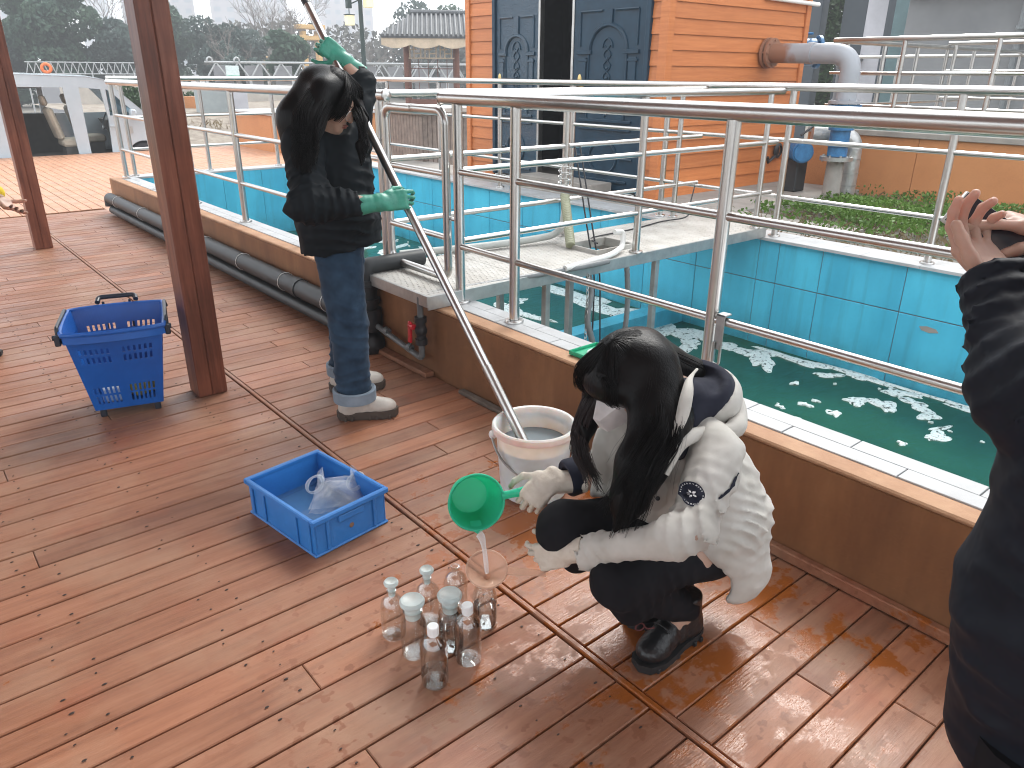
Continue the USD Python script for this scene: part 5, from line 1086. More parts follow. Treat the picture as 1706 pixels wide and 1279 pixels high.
for a in ((-cl-ro, cl+ro, -cwid-ro, -cwid-ri), (-cl-ro, cl+ro, cwid+ri, cwid+ro)): part(cr, 'rim', cbox(*a, chh-.022, chh, r=.004), 'crate_blue', False)
for a in ((-cl-ro, -cl-ri, -cwid+.0125, cwid-.0125), (cl+ri, cl+ro, -cwid+.0125, cwid-.0125)): part(cr, 'rim', cbox(*a, chh-.022, chh-.0004, r=.004), 'crate_blue', False)
part(cr, 'bottom_edge', cat(cbox(-cl-.001, cl+.001, -cwid-.001, cwid+.001, .001, .011)), 'crate_blue', False)
plain('rust_mark', (.20, .12, .08), .8)
part(cr, 'stain', xf(xf(lathe([(.0001, .0012), (.007, .001), (.010, 0)], 12), RX(math.pi/2), (0.0, -cwid+.0055, .062)), CR_, CC), 'rust_mark', True)
mat('crate_water', {'p': ('principled_bsdf', {'base_color': (.10, .20, .30), 'roughness': .04, 'ior': 1.33, 'alpha': .35})})
cwt = solo('crate_water', xf(grid_sheet(-cl+.013, cl-.013, 14, -cwid+.013, cwid-.013, 18, lambda a, b: .030+.0006*noise_at(np.stack([a, b, 0*a], 1), 30, 2)), CR_, CC), 'crate_water', 'shallow water standing in the blue crate', 'water', True)
# plastic bag
mat('clear_film', {'tr': ('transparent_bsdf', {'color': (.93, .95, .96)}), 'gl': ('principled_bsdf', {'base_color': (.85, .88, .90), 'roughness': .12}), 'lw': ('layer_weight', {'blend': .32}), 'mr': ('map_range', {'to_min': .12, 'to_max': .85}), 'm': ('mix_closure', {})},
    [('lw.facing', 'mr.value'), ('mr.result', 'm.fac'), ('tr.BSDF', 'm.closure1'), ('gl.BSDF', 'm.closure2')], surface='m.closure')
def bag_sheet(du):
    U, W = 44, 36; g = []
    for j in range(W):
        for i in range(U):
            a = i/(U-1)*2-1; b = j/(W-1)
            width = .105-.03*b; x = a*width; y = .10*(b-.4); z = .045+.07*b*b+.05*(1-a*a)*math.sin(b*2.6)+du
            if b > .78:
                e = (b-.78)/.22; x = (abs(a)**.5)*(1 if a > 0 else -1)*(width*.95); z += e*.035*(1 if abs(a) > .45 else -.6); y -= e*.01
            g.append((x, y, z))
    V = np.array(g); V += .012*np.stack([noise_at(V, 22, 1+int(du*99)), noise_at(V, 26, 2), noise_at(V, 30, 3)], 1)+.005*np.stack([noise_at(V, 70, 4), noise_at(V, 75, 5), noise_at(V, 66, 6)], 1)
    f = []
    for j in range(W-1):
        for i in range(U-1): a = j*U+i; f += [[a, a+1, a+U+1], [a, a+U+1, a+U]]
    return V, np.array(f)
pb = thing('plastic_bag', 'crumpled clear plastic carrier bag lying in the blue crate', 'bag', (1.05, 2.30, .03))
RB = RZ(math.radians(-30)); TB = np.array([1.048, 2.285, .0])
part(pb, 'front_film', xf(bag_sheet(0.0), RB, TB), 'clear_film', True); part(pb, 'back_film', xf(bag_sheet(-.018), RB, TB), 'clear_film', True)
for sx in (-1, 1): part(pb, 'strap', xf(tube(arc((sx*.075, .045, .115), (1, 0, .25), (.1, .45, .9), .030, 0, 6.2, 18), [.006+.002*math.sin(i) for i in range(18)], 6), RB, TB), 'clear_film', True)

# ------------------------------------------------------------------ white bucket and steel pole
mat('bucket_plastic', {'g': ('geometry', {}), 'n': ('noise_texture', {'scale': 7, 'detail': 5}), 'r': ('rgb_ramp', {'ramp': [(.35, (.52, .50, .47)), (.65, (.66, .655, .64))]}), 'p': ('principled_bsdf', {'roughness': .34, 'subsurface_weight': .25, 'subsurface_scale': .02})}, [('g.position', 'n.vector'), ('n.fac', 'r.fac'), ('r.color', 'p.base_color')])
KX, KY = 1.745, 1.955
bk_ = thing('bucket', 'white plastic bucket of water between the crouching woman and the wall', 'bucket', (KX, KY, 0))
part(bk_, 'shell', lathe([(.0001, .004), (.122, .002), (.131, .010), (.148, .262), (.150, .270), (.163, .272), (.166, .279), (.165, .297), (.160, .302), (.150, .300), (.145, .292), (.143, .262), (.126, .016), (.0001, .012)], 56, t=(KX, KY, 0)), 'bucket_plastic', 40)
av = unit((-.9, .45, 0)); bv = unit((-.45, -.9, 0))
hd = [np.array([KX, KY, .272])+av*.170*math.cos(t)+(bv*.62+np.array([0, 0, -.80]))*.195*math.sin(t) for t in np.linspace(0, math.pi, 26)]
part(bk_, 'bail', tube(hd, .0048, 8), 'galvanised', 40)
part(bk_, 'bail_ear', cat(*[ball(np.array([KX, KY, .268])+s*av*.165, (.016, .016, .018), 2) for s in (-1, 1)]), 'bucket_plastic', 40)
mat('bucket_water_look', {'g': ('geometry', {}), 'n': ('noise_texture', {'scale': 14, 'detail': 2}), 'b': ('bump', {'strength': .25, 'distance': .01}), 'p': ('principled_bsdf', {'base_color': (.20, .235, .25), 'roughness': .03, 'ior': 1.33})}, [('g.position', 'n.vector'), ('n.fac', 'b.height'), ('b.normal', 'p.normal')])
solo('bucket_water', lathe([(.0001, .215), (.08, .215), (.139, .215)], 48, t=(KX, KY, 0)), 'bucket_water_look', 'grey water filling the white bucket', 'water', True)
pole = thing('sampling_pole', 'long shiny steel pole standing in the bucket and held by the standing woman', 'pole', POLE_B)
part(pole, 'tube', tube([POLE_B, POLE_T], .0185, 20), 'stainless', 40)
part(pole, 'lower_sleeve', tube([POLE_B, POLE_B+(POLE_T-POLE_B)*.20], .0205, 20), 'stainless_old', 40)
part(pole, 'black_grip', tube([POLE_B+(POLE_T-POLE_B)*.93, POLE_T], .0192, 20), 'black_plastic', 40)

# ------------------------------------------------------------------ sample bottles
mat('clear_glass', {'tr': ('transparent_bsdf', {'color': (.982, .99, .988)}), 'gl': ('glossy_bsdf', {'roughness': .03, 'color': (.95, .97, .97)}), 'lw': ('layer_weight', {'blend': .22}), 'mr': ('map_range', {'to_min': .075, 'to_max': .62}), 'm': ('mix_closure', {})},
    [('lw.facing', 'mr.value'), ('mr.result', 'm.fac'), ('tr.BSDF', 'm.closure1'), ('gl.BSDF', 'm.closure2')], surface='m.closure')
mat('frosted_glass', {'tr': ('transparent_bsdf', {'color': (.86, .93, .92)}), 'gl': ('principled_bsdf', {'base_color': (.66, .74, .74), 'roughness': .35}), 'lw': ('layer_weight', {'blend': .4}), 'mr': ('map_range', {'to_min': .42, 'to_max': .92}), 'm': ('mix_closure', {})},
    [('lw.facing', 'mr.value'), ('mr.result', 'm.fac'), ('tr.BSDF', 'm.closure1'), ('gl.BSDF', 'm.closure2')], surface='m.closure')
mat('bottle_water', {'tr': ('transparent_bsdf', {'color': (.94, .955, .95)}), 'gl': ('glossy_bsdf', {'roughness': .02}), 'f': ('fresnel', {'IOR': 1.33}), 'm': ('mix_closure', {})}, [('f.fac', 'm.fac'), ('tr.BSDF', 'm.closure1'), ('gl.BSDF', 'm.closure2')], surface='m.closure')
plain('cap_white', (.80, .82, .82), .4); plain('paper_white', (.78, .78, .78), .7)
def shell_profile(o, th=.0022, base=.005): return o + [(max(r-th, .0003), z) for r, z in reversed(o[1:]) if z > base] + [(.0003, base)]
def glass_bottle(x, y, label, neck='narrow', stopper=True, water=0.0, s=1.0):
    t = thing('sample_bottle', label, 'bottle', (x, y, 0))
    if neck == 'narrow': o = [(.0003, .002), (.032, .001), (.0365, .006), (.0375, .03), (.0375, .100), (.034, .122), (.022, .137), (.0135, .146), (.0128, .158), (.0150, .160), (.0155, .164), (.0125, .166)]
    else: o = [(.0003, .002), (.032, .001), (.0365, .006), (.0375, .03), (.0375, .104), (.0345, .124), (.027, .136), (.0255, .150), (.0285, .153), (.029, .158), (.0245, .160)]
    o = [(r*s, z*s) for r, z in o]
    part(t, 'body', lathe(shell_profile(o), 36, t=(x, y, 0)), 'clear_glass', 50)
    zt = o[-1][1]
    if stopper:
        if neck == 'narrow': q = [(.0003, zt-.024), (.0095, zt-.022), (.0115, zt+.002), (.0115, zt+.010), (.0205, zt+.018), (.0215, zt+.024), (.0175, zt+.030), (.0155, zt+.026), (.0003, zt+.022)]
        else: q = [(.0003, zt-.030), (.0215, zt-.028), (.0235, zt+.002), (.0235, zt+.008), (.0345, zt+.018), (.0360, zt+.026), (.0310, zt+.033), (.0250, zt+.028), (.0003, zt+.026)]
        part(t, 'stopper', lathe(q, 36, t=(x, y, 0)), 'frosted_glass', 50)
    if water: part(t, 'water', lathe([(.0003, .007), (.0335*s, .008), (.0345*s, .03), (.0345*s, water), (.0003, water)], 30, t=(x, y, 0)), 'bottle_water', 50)
    return t
def pet_bottle(x, y, label, rz, water=.0):
    t = thing('sample_bottle', label, 'bottle', (x, y, 0), group=None); R = RZ(rz)
    o = [(.0003, .006), (.012, .003), (.031, .001), (.0368, .007), (.0378, .02), (.0378, .122), (.0345, .140), (.024, .154), (.0135, .162), (.0125, .182)]
    part(t, 'body', lathe(shell_profile(o, .0012), 36, t=(x, y, 0)), 'clear_glass', 50)
    part(t, 'base_ring', lathe([(.014, .0035), (.016, .006), (.014, .0075)], 24, t=(x, y, 0)), 'clear_glass', 50)
    zc = .167; v, f = lathe([(.0003, zc), (.0148, zc), (.0158, zc+.003), (.0158, zc+.026), (.0140, zc+.029), (.0003, zc+.029)], 40); a = np.arctan2(v[:, 1], v[:, 0]); v[:, :2] *= (1+.02*np.sign(np.sin(a*20)))[:, None]
    part(t, 'cap', (v+[x, y, 0], f), 'cap_white', 30)
    n = 10; L = np.array([[.0382*math.cos(q), .0382*math.sin(q), z] for z in (.112, .134) for q in np.linspace(-.42, .42, n)]); L[:n, 2] -= .004*np.sin(np.arange(n)*1.3); L[n:, :2] *= .955
    fl = []
    for i in range(n-1): fl += [[i, i+1, n+i+1], [i, n+i+1, n+i]]
    part(t, 'label', xf((L, np.array(fl)), R, (x, y, 0)), 'paper_white', True)
    if water: part(t, 'water', lathe([(.0003, .008), (.035, .008), (.0362, .02), (.0362, water), (.0003, water)], 30, t=(x, y, 0)), 'bottle_water', 50)
    return t
pet_bottle(.858, 1.351, 'clear plastic bottle with white screw cap, nearest the camera', -.75, .045)
pet_bottle(.980, 1.362, 'clear plastic bottle with white screw cap, right front of the group', -.55)
glass_bottle(.876, 1.481, 'wide mouthed glass bottle with frosted stopper, second from the front left', 'wide')
glass_bottle(.872, 1.586, 'narrow necked glass bottle with stopper, far left of the group')
glass_bottle(.973, 1.437, 'wide mouthed glass bottle with greenish stopper in the middle of the group', 'wide', water=.085)
glass_bottle(.984, 1.570, 'narrow necked glass bottle with stopper, second from the back left')
glass_bottle(1.080, 1.560, 'open narrow necked glass bottle at the back of the group', stopper=False)
glass_bottle(1.110, 1.452, 'glass bottle being filled under the peach funnel', 'wide', stopper=False, water=.075)

# funnel in the left hand
mat('peach_plastic', {'p': ('principled_bsdf', {'base_color': (.80, .60, .48), 'roughness': .3, 'transmission_weight': 0.0}), 'tr': ('transparent_bsdf', {'color': (.90, .78, .70)}), 'lw': ('layer_weight', {'blend': .5}), 'mr': ('map_range', {'to_min': .28, 'to_max': .80}), 'm': ('mix_closure', {})},
    [('lw.facing', 'mr.value'), ('mr.result', 'm.fac'), ('tr.BSDF', 'm.closure1'), ('p.BSDF', 'm.closure2')], surface='m.closure')
FC = np.array((1.083, 1.406, 0.242)); fn_axis = unit((-.28, -.36, .86)); FR = frame_z(fn_axis, np.array((1.174, 1.268, 0.308))-FC)
fu = thing('funnel', 'translucent peach plastic funnel held over a bottle', 'funnel', FC)
part(fu, 'cone', xf(lathe([(.0560, -.004), (.0575, 0), (.0590, -.002), (.0580, -.010), (.047, -.022), (.014, -.048), (.008, -.085), (.0065, -.085), (.012, -.047), (.045, -.020), (.0555, -.009)], 44), FR, FC), 'peach_plastic', 50)
part(fu, 'rim', xf(tube([(.058*math.cos(t), .058*math.sin(t), -.002) for t in np.linspace(0, 6.283, 44, endpoint=False)], .0028, 8, closed=True), FR, FC), 'peach_plastic', 50)
part(fu, 'handle', xf(hull(np.array([(x, y, z) for x, w in ((.055, .012), (.17, .008)) for y in (-w, w) for z in (-.006, -.001)])), FR, FC), 'peach_plastic', 40)
# green dipper in the right hand, pouring
mat('dipper_green', {'p': ('principled_bsdf', {'base_color': (.05, .64, .41), 'roughness': .3}), 't': ('translucent_bsdf', {'color': (.06, .75, .48)}), 'm': ('mix_closure', {'fac': .42})}, [('p.BSDF', 'm.closure1'), ('t.BSDF', 'm.closure2')], surface='m.closure')
DC = np.array((1.086, 1.454, 0.437)); DN = unit((-.38, -.88, .30)); LIP = -1.7; DH = unit(np.array((1.222, 1.390, 0.452))-DC); DRm = frame_z(DN, DH)
dp = thing('dipper', 'bright green plastic dipper tilted to pour water into the funnel', 'dipper', DC)
prof = [(.0003, -.098), (.052, -.098), (.058, -.094), (.060, -.088), (.0755, -.004), (.079, 0), (.0805, .001), (.079, .003), (.0735, -.002), (.058, -.086), (.052, -.094), (.0003, -.0945)]
v, f = lathe(prof, 56); ang = np.arctan2(v[:, 1], v[:, 0]); 
part(dp, 'cup', xf((v, f), DRm, DC), 'dipper_green', 50)
part(dp, 'rim', xf(tube([(.0795*math.cos(t), .0795*math.sin(t), .001) for t in np.linspace(0, 6.283, 56, endpoint=False)], .0032, 8, closed=True), DRm, DC), 'dipper_green', 50)
hs_ = [(.074, 0, -.004), (.10, 0, -.003), (.14, 0, -.001), (.205, 0, .001)]
v, f = tube(hs_, [.010, .0085, .0105, .0095], 14); v[:, 1] *= 1.35; part(dp, 'handle', xf((v, f), DRm, DC), 'dipper_green', 50)
part(dp, 'spout', xf(hull([(.062*math.cos(q), .062*math.sin(q), -.03) for q in (LIP-.25, LIP+.25)]+[(.080*math.cos(q), .080*math.sin(q), .001) for q in (LIP-.22, LIP+.22)]+[(.091*math.cos(LIP), .091*math.sin(LIP), .002), (.074*math.cos(LIP), .074*math.sin(LIP), -.012)]), DRm, DC), 'dipper_green', 40)
lipw = DC+DRm @ np.array([.088*math.cos(LIP), .088*math.sin(LIP), .004])
tgt = FC+np.array([0, 0, -.015]); st = [lipw+(tgt-lipw)*np.array([t**.6, t**.6, 1*t*t*.75+.25*t]) for t in np.linspace(0, 1, 16)]
solo('poured_water', tube(st, [.011-.006*t+.0012*math.sin(9*t) for t in np.linspace(0, 1, 16)], 10), 'clear_film', 'thin stream of water falling from the dipper into the funnel', 'water', True)
# ------------------------------------------------------------------ people
def cloth(name, c0, c1, rough=.85, fine=900., bump=.15, sheen=.2, spec=.3):
    mat(name, {'g': ('geometry', {}), 'n': ('noise_texture', {'scale': 9, 'detail': 5, 'roughness': .6}), 'r': ('rgb_ramp', {'ramp': [(.32, c0), (.68, c1)]}), 'f': ('noise_texture', {'scale': fine, 'detail': 2}), 'b0': ('bump', {'strength': .30, 'distance': .012}), 'n2': ('noise_texture', {'scale': 10, 'detail': 2, 'distortion': .5}), 'b': ('bump', {'strength': bump, 'distance': .001}),
        'p': ('principled_bsdf', {'roughness': rough, 'sheen_weight': sheen, 'sheen_roughness': .4, 'specular_ior_level': spec})}, [('g.position', 'n.vector'), ('n.fac', 'r.fac'), ('r.color', 'p.base_color'), ('g.position', 'n2.vector'), ('n2.fac', 'b0.height'), ('b0.normal', 'b.normal'), ('g.position', 'f.vector'), ('f.fac', 'b.height'), ('b.normal', 'p.normal')])
cloth('cream_cloth', (.43, .415, .375), (.52, .505, .47), .7, 700, .12, .05)
cloth('black_trousers', (.005, .005, .007), (.009, .009, .012), .85, 500, .3, .0, .2)
cloth('navy_lining', (.010, .012, .022), (.018, .020, .034), .85, 600, .3, .05, .2)
cloth('black_jacket', (.0035, .006, .008), (.007, .010, .013), .68, 500, .2, .0, .16)
cloth('dark_parka', (.004, .006, .011), (.008, .011, .018), .6, 500, .15, .0, .2)
cloth('denim', (.008, .021, .042), (.026, .056, .096), .9, 420, .4, .1)
cloth('denim_light', (.14, .18, .22), (.22, .27, .32), .9, 420, .4, .1)
cloth('yellow_cloth', (.62, .42, .02), (.75, .55, .04), .8, 500, .2, .1)
plain('skin', (.45, .285, .215), .5, var=1, scale=14, dark=(.38, .225, .165), subsurface_weight=.12, subsurface_scale=.01); plain('lip', (.30, .10, .08), .45); plain('eye_dark', (.01, .008, .008), .3)
plain('boot_leather', (.008, .008, .009), .34, var=1, scale=20, bump=.25, bscale=90); plain('boot_sole', (.012, .012, .013), .6); plain('shoe_white', (.56, .51, .45), .55, var=1, scale=12, bump=.1); plain('shoe_sole', (.060, .045, .035), .7)
plain('glove_white', (.60, .545, .47), .55, var=1, scale=25, dark=(.52, .46, .38), bump=.3, bscale=60); plain('glove_green', (.055, .30, .21), .42, var=1, scale=14, dark=(.035, .21, .15), bump=.15, bscale=60)
plain('mask_cloth', (.66, .63, .62), .8, var=1, scale=16); plain('button_dark', (.03, .03, .035), .3, .5); plain('lace', (.09, .02, .02), .7)
mat('hair_black', {'g': ('geometry', {}), 'm': ('mapping', {'scale': (260, 260, 16)}), 'n': ('noise_texture', {'scale': 1.0, 'detail': 3}), 'b': ('bump', {'strength': .55, 'distance': .0022}), 'hi': ('hsv', {'color': (.0048, .0042, .0044)}), 'mr': ('map_range', {'to_min': .5, 'to_max': 1.7}), 'p': ('principled_bsdf', {'roughness': .36, 'specular_ior_level': .16})}, [('g.position', 'm.vector'), ('m.vector', 'n.vector'), ('n.fac', 'b.height'), ('b.normal', 'p.normal'), ('g.random_per_island', 'mr.value'), ('mr.result', 'hi.value'), ('hi.color', 'p.base_color')])
mat('hair_wine', {'g': ('geometry', {}), 'hi': ('hsv', {'color': (.020, .0085, .0095)}), 'mr': ('map_range', {'to_min': .5, 'to_max': 1.7}), 'p': ('principled_bsdf', {'roughness': .36, 'specular_ior_level': .5})}, [('g.random_per_island', 'mr.value'), ('mr.result', 'hi.value'), ('hi.color', 'p.base_color')])
A = lambda *p: np.array(p, float)
def hand(F, w, d, n, lat, curl=(1.0, 1.1, .7), th=(.5, .7, .4), s=1.0, spread=.06, thick=.0135, thumb_curl=.5, fcurl=None):
    """Palm, four unequal fingers and a thumb. w wrist, d towards the fingers, n out of the palm, lat towards the thumb."""
    d = unit(d); n = unit(n-d*(n @ d)); lat = unit(lat-d*(lat @ d)-n*(lat @ n)); Rm = np.stack([d, lat, n], 1)
    F.slab(w+d*.046*s, A(.047, .040, thick)*s, Rm, .012*s, .012)
    F.cone(w-d*.012*s, w+d*.02*s, .026*s, .027*s, .014, sq=(n, .75))
    for i, (l0, off) in enumerate(((.98, .030), (1.08, .010), (1.0, -.0105), (.78, -.030))):
        p = w+d*(.086-.004*abs(i-1))*s+lat*off*s; a = 0.0; c = curl if fcurl is None else fcurl[i]; dd = unit(d+lat*spread*(1.2-i)*.8)
        r = (.0096, .0098, .0094, .0085)[i]*s
        F.cone(p-d*.03*s, p, r*1.05, r*1.08, .007)
        for L, k in zip((.043*l0*s, .027*l0*s, .021*l0*s), c):
            a += k; q = p+(dd*math.cos(a)+n*math.sin(a))*L; F.cone(p, q, r*1.02, r*.93, .0045); p = q; r *= .93
    p = w+d*.020*s+lat*.030*s; td = unit(d*th[0]+lat*th[1]+n*th[2]); ax = unit(np.cross(td, n)); r = .0118*s
    F.cone(w+d*.03*s+lat*.012*s, p, .016*s, .0145*s, .012)
    for L, k in zip((.040*s, .032*s, .026*s), (0, thumb_curl, thumb_curl*.8)):
        td = unit(td*math.cos(k)+(n*.5-lat*.6+d*.3)*math.sin(k)); q = p+td*L; F.cone(p, q, r, r*.92, .007); p = q; r *= .92
    return F
def folds(dirs, amp, scale, seed=0):
    """Creases running along a direction."""
    d = unit(dirs)
    def fn(P):
        Q = P-np.outer(P @ d, d)*.72; v = noise_at(Q, scale, seed)+.5*noise_at(Q, scale*2.1, seed+1); w = .5*noise_at(P, 7, seed+2)+.5
        return amp*v*np.clip(w+.35, .1, 1.3)
    return fn
def crease(dirs, amp, scale, seed=0):
    """Sharp-edged pulled creases (ridges of a stretched noise)."""
    d = unit(dirs)
    def fn(P):
        Q = P-np.outer(P @ d, d)*.6; v = 1-np.abs(noise_at(Q, scale, seed))*2.2; w = np.clip(noise_at(P, 6, seed+3)+.35, 0, 1)
        return -amp*np.clip(v, 0, 1)**2*w+amp*.3
    return fn
def ridges(c, rad, along, period, amp, seed=0):
    """A bunch of gathered wrinkles round a point, running across a direction."""
    c = np.asarray(c, float); d = unit(along)
    def fn(P):
        q = (P-c) @ d; w = np.exp(-(np.linalg.norm(P-c, axis=1)/rad)**2); ph = noise_at(P, 9, seed)*2.6+noise_at(P, 21, seed+1)*.9; s = 1-np.abs(np.sin(math.pi*q/period+ph))
        return amp*(.45-s**1.6)*w*(.6+.8*np.abs(noise_at(P, 6, seed+2)))
    return fn
def strand(pts, r, n=4): return tube(pts, np.linspace(r, r*.35, len(pts)) if np.isscalar(r) else r, n, cap=False)
def curve(P, n=14):
    """Smooth curve through a few points."""
    P = np.asarray(P, float); t = np.linspace(0, len(P)-1, n); out = []
    for q in t:
        i = min(int(q), len(P)-2); u = q-i; p0, p1, p2, p3 = P[max(i-1, 0)], P[i], P[i+1], P[min(i+2, len(P)-1)]
        out.append(.5*((2*p1)+(-p0+p2)*u+(2*p0-5*p1+4*p2-p3)*u*u+(-p0+3*p1-3*p2+p3)*u**3))
    return np.array(out)
def lock(root_fn, P0, rad, n, seed, wave=.004, wf=3.0, r=.0016, taper=.35, look='hair_black'):
    """A lock: n strands round a guide curve, each a little wavy."""
    g = np.random.default_rng(seed); C = curve(P0, 18); T = np.gradient(C, axis=0); T /= np.linalg.norm(T, axis=1, keepdims=True); t = np.linspace(0, 1, len(C)); out = []
    U = np.cross(T, [0.3, .2, .93]); U /= np.maximum(np.linalg.norm(U, axis=1, keepdims=True), 1e-6); W = np.cross(T, U); rad = np.interp(t, np.linspace(0, 1, len(rad)), rad)
    for i in range(n):
        a = g.uniform(0, 6.283); k = g.random()**.5; ph = g.uniform(0, 6.283); L = g.uniform(.72, 1.0); m = int(max(6, 18*L))
        off = (math.cos(a)*U+math.sin(a)*W)*(k*rad)[:, None]; wv = wave*(t**1.2)[:, None]*(np.sin(wf*6.283*t+ph+a*.6)[:, None]*U+np.cos(wf*5.5*t+ph)[:, None]*W*.7)
        q = (C+off+wv)[:m]; out.append(tube(q, np.linspace(r, r*taper, m), 4, cap=False))
    return cat(*out)
def head_skin(F, c, f, u, s=1.0):
    """Skull, jaw, nose, lips and ears; f is where the face looks, u the top of the head."""
    f = unit(f); u = unit(u-f*(u @ f)); l = np.cross(u, f); H = lambda a, b, e: c+(f*a+l*b+u*e)*s; Rm = np.stack([f, l, u], 1)
    F.ell(H(-.008, 0, .025), A(.095, .075, .090)*s, Rm, .0); F.ell(H(.030, 0, -.035), A(.055, .056, .068)*s, Rm, .035); F.ell(H(.062, 0, -.088), A(.022, .024, .018)*s, Rm, .03)
    F.cone(H(-.02, 0, -.05), H(-.045, 0, -.15), .050*s, .052*s, .03)
    F.cone(H(.088, 0, .008), H(.103, 0, -.026), .0085*s, .0125*s, .010); F.ell(H(.090, .011, -.030), A(.009, .008, .007)*s, Rm, .006); F.ell(H(.090, -.011, -.030), A(.009, .008, .007)*s, Rm, .006)
    for q in (-1, 1):
        F.ell(H(.090, q*.032, .004), A(.016, .017, .010)*s, Rm, .012, 'sub'); F.ell(H(.074, q*.032, .004), A(.013, .014, .010)*s, Rm, .006); F.ell(H(.082, q*.031, .024), A(.010, .020, .006)*s, Rm, .010)
        F.ell(H(.062, q*.046, -.030), A(.022, .016, .018)*s, Rm, .02); F.ell(H(-.008, q*.076, -.006), A(.020, .008, .030)*s, Rm, .006)
    F.ell(H(.082, 0, -.056), A(.014, .022, .005)*s, Rm, .007); F.ell(H(.081, 0, -.066), A(.013, .019, .006)*s, Rm, .007); return H, Rm

# ================= the crouching woman =================
gp = thing('person', 'woman crouching in a cream hooded jacket, face mask and black trousers, pouring water', 'person', (1.46, 1.05, 0))
LK, RK, LH, RH, LA, RA = A(1.250, 1.060, .325), A(1.240, 1.255, .385), A(1.60, 1.005, .315), A(1.60, 1.150, .330), A(1.515, 1.035, .115), A(1.600, 1.165, .12)
NK, LS, RS = A(1.520, 1.140, .725), A(1.500, .985, .655), A(1.500, 1.275, .640)
LE, LW, RE, RW = A(1.299, 0.903, 0.531), A(1.201, 1.201, 0.357), A(1.426, 1.286, 0.469), A(1.305, 1.368, 0.461)
HC = A(1.435, 1.230, 0.798); HF, HU = unit((-.78, .08, -.52)), unit((-.48, .06, .80))
# body: one continuous figure inside the clothes
B = Field((1.02, .84, .02), (1.75, 1.45, .99), .0085)
head_skin(B, HC, HF, HU, .98)
B.chain([HC-HU*.10, NK, A(1.57, 1.12, .55), A(1.61, 1.08, .34)], [.05, .07, .115, .12], .05)
B.chain([NK, LS-A(0, 0, .03), LE, LW], [.045, .035, .036, .027], .02); B.chain([NK, RS-A(0, 0, .02), RE, RW], [.045, .04, .036, .027], .02)
B.chain([LH, LK, LA, A(1.40, 1.02, .04)], [.085, .055, .038, .03], .03); B.chain([RH, RK, RA, A(1.48, 1.16, .04)], [.085, .055, .038, .03], .03)
ld, rd = unit(A(1.122, 1.349, 0.274)-LW), unit(A(1.174, 1.412, 0.444)-RW)
part(gp, 'body', relax(B.mesh(), 3), 'skin', True)
# trousers
Q = Field((1.06, .82, .05), (1.86, 1.45, .56), .0075)
Q.chain([LH+A(-.02, .012, .0), LK, LA], [.094, .078, .058], .03); Q.chain([RH+A(-.02, 0, .0), RK, RA], [.098, .083, .060], .03); Q.cone(LH+A(-.02, .01, .0), RH+A(-.02, 0, 0), .100, .100, .04)
Q.ell(LK+A(.055, -.005, -.075), A(.075, .06, .10), None, .04); Q.ell(RK+A(.05, 0, -.07), A(.07, .06, .10), None, .04)
Q.warp(folds((1, 0, -.6), .007, 22, 3)); Q.warp(crease((.2, 1, .3), .010, 13, 5)); Q.warp(ridges(LK+A(.1, -.05, -.05), .12, A(1, 0, .3), .035, .010, 61)); Q.warp(ridges(LA+A(0, 0, .08), .09, A(0, 0, 1), .03, .009, 67)); part(gp, 'trousers', relax(Q.mesh(), 2), 'black_trousers', True)
# boots
def boot(ax, ay, d, heel_z, name='boot', look='boot_leather', sole='boot_sole', top=.15, sc=1.0, lace=True, sole_h=.028):
    d = unit(A(*d, 0)); l = A(-d[1], d[0], 0); P = lambda a, b, z: A(ax, ay, 0)+d*a*sc+l*b*sc+A(0, 0, z)
    F = Field(P(.05, 0, 0)-A(.24, .24, .02), P(.05, 0, 0)+A(.24, .24, .28), .006)
    F.cone(P(-.035, 0, .055+heel_z), P(-.02, 0, top+.02), .041*sc, .046*sc, .02, sq=(l, .92)); F.cone(P(-.035, 0, .055+heel_z), P(.10, 0, .056), .040*sc, .038*sc, .03, sq=(l, 1.05)); F.ell(P(.125, .004, .052), A(.060, .047, .036)*sc, np.stack([d, l, [0, 0, 1.0]], 1), .02)
    F.cone(P(-.02, 0, .10), P(.07, 0, .075), .038*sc, .034*sc, .02); F.cut(P(0, 0, top), (0, 0, 1)); F.cut(P(0, 0, .024), (0, 0, -1)); F.warp(lambda X: .0022*np.sin((X-P(0, 0, 0)) @ d*160)*np.exp(-((((X-P(.05, 0, 0)) @ d)/.04)**2)))
    b = part(gp_cur, name, relax(F.mesh(), 2), look, True)
    o = [(-.085, 0), (-.075, .028), (-.04, .037), (.02, .036), (.08, .045), (.13, .048), (.172, .034), (.188, .005), (.176, -.026), (.13, -.043), (.07, -.041), (.02, -.036), (-.04, -.037), (-.075, -.028)]
    sp = Polygon([(p[0]*sc, p[1]*sc) for p in o]).buffer(.006).simplify(.001); Rm = np.stack([d, l, [0, 0, 1.0]], 1)
    part(b, 'sole', cat(xf(prism(sp, sole_h-.008), Rm, P(0, 0, .009)), xf(prism(sp.buffer(-.004), .008), Rm, P(0, 0, .001)), *[xf(bbox(-.006, .006, -.050*sc, .050*sc, 0, sole_h*.55, .002), Rm, P(a, 0, .0015)) for a in (-.05, -.02, .06, .09, .12, .15)]), sole, 30)
    if lace:
        for i in range(5):
            t = i/4; part(b, 'lace', tube(arc(P(.085-.075*t, 0, .088+.045*t)+A(0, 0, 0), l, unit(A(0, 0, 1)+d*.5), .030*sc, .35, 2.8, 8), .0028, 6), 'boot_sole' if look == 'boot_leather' else look, 40)
    return b
gp_cur = gp
b0 = boot(1.505, 1.030, (-1.0, -.02), .0, top=.165, sc=.98); boot(1.615, 1.150, (-.98, .10), .0, top=.15, sc=.96)
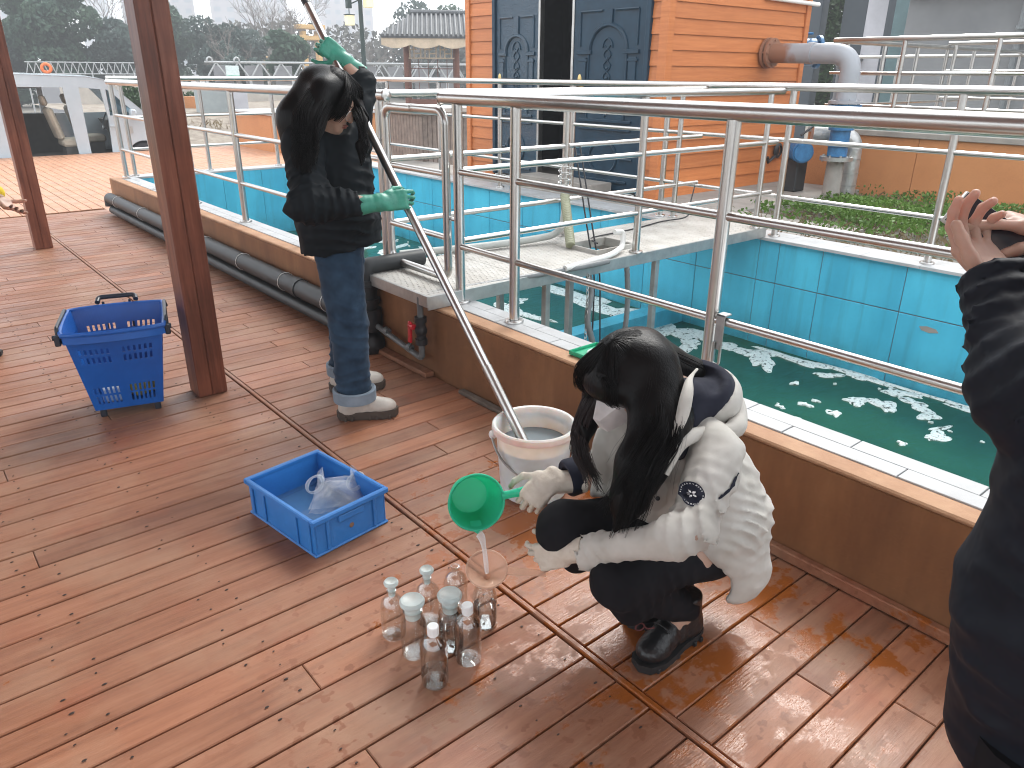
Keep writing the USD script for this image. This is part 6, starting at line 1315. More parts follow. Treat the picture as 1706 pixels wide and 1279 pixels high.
part(b0, 'lace_loop', cat(tube(arc(A(1.302, 1.017, 0.172), (.64, -.5, 0), (0, .2, -1), .014, 0, 6.0, 14), .0022, 6), tube(curve([A(1.311, 1.013, 0.178), A(1.322, 1.008, 0.161), A(1.345, 1.001, 0.157)], 8), .0022, 6)), 'lace', 40, label='loose dark red bow of the boot lace')
# jacket body and sleeves
J = Field((1.10, .78, .14), (1.86, 1.48, .92), .0075)
J.chain([A(1.545, 1.13, .655), A(1.585, 1.115, .52), A(1.625, 1.065, .37), A(1.650, 1.040, .235)], [.125, .166, .190, .186], .06)
J.cone(LS+A(.02, .02, -.01), RS+A(.02, -.02, 0), .088, .088, .05); J.cone(A(1.56, 1.10, .64), NK+A(.01, .0, -.01), .12, .085, .05)
J.ell(A(1.43, 1.12, .50), A(.10, .10, .13), None, .05)
# open the hem so that the thighs come out underneath, and the cuffs
J.cone(A(1.18, 1.10, .30), A(1.51, 1.07, .235), .170, .125, .02, 'sub'); J.cut(A(1.66, 1.05, .185), (.42, 0, -1)) if False else J.ell(A(1.56, 1.06, .05), A(.32, .34, .10), None, .01, 'sub'); J.cone(A(1.59, 1.07, .10), A(1.60, 1.08, .27), .130, .10, .02, 'sub')
J.chain([LS+A(.0, -.012, 0), LE+A(.03, .0, .0), LE+A(-.02, .01, -.01), LW+ld*.012], [.094, .080, .072, .060], .03); J.chain([RS, RE, RW-rd*.060], [.088, .076, .062], .03)
J.cone(LW-ld*.008, LW+ld*.06, .040, .046, .003, 'sub'); J.cone(RW-rd*.085, RW+rd*.02, .044, .048, .003, 'sub')
J.warp(crease(unit(np.cross(LW-LE, fw)), .014, 14, 11)); J.warp(folds((.3, 0, 1), .013, 14, 15)); J.warp(crease((.5, .3, .8), .014, 12, 19)); J.warp(folds((1, .2, -.3), .006, 26, 23))
for c_, r_, d_, p_, a_, s_ in ((LE+A(.02, -.05, .02), .12, LW-LE, .030, .016, 1), (LE*.6+LS*.4, .10, LE-LS, .034, .010, 4), (A(1.74, .93, .40), .17, A(.25, .1, 1), .043, .0065, 7), (A(1.60, .90, .45), .10, A(.5, .2, .8), .030, .013, 10), (LW*.7+LE*.3, .10, LW-LE, .036, .010, 13), (RE, .12, RW-RE, .030, .012, 16), (A(1.66, 1.0, .60), .13, A(.6, 0, .8), .055, .007, 19)): J.warp(ridges(c_, r_, d_, p_, a_, s_))
jk = part(gp, 'jacket', relax(J.mesh(), 2), 'cream_cloth', True)
# black knitted cuff on the far wrist
part(jk, 'black_cuff', lathe([(.045, -.022), (.055, -.018), (.056, .014), (.051, .021), (.036, .018), (.036, -.016), (.045, -.022)], 28, frame_z(rd), RW-rd*.055), 'navy_lining', 40)
# hood lying on the back: dark lining with a pale rolled edge
Hd = Field((1.36, .86, .58), (1.80, 1.46, .98), .007)
HB = A(1.600, 1.135, .735)
Hd.ell(HB, A(.120, .140, .105), None, 0); Hd.ell(HB+A(-.045, -.005, .065), A(.118, .118, .105), None, .015, 'sub'); Hd.warp(folds((0, 1, .5), .006, 22, 31))
hdm = part(jk, 'hood', relax(Hd.mesh(), 2), 'cream_cloth', True)
Hl = Field((1.36, .86, .58), (1.80, 1.46, .98), .007); Hl.ell(HB+A(-.012, -.003, .018), A(.116, .126, .090), None, 0); Hl.ell(HB+A(-.065, -.005, .075), A(.10, .10, .095), None, .02, 'sub'); Hl.warp(folds((0, 1, .5), .005, 30, 35)); Hl.cut(HB+A(0, 0, .066), (-.25, 0, 1))
Hl.cone(A(1.499, 1.092, 0.757), A(1.637, 1.102, 0.715), .062, .062, .03); Hl.cone(A(1.461, 1.080, 0.717), A(1.419, 1.061, 0.668), .050, .040, .03); Hl.cone(A(1.560, 1.115, 0.725), A(1.479, 1.073, 0.653), .060, .052, .03)
part(hdm, 'hood_lining', relax(Hl.mesh(), 2), 'navy_lining', True)
edge2 = curve([A(1.654, 1.131, 0.795), A(1.664, 1.074, 0.758), A(1.638, 1.012, 0.707), A(1.577, 0.984, 0.692), A(1.512, 0.998, 0.695), A(1.450, 1.012, 0.705), A(1.390, 1.012, 0.689), A(1.339, 1.009, 0.631)], 40)
edge = curve([A(1.377, 1.024, 0.717), A(1.402, 1.023, 0.767), A(1.437, 1.040, 0.814), A(1.499, 1.080, 0.826), A(1.630, 1.142, 0.805), A(1.686, 1.131, 0.765), A(1.693, 1.086, 0.720), A(1.663, 1.031, 0.675)], 26)
part(hdm, 'hood_edge', cat(tube(edge[:14], [.004+.013*math.sin(math.pi*min(1, .1+i/13)) for i in range(14)], 10), tube(edge2, [.010+.014*math.sin(math.pi*min(1, .15+i/44))*(1+.15*math.sin(i*.9)) for i in range(40)], 12)), 'cream_cloth', 60)
# collar, placket flap, arm patch, pocket strap
PN = unit(A(-.40, -.88, .25)); PC = A(1.374, 0.961, 0.597)
from scipy.spatial import cKDTree
def drape(src, pts2, c, n, upv, off=.002, k=6):
    """Lays points of the plane (a, b) through c onto the surface of src."""
    v, f = src; n = unit(n); Rm = frame_z(n, np.cross(upv, n)); q = (v-c) @ Rm; near = (np.abs(q[:, 2]) < .022); t = cKDTree(q[near][:, :2]); h = q[near][:, 2]
    d, i = t.query(pts2, k=k); z = h[i].max(1)
    return c + np.c_[pts2, z+off] @ Rm.T
def disc2(r, n=28, rings=5):
    P = [[0, 0]]+[[r*(j+1)/rings*math.cos(a), r*(j+1)/rings*math.sin(a)] for j in range(rings) for a in np.linspace(0, 2*np.pi, n, endpoint=False)]; f = [[0, 1+k, 1+(k+1) % n] for k in range(n)]
    for j in range(rings-1):
        for k in range(n): a, b = 1+j*n+k, 1+j*n+(k+1) % n; f += [[a, a+n, b+n], [a, b+n, b]]
    return np.array(P), np.array(f)
def front(src, p, n, r=.012):
    n = unit(n); q = src[0]-p; t = q @ n; d = np.linalg.norm(q-np.outer(t, n), axis=1); ok = d < r; return src[0][ok][np.argmax(t[ok])]
def surf(name):
    m = UsdGeom.Mesh.Get(stage, name); return np.array(m.GetPointsAttr().Get(), float)+_base[name], None
js = surf(jk)
FN = unit(A(-.50, -.82, .28)); fc_ = front(js, A(1.313, 1.025, 0.622), -unit(A(1.313, 1.025, 0.622)-A(0, 0, 1.55)), .010); FN = unit(A(-.62, -.68, .40))
fa = np.array([(x*(1 if z > -.04 else .75), z) for z in np.linspace(-.075, .085, 9) for x in np.linspace(-.034, .034, 5)]); fa[:5, 1] -= np.array([0, .008, .012, .006, -.004]); ff_ = []
for j in range(8):
    for k in range(4): a = j*5+k; ff_ += [[a, a+1, a+6], [a, a+6, a+5]]
flp = part(jk, 'placket_flap', (drape(js, fa, fc_, FN, A(-.2, .1, 1), .009), np.array(ff_)), 'cream_cloth', True)
bp = drape(js, np.array([[.004, -.052]]), fc_, FN, A(-.2, .1, 1), .012)[0]; part(flp, 'snap_button', xf(lathe([(.0062, 0), (.005, .003), (.0001, .0035)], 14), frame_z(FN), bp), 'button_dark', 40)
PC = front(js, PC, -unit(PC-A(0, 0, 1.55))); PN = unit(A(-.45, -.80, .38))
P2, pf = disc2(.0285); patch = part(jk, 'arm_patch', (drape(js, P2, PC, PN, A(-.2, .1, 1), .0018), pf), 'navy_lining', True, label='round dark badge on the upper sleeve')
mk = []
for k in range(26):                                       # ring of small white characters, too small to read
    if k in (12, 13, 25): continue
    a = k/26*6.283; c2 = np.array([math.cos(a), math.sin(a)])*.0232; t = np.array([-math.sin(a), math.cos(a)]); o = np.array([math.cos(a), math.sin(a)])
    for q, (s0, s1, w0, w1) in enumerate([(-.0012, -.0005, -.0016, .0016), (.0005, .0012, -.0016, .0016), (-.0012, .0012, -.0004, .0004)][:2+k % 2]):
        mk.append((np.array([c2+t*s0+o*w0, c2+t*s1+o*w0, c2+t*s1+o*w1, c2+t*s0+o*w1]), np.array([[0, 1, 2], [0, 2, 3]])))
for k in range(5):                                        # small flower-like emblem
    a = k*1.2566+.3; c2 = np.array([math.cos(a), math.sin(a)])*.0062; e = np.array([[math.cos(b)*.0038, math.sin(b)*.0022] for b in np.linspace(0, 6.283, 10, endpoint=False)]) @ np.array([[math.cos(a), math.sin(a)], [-math.sin(a), math.cos(a)]])+c2
    mk.append((e, np.array([[0, j, j+1] for j in range(1, 9)])))
mv = np.vstack([m for m, _ in mk]); mf = []; o = 0
for m, f in mk: mf.append(f+o); o += len(m)
part(patch, 'badge_marks', (drape(js, mv, PC, PN, A(-.2, .1, 1), .0030), np.vstack(mf)), 'paper_white', True)
def strip(pts, w, n, src, name, look, off=.002):
    c = np.mean(pts, 0); g = curve(pts, 20); V = []
    k = cKDTree(src[0]); 
    for s in (-1, 1):
        for i, p in enumerate(g):
            t = unit(g[min(i+1, 19)]-g[max(i-1, 0)]); l = unit(np.cross(t, n)); V.append(p+l*s*w*math.sin(math.pi*(.08+.84*i/19)))
    V = np.array(V); d, i = k.query(V, k=5); V = src[0][i].mean(1)+unit(n)*off; f = []
    for i in range(19): f += [[i, i+1, 21+i], [i, 21+i, 20+i]]
    return part(jk, name, (V, np.array(f)), look, True)
strip([front(js, q_, -unit(q_-A(0, 0, 1.55)), .015) for q_ in (A(1.506, 0.945, 0.536), A(1.561, 0.945, 0.541), A(1.599, 0.951, 0.560))], .006, A(-.3, -.9, .2), js, 'pocket_slit', 'navy_lining', .003)
# gloves
LWG = LW+ld*.004
G1 = Field(LW-A(.10, .10, .10)-ld*0+ld*.05, LW+A(.10, .10, .10)+ld*.09, .0032)
hand(G1, LWG, ld, fw, A(.0, .0, 1.0), s=1.02, th=(.75, .45, .35), thumb_curl=.25, fcurl=((.55, .35, .2), (.65, .45, .3), (.75, .6, .4), (.8, .7, .5)), spread=.03)
lf, rf = unit(LW-LE), unit(RW-RE); G1.cone(LW-lf*.075, LW+ld*.01, .038, .030, .01); G1.cut(LW-lf*.065, -lf); G1.warp(folds((.2, .9, .2), .0018, 70, 3), .01)
part(gp, 'glove', relax(G1.mesh(), 2), 'glove_white', True)
gd = unit(rd*.72+A(0, 0, -.42)+A(-.1, -.25, 0)); glat = unit(-DH*1.0)
G2 = Field(RW-A(.11, .11, .12)+rd*.04, RW+A(.12, .11, .12)+rd*.04, .0034)
GW = RW+rd*.018+A(0, 0, .020)
hand(G2, GW, gd, unit(A(-.1, .4, -.75)), glat, s=1.02, th=(.5, .8, .35), thumb_curl=.6, curl=(1.15, 1.25, .8))
G2.cone(RW-rf*.105, RW+rd*.02, .040, .031, .014); G2.cut(RW-rf*.092, -rf); G2.warp(folds((.2, .9, .2), .0018, 70, 5), .01)
part(gp, 'glove', relax(G2.mesh(), 2), 'glove_white', True)
# mask
hf, hu = unit(HF), unit(HU-HF*(HU @ HF)); hl = np.cross(hu, hf); HP = lambda a, b, e: HC+hf*a+hl*b+hu*e
part(gp, 'mask', hull([HP(.100, 0, .006), HP(.058, .060, .004), HP(.058, -.060, .004), HP(.040, .066, -.030), HP(.040, -.066, -.030), HP(.046, .058, -.075), HP(.046, -.058, -.075), HP(.075, 0, -.112), HP(.146, .012, -.022), HP(.146, -.012, -.022), HP(.142, .018, -.068), HP(.142, -.018, -.068)]), 'mask_cloth', 25)
part(gp, 'mask_loop', tube(curve([HP(.045, -.064, -.01), HP(.02, -.075, .0), HP(-.01, -.08, .0)], 8), .0022, 6), 'mask_cloth', True)
for s in (-1, 1): part(gp, 'eye', ball(HP(.083, s*.032, .003), (.010, .010, .006), 2), 'eye_dark', True)
# hair
def cap_hair(c, f, l, u, rad, n, seed, end, part_f=.02, r=.0017, sink=.995, look=None):
    """Strands that run over the skull from the parting; end(phi) is the polar angle at which they stop."""
    g = np.random.default_rng(seed); out = []; Rm = np.stack([f, l, u], 1); rad = np.array(rad)
    for i in range(n):
        ph = g.uniform(-math.pi, math.pi); t1 = end(ph)*g.uniform(.86, 1.06); t0 = g.uniform(.02, .45); m = 12; th = np.linspace(t0, t1, m); p2 = ph+g.uniform(-.09, .09)*np.linspace(0, 1, m)
        q = np.stack([np.sin(th)*np.cos(p2), np.sin(th)*np.sin(p2), np.cos(th)], 1)*rad*(sink+g.uniform(-.006, .018)+.006*np.sin(th*9+ph*3)[:, None])
        out.append(tube(c+q @ Rm.T, np.linspace(r, r*.6, m), 4, cap=False))
    return cat(*out)
hc = HC-hf*.010+hu*.020; hrad = (.112, .096, .112)
Hh = Field((1.16, .90, .30), (1.66, 1.40, 1.02), .0065)
Hh.ell(hc, A(*hrad), np.stack([hf, hl, hu], 1), 0); Hh.ell(HP(.062, 0, .050), A(.055, .082, .045), np.stack([hf, hl, hu], 1), .03); Hh.ell(HP(.070, .010, .046), A(.034, .066, .032), np.stack([hf, hl, hu], 1), .02)
Hh.chain([HP(-.04, .055, .02), A(1.444, 1.090, 0.736), A(1.377, 1.065, 0.663), A(1.331, 1.054, 0.597)], [.075, .052, .040, .015], .03)
near = [HP(-.012, .070, .03), A(1.387, 1.079, 0.731), A(1.312, 1.065, 0.642), A(1.276, 1.066, 0.560), A(1.243, 1.066, 0.484)]
Hh.chain(near, [.070, .066, .058, .040, .016], .03, sq=(unit(A(-.59, -.71, .38)), .62))
farp = [HP(.02, -.085, .03), A(1.394, 1.303, 0.737), A(1.371, 1.316, 0.648), A(1.347, 1.302, 0.586)]; Hh.chain(farp, [.045, .036, .026, .010], .03)
back = [hc-hf*.06, A(1.633, 1.177, 0.770), A(1.715, 1.140, 0.724)]; Hh.chain(back, [.07, .045, .03], .03)
Hh.ell(HP(.128, -.016, -.045), A(.074, .062, .068), np.stack([hf, hl, hu], 1), .012, 'sub')
hh = part(gp, 'hair', relax(Hh.mesh(), 2), 'hair_black', True)
part(hh, 'crown_strands', cap_hair(hc, hf, hl, hu, hrad, 1000, 3, lambda p: 1.75 if abs(p) < .9 else 2.05, r=.0013), 'hair_black', True, kind='stuff')
S = []
g2 = np.random.default_rng(8)
for i in range(16):
    o = (hl*g2.uniform(-.5, .5)*.05+hf*g2.uniform(-.055, .060)); e = A(*(g2.normal(size=3)*.006)); sft = A(.64, -.5, 0)*g2.uniform(-.045, .040)
    S.append(lock(None, [near[0]+o+hl*.022, near[1]+sft*1.0-fw*.040+e, near[2]+sft*.95-fw*.034+e, near[3]+sft*.75-fw*.022+e*2, near[4]+sft*.6+e*3+A(0, 0, g2.uniform(-.02, .05))], [.012, .017, .018, .015, .010], 44, 100+i, .004, 2.2, r=.0011))
for i in range(26):
    o = A(*(g2.normal(size=3)*.022)); S.append(lock(None, [hc+hu*.10+hl*g2.uniform(-.03, .06)+o*.3, near[0]+hl*.03+o, near[1]-fw*.02+o*1.6, near[2]-fw*.02+o*2.0, near[3]+o*2.2], [.004, .006, .01, .012, .014], 3, 400+i, .006, 1.7, r=.0006))
part(hh, 'near_locks', cat(*S), 'hair_black', True, kind='stuff')
S = []
for i in range(9):
    sft = A(.64, -.5, 0)*g2.uniform(-.03, .022); e = A(*(g2.normal(size=3)*.008))
    S.append(lock(None, [farp[0]+e, A(1.380, 1.303, 0.741)+sft, A(1.349, 1.318, 0.645)+sft, A(1.333, 1.297, 0.580)+sft*.8+e, A(1.333, 1.254, 0.527)+sft*.9+e, A(1.334, 1.228, 0.507)+sft*.7+e*2], [.010, .013, .012, .009, .006, .003], 20, 140+i, .009, 2.6))
part(hh, 'far_locks', cat(*S), 'hair_wine', True, kind='stuff')
S = [lock(None, [hc-hf*.07+hu*.03+hl*k, A(1.628, 1.198, 0.801)+hl*k, A(1.707, 1.158, 0.744)+hl*k*.6, A(1.741, 1.116, 0.693), A(1.737, 1.089, 0.662)], [.016, .016, .012, .008, .004], 26, 170+int(k*400), .003, 1.5) for k in (-.03, 0, .03, .05)]
part(hh, 'back_locks', cat(*S), 'hair_black', True, kind='stuff')
S = []
for i in range(27):                                       # fringe
    b = -.080+.006*i; S.append(lock(None, [hc+hu*.108+hl*b*.25+hf*.02, hc+hf*.085+hl*b*.9+hu*.072, HP(.106, b*1.02, .046), HP(.106, b*1.05, .028+.010*math.sin(i*2.1))], [.008, .010, .009, .006], 30, 190+i, .002, 1.2, r=.0012))
part(hh, 'fringe', cat(*S), 'hair_black', True, kind='stuff')

# ================= the standing woman =================
wp = thing('person', 'woman standing in black jacket, blue jeans and green gloves, holding the steel pole', 'person', (1.6, 3.2, 0)); gp_cur = wp
wf = unit(A(.80, -.60, 0)); wl = np.cross(A(0, 0, 1), wf)
RH2, RK2, RA2 = A(1.565, 3.135, .86), A(1.555, 3.065, .46), A(1.535, 3.02, .10); LH2, LK2, LA2 = A(1.655, 3.265, .86), A(1.675, 3.31, .46), A(1.665, 3.355, .10)
N2, RS2, LS2 = A(1.549, 3.136, 1.289), A(1.419, 3.081, 1.275), A(1.700, 3.163, 1.261); RE2, RW2 = A(1.345, 2.898, 1.058), A(1.609, 2.793, 1.048); LE2, LW2 = A(1.809, 3.258, 1.499), A(1.763, 3.315, 1.599)
C2 = A(1.561, 3.062, 1.432); F2 = unit(A(.52, -.74, -.46)); U2 = unit(A(.25, -.28, .9)); f2 = F2; u2 = unit(U2-F2*(U2 @ F2)); l2 = np.cross(u2, f2); H2 = lambda a, b, e: C2+f2*a+l2*b+u2*e
r_d, l_d = unit(A(1.761, 2.724, 1.064)-RW2), unit(A(1.673, 3.347, 1.676)-LW2)
B = Field((1.16, 2.55, .02), (2.0, 3.75, 1.80), .011)
head_skin(B, C2, F2, U2, .98)
B.chain([N2, A(1.60, 3.17, 1.15), A(1.61, 3.2, .88)], [.07, .12, .13], .05); B.chain([C2-u2*.09, N2], [.05, .055], .03)
B.chain([RH2, RK2, RA2, A(1.60, 2.97, .04)], [.09, .06, .04, .03], .03); B.chain([LH2, LK2, LA2, A(1.74, 3.31, .04)], [.09, .06, .04, .03], .03)
B.chain([N2, RS2, RE2, RW2], [.05, .055, .04, .027], .03); B.chain([N2, LS2, LE2, LW2], [.05, .055, .04, .027], .03)
part(wp, 'body', relax(B.mesh(), 2), 'skin', True)
# the visible part of the face, finer
Fm = Field(C2-A(.16, .16, .20), C2+A(.16, .16, .16), .004); head_skin(Fm, C2, F2, U2, 1.0); fm = relax(Fm.mesh(), 2); part(wp, 'face', fm, 'skin', True)
part(wp, 'lips', cat(xf(ball((0, 0, 0), (.007, .021, .0038), 2), np.stack([f2, l2, u2], 1), H2(.0925, 0, -.056)), xf(ball((0, 0, 0), (.007, .017, .0048), 2), np.stack([f2, l2, u2], 1), H2(.0905, 0, -.0655))), 'lip', True)
for s in (-1, 1):
    part(wp, 'eye', xf(ball((0, 0, 0), (.006, .0155, .0035), 2), np.stack([f2, l2, u2], 1), H2(.0855, s*.032, .000)), 'eye_dark', True); part(wp, 'eyebrow', tube(curve([H2(.0925, s*.014, .026), H2(.092, s*.032, .032), H2(.080, s*.052, .027)], 8), .0028, 6), 'eye_dark', True)
gl = thing('glasses', 'thin silver rimmed glasses on the face of the standing woman', 'glasses', C2)
for s in (-1, 1):
    part(gl, 'rim', tube([H2(.104-.12*(abs(math.cos(t)*.023+.032)-.03)**2*8, s*(.032+.025*math.cos(t)), -.006+.021*math.sin(t)) for t in np.linspace(0, 6.283, 28, endpoint=False)], .0013, 6, closed=True), 'bright_steel', True)
    part(gl, 'temple', tube([H2(.098, s*.057, .002), H2(.03, s*.080, .006), H2(-.02, s*.082, .0)], .0013, 6), 'bright_steel', True)
part(gl, 'bridge', tube(curve([H2(.105, .008, -.002), H2(.109, 0, .002), H2(.105, -.008, -.002)], 6), .0012, 6), 'bright_steel', True)
# jeans
Q = Field((1.36, 2.8, .08), (1.90, 3.62, 1.05), .0085)
Q.chain([RH2, RK2, RA2+A(.0, .0, .05)], [.125, .100, .095], .03); Q.chain([LH2, LK2, LA2+A(0, 0, .05)], [.125, .098, .090], .03); Q.cone(RH2+A(0, 0, .05), LH2+A(0, 0, .05), .14, .14, .03)
Q.cut(A(0, 0, .105), (0, 0, -1)); Q.warp(folds((.1, 0, .6), .009, 13, 41)); Q.warp(crease((1, -1, .3), .014, 11, 43))
for a_ in (RK2, LK2): Q.warp(ridges(a_+A(0, -.06, .0), .14, A(.2, 0, 1), .06, .012, 51)); Q.warp(ridges(a_*.25+(RA2 if a_ is RK2 else LA2)*.75, .14, A(0, .1, 1), .045, .013, 55)); Q.warp(ridges(a_+A(0, 0, .36), .14, A(.4, 0, 1), .05, .010, 58))
0; jn = part(wp, 'jeans', relax(Q.mesh(), 2), 'denim', True)
for a, r0 in ((RA2, .093), (LA2, .088)): part(jn, 'rolled_cuff', lathe([(r0+.002, .094), (r0+.009, .098), (r0+.010, .150), (r0+.003, .156), (r0-.01, .150), (r0-.012, .10), (r0+.002, .094)], 32, t=(a[0]-.0, a[1], 0)), 'denim_light', 50)
boot(1.535, 3.015, (.86, -.50), .0, look='shoe_white', sole='shoe_sole', top=.125, sc=1.04, lace=False, sole_h=.042); boot(1.665, 3.355, (.86, -.50), .0, look='shoe_white', sole='shoe_sole', top=.125, sc=1.04, lace=False, sole_h=.042)
# jacket
J = Field((1.14, 2.45, .70), (2.02, 3.76, 1.82), .009)
J.chain([A(1.60, 3.18, 1.27), A(1.605, 3.17, 1.10), A(1.60, 3.18, .93)], [.165, .205, .215], .06, sq=(wf, .88)); J.cone(A(1.60, 3.17, .90), A(1.60, 3.17, .78), .215, .205, .04); J.cone(RS2, LS2, .095, .095, .05); J.cone(N2+A(0, 0, -.02), N2+A(.02, -.03, .045), .115, .098, .03)
J.chain([RS2+A(0, 0, -.01), RE2, RW2-r_d*.030], [.108, .108, .070], .04); J.chain([LS2, LE2, LW2-l_d*.036], [.105, .085, .060], .04)
J.ell(A(1.585, 3.03, .98), A(.14, .12, .12), None, .05)
J.cut(A(1.6, 3.2, .775), (.1, -.06, -1)); J.cone(RW2-r_d*.035, RW2+r_d*.06, .048, .060, .004, 'sub'); J.cone(LW2-l_d*.04, LW2+l_d*.06, .044, .056, .004, 'sub')
J.warp(crease((.7, -.5, .3), .017, 10, 51)); J.warp(folds((0, 0, 1), .012, 13, 55)); J.warp(crease((.3, -.3, 1), .015, 12, 57)); J.warp(folds((.8, -.6, .1), .007, 24, 59))
for c_, r_, d_, p_, a_, s_ in ((RE2+A(0, -.08, 0), .16, RW2-RE2, .040, .020, 31), (RS2*.4+RE2*.6+A(-.05, -.08, 0), .14, RE2-RS2, .05, .014, 34), (A(1.60, 3.0, .88), .20, A(.1, 0, 1), .050, .014, 37), (RW2*.6+RE2*.4, .12, RW2-RE2, .042, .014, 40), (A(1.72, 3.05, 1.1), .16, A(.3, 0, 1), .055, .014, 43), (LE2, .12, LW2-LE2, .04, .012, 46)): J.warp(ridges(c_, r_, d_, p_, a_, s_))
J.ell(C2+f2*.03+u2*.01, A(.12, .12, .125), None, .01, 'sub')
wj = part(wp, 'jacket', relax(J.mesh(), 2), 'black_jacket', True); ws = surf(wj)
# green rubber gloves
def rubber(w, d, n, lat, curls, thumb, cuff):
    F = Field(w-A(.16, .16, .16)+d*.04, w+A(.16, .16, .16)+d*.05, .0042); hand(F, w+d*.01, d, n, lat, s=1.08, th=thumb, thumb_curl=.55, fcurl=curls)
    F.cone(w-d*cuff, w+d*.01, .046, .034, .012); F.cone(w-d*.012, w-d*.004, .041, .040, .004); F.cut(w-d*(cuff-.012), -d); F.warp(folds(np.cross(d, n), .0022, 50, 61), .012); return relax(F.mesh(), 2)
part(wp, 'glove', rubber(RW2+r_d*.005, r_d, fw, A(.0, .0, 1), ((.55, .75, .5), (.75, .9, .6), (.85, .95, .7), (.9, 1.0, .7)), (.7, .6, .5), .115), 'glove_green', True)
part(wp, 'glove', rubber(LW2+l_d*.0, l_d, fw, -POLE_D, ((1.15, 1.3, .8), (1.2, 1.3, .8), (1.2, 1.3, .8), (1.2, 1.3, .8)), (.6, .75, .4), .115), 'glove_green', True)
# hair: long, black, falling on both sides of the lowered face
hc2 = C2-f2*.012+u2*.022; hr2 = (.114, .100, .114); HM = np.stack([f2, l2, u2], 1)
Hh = Field(C2-A(.30, .30, .34), C2+A(.26, .26, .20), .0075); Hh.ell(hc2, A(*hr2), HM, 0)
nr = [H2(-.01, -.085, .04), A(1.416, 2.974, 1.358), A(1.369, 2.931, 1.259), A(1.342, 2.912, 1.182)]; Hh.chain(nr, [.060, .050, .036, .010], .04)
fr_ = [H2(.035, .085, .03), A(1.634, 2.964, 1.363), A(1.607, 2.909, 1.272), A(1.582, 2.886, 1.191)]; Hh.chain(fr_, [.048, .036, .026, .006], .03)
Hh.chain([hc2-f2*.07, A(1.454, 3.154, 1.360), A(1.403, 3.140, 1.254)], [.085, .090, .05], .05); Hh.ell(H2(.13, -.022, -.035), A(.095, .060, .105), HM, .012, 'sub')
h2_ = part(wp, 'hair', relax(Hh.mesh(), 2), 'hair_black', True)
part(h2_, 'crown_strands', cap_hair(hc2, f2, l2, u2, hr2, 800, 5, lambda p: 1.15 if abs(p) < .45 else (1.9 if abs(p) < 1.2 else 2.1), r=.0018), 'hair_black', True, kind='stuff')
S = []
for i in range(22):
    e = A(*(g2.normal(size=3)*.016)); k = g2.uniform(-.05, .06); k = min(k, .03); S.append(lock(None, [nr[0]+f2*k+e, nr[1]+f2*k*1.1-fw*.04+e, nr[2]+A(.64, -.5, 0)*k-fw*.035+e, nr[3]+A(.64, -.5, 0)*k+e], [.014, .018, .016, .008], 22, 300+i, .005, 1.8, r=.0022))
for i in range(8):
    e = A(*(g2.normal(size=3)*.010)); k = g2.uniform(-.03, .03); S.append(lock(None, [fr_[0]+f2*k+e, fr_[1]-fw*.02+f2*k+e, fr_[2]+e-fw*.015, fr_[3]+e], [.012, .014, .012, .005], 20, 330+i, .004, 1.8, r=.0022))
for i in range(7):
    b = -.045-.008*i; S.append(lock(None, [hc2+u2*.112+f2*.02, hc2+f2*.085+l2*b*.8+u2*.070, H2(.100-.02*i/6, b-.012, .020), H2(.085-.03*i/6, b-.020, -.05)], [.006, .010, .008, .004], 16, 350+i, .002, 1.2, r=.002))
for i in range(5):
    b = .028+.012*i; S.append(lock(None, [hc2+u2*.112+f2*.02, hc2+f2*.085+l2*b*.8+u2*.070, H2(.096-.015*i/4, b+.006, .020), H2(.088-.02*i/4, b+.010, -.06)], [.006, .010, .008, .004], 16, 370+i, .002, 1.2, r=.002))
part(h2_, 'long_locks', cat(*S), 'hair_black', True, kind='stuff')

# ================= the person with a phone at the right =================
pp = thing('person', 'person in a long dark padded coat at the right edge, holding up a phone', 'person', (1.38, .17, 0)); gp_cur = pp
PX0 = A(1.39, .15, 0)
PWL, PEL, PSL = A(1.400, 0.409, 1.232), A(1.291, 0.303, 1.104), A(1.22, .12, 1.28); PSR, PER, PWR = A(1.56, .14, 1.28), A(1.72, .28, 1.05), A(1.562, 0.392, 1.295)
hd = PX0+A(-.0, .06, 1.50)
B = Field((1.0, -.15, .0), (1.95, .75, 1.70), .012); head_skin(B, hd, A(.1, .95, -.25), A(0, .2, 1), 1.0)
B.chain([hd-A(0, .02, .14), PX0+A(0, 0, 1.25), PX0+A(0, 0, .85)], [.055, .12, .13], .05); B.chain([PX0+A(-.09, 0, .85), PX0+A(-.09, .02, .46), PX0+A(-.09, 0, .06)], [.085, .06, .04], .03); B.chain([PX0+A(.09, 0, .85), PX0+A(.09, .02, .46), PX0+A(.09, 0, .06)], [.085, .06, .04], .03)
B.chain([PSL, PEL, PWL], [.05, .042, .028], .03); B.chain([PSR, PER, PWR], [.05, .042, .028], .03)
part(pp, 'body', relax(B.mesh(), 2), 'skin', True)
pd = unit(A(1.417, 0.476, 1.279)-PWL); PHC = A(1.456, 0.463, 1.301)
HL = Field(PWL-A(.14, .14, .14)+pd*.05, PWL+A(.14, .14, .16)+pd*.06, .0034)
hand(HL, PWL+pd*.0, pd, A(.1, .5, .75), A(-.5, -.55, .55), s=1.0, th=(.9, .25, .35), thumb_curl=.12, fcurl=((.45, .5, .3), (.55, .6, .4), (.65, .7, .5), (.7, .8, .5))); HL.cone(PWL-pd*.05, PWL, .03, .029, .01)
part(pp, 'left_hand', relax(HL.mesh(), 2), 'skin', True)
qd = unit(A(1.494, 0.462, 1.320)-PWR)
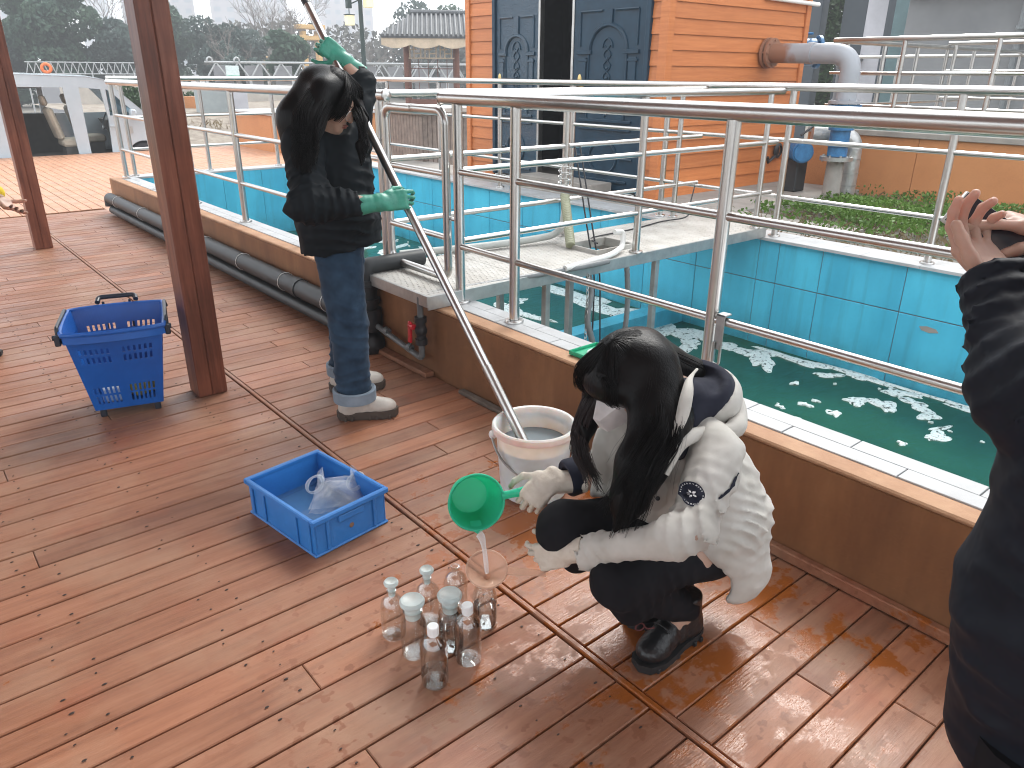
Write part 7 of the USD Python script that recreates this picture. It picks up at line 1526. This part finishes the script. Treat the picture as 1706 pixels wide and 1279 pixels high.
HR = Field(PWR-A(.14, .14, .14)+qd*.06, PWR+A(.14, .14, .14)+qd*.08, .0034); hand(HR, PWR, qd, A(-.2, .3, -.8), A(-.3, -.6, .3), s=1.0, th=(.8, .4, .4), thumb_curl=.3, fcurl=((.15, .2, .1), (.35, .5, .3), (.5, .6, .4), (.6, .7, .4))); HR.cone(PWR-qd*.06, PWR, .032, .029, .01)
part(pp, 'right_hand', relax(HR.mesh(), 2), 'skin', True)
J = Field((.96, -.30, .28), (1.98, .62, 1.48), .0095)
J.chain([PX0+A(0, 0, 1.27), PX0+A(-.01, .01, 1.0), PX0+A(-.01, .01, .72), PX0+A(0, 0, .46)], [.16, .185, .195, .18], .06); J.cone(PSL, PSR, .10, .10, .05)
fdl = unit(PWL-PEL); J.chain([PSL, PEL, PWL-fdl*.012], [.105, .095, .080], .04); J.chain([PSR, PER, PWR-qd*.06], [.105, .095, .065], .04)
CUT = lambda: (J.cut(PX0+A(0, 0, .40), (0, 0, -1)), J.cone(PWL-fdl*.04, PWL+fdl*.09, .046, .054, .004, 'sub'), J.cone(PWR-qd*.09, PWR+qd*.05, .050, .055, .004, 'sub')); J.cone(A(1.267, 0.420, 1.178), A(1.298, 0.408, 1.203), .012, .022, .02); J.cone(A(1.270, 0.411, 1.166), A(1.300, 0.387, 1.168), .014, .03, .02); J.warp(crease((.2, .1, .9), .012, 9, 71)); J.warp(crease((.9, .3, .2), .012, 10, 73));
for c_, r_, d_, p_, a_, s_ in ((PEL+A(-.05, -.08, .03), .16, PWL-PEL, .045, .022, 71), (PWL*.75+PEL*.25, .11, PWL-PEL, .04, .016, 74), (PX0+A(-.15, -.12, .75), .28, A(.1, 0, 1), .075, .016, 77), (PX0+A(-.15, -.12, .52), .22, A(.2, .1, 1), .06, .014, 80), (PSL*.5+PEL*.5, .14, PEL-PSL, .05, .014, 83)): J.warp(ridges(c_, r_, d_, p_, a_, s_))
0; J.warp(folds((.9, .4, .2), .007, 16, 75)); CUT(); J.ell(hd, A(.12, .13, .15), None, .01, 'sub')
pj = part(pp, 'coat', relax(J.mesh(), 2), 'dark_parka', True)
part(pp, 'trousers', cat(tube([PX0+A(-.09, 0, .5), PX0+A(-.09, 0, .08)], [.095, .075], 16), tube([PX0+A(.09, 0, .5), PX0+A(.09, 0, .08)], [.095, .075], 16)), 'black_trousers', 60)
boot(1.30, .13, (.05, 1.0), 0, look='boot_leather', lace=False); boot(1.48, .13, (.05, 1.0), 0, look='boot_leather', lace=False)
part(pp, 'hair', relax(Field(hd-A(.18, .18, .2), hd+A(.18, .18, .2), .009).ell(hd+A(0, -.025, .03), A(.09, .105, .11), None, 0).mesh(), 2), 'hair_black', True)
ph = thing('phone', 'pale grey phone held up in both hands at the right edge', 'phone', PHC)
pv = unit(A(1.462, 0.425, 1.278)-A(1.428, 0.521, 1.340)); pn = unit(np.cross(pv, A(.25, .55, .8)) + 0*pv); 
plain('phone_back', (.50, .51, .50), .35); plain('phone_screen', (.02, .02, .025), .08)
PM = frame_z(pn, pv); part(ph, 'body', xf(bbox(-.078, .078, -.037, .037, -.004, .004, .003), PM, PHC), 'phone_back', 40); part(ph, 'screen', xf(bbox(-.073, .073, -.034, .034, .0042, .0050, .0003), PM, PHC), 'phone_screen', False); part(ph, 'camera_bump', xf(bbox(-.072, -.035, -.03, .03, -.0062, -.0042, .0008), PM, PHC), 'phone_screen', False)

# ================= the person mostly outside the left edge =================
lp_ = thing('person', 'person in a yellow top at the left edge, only hand and shoe tip showing', 'person', (.15, 5.15, 0)); gp_cur = lp_
L0 = A(.16, 5.22, 0); LHd = L0+A(-.02, 0, 1.55)
WLP = A(0.536, 5.221, 0.872); hdn = unit(A(0.575, 5.138, 0.805)-WLP)
B = Field((-.35, 4.8, .0), (.75, 5.65, 1.75), .012); head_skin(B, LHd, A(.9, .2, -.2), A(.1, 0, 1), 1.0); B.chain([LHd-A(0, 0, .14), L0+A(0, 0, 1.3), L0+A(0, 0, .88)], [.055, .12, .13], .05)
for s in (-.09, .09): B.chain([L0+A(0, s, .88), L0+A(.02, s, .46), L0+A(0, s, .06)], [.085, .06, .04], .03)
B.chain([L0+A(0, -.17, 1.30), L0+A(.1, -.15, 1.03), WLP], [.05, .042, .027], .03); B.chain([L0+A(0, .17, 1.30), L0+A(-.02, .22, 1.02), L0+A(.02, .23, .78)], [.05, .042, .027], .03); part(lp_, 'body', relax(B.mesh(), 2), 'skin', True)
HL = Field(WLP-A(.12, .12, .16), WLP+A(.16, .12, .10), .004); hand(HL, WLP, hdn, A(.3, -.2, .6), A(.5, .5, 0), s=1.0, fcurl=((.2, .3, .2), (.35, .4, .3), (.45, .5, .3), (.5, .6, .3))); part(lp_, 'hand', relax(HL.mesh(), 2), 'skin', True)
J = Field((-.40, 4.78, .70), (.70, 5.68, 1.50), .012); J.chain([L0+A(0, 0, 1.28), L0+A(0, 0, 1.05), L0+A(0, 0, .85)], [.15, .165, .16], .05); J.cone(L0+A(0, -.17, 1.3), L0+A(0, .17, 1.3), .085, .085, .04); J.chain([L0+A(0, -.17, 1.30), L0+A(.1, -.15, 1.03), WLP-hdn*.045], [.085, .07, .055], .03); J.chain([L0+A(0, .17, 1.30), L0+A(-.02, .22, 1.02), L0+A(.02, .23, .82)], [.085, .07, .055], .03); J.cut(L0+A(0, 0, .80), (0, 0, -1)); J.warp(folds((.1, .2, 1), .006, 14, 81)); part(lp_, 'top', relax(J.mesh(), 2), 'yellow_cloth', True)
part(lp_, 'trousers', cat(*[tube([L0+A(0, s, .9), L0+A(.01, s, .46), L0+A(0, s, .07)], [.11, .085, .075], 16) for s in (-.09, .09)]), 'black_trousers', 60)
part(lp_, 'hair', relax(Field(LHd-A(.18, .18, .2), LHd+A(.18, .18, .2), .009).ell(LHd+A(-.02, 0, .03), A(.10, .09, .11), None, 0).mesh(), 2), 'hair_black', True)
boot(.155, 5.10, (1.0, .0), 0, look='grey_pvc', lace=False); boot(.10, 5.32, (1.0, .05), 0, look='grey_pvc', lace=False)
# ------------------------------------------------------------------ haze in the air
mat('haze_air', {'v': ('principled_volume', {'color': (.90, .93, .97), 'density': .0029, 'anisotropy': .2})}, [], surface=None, volume='v.volume')
solo('haze', box(-460, 460, -460, 460, -1.9, 108), 'haze_air', 'thin pale haze in the distance', 'haze', False, kind='stuff')
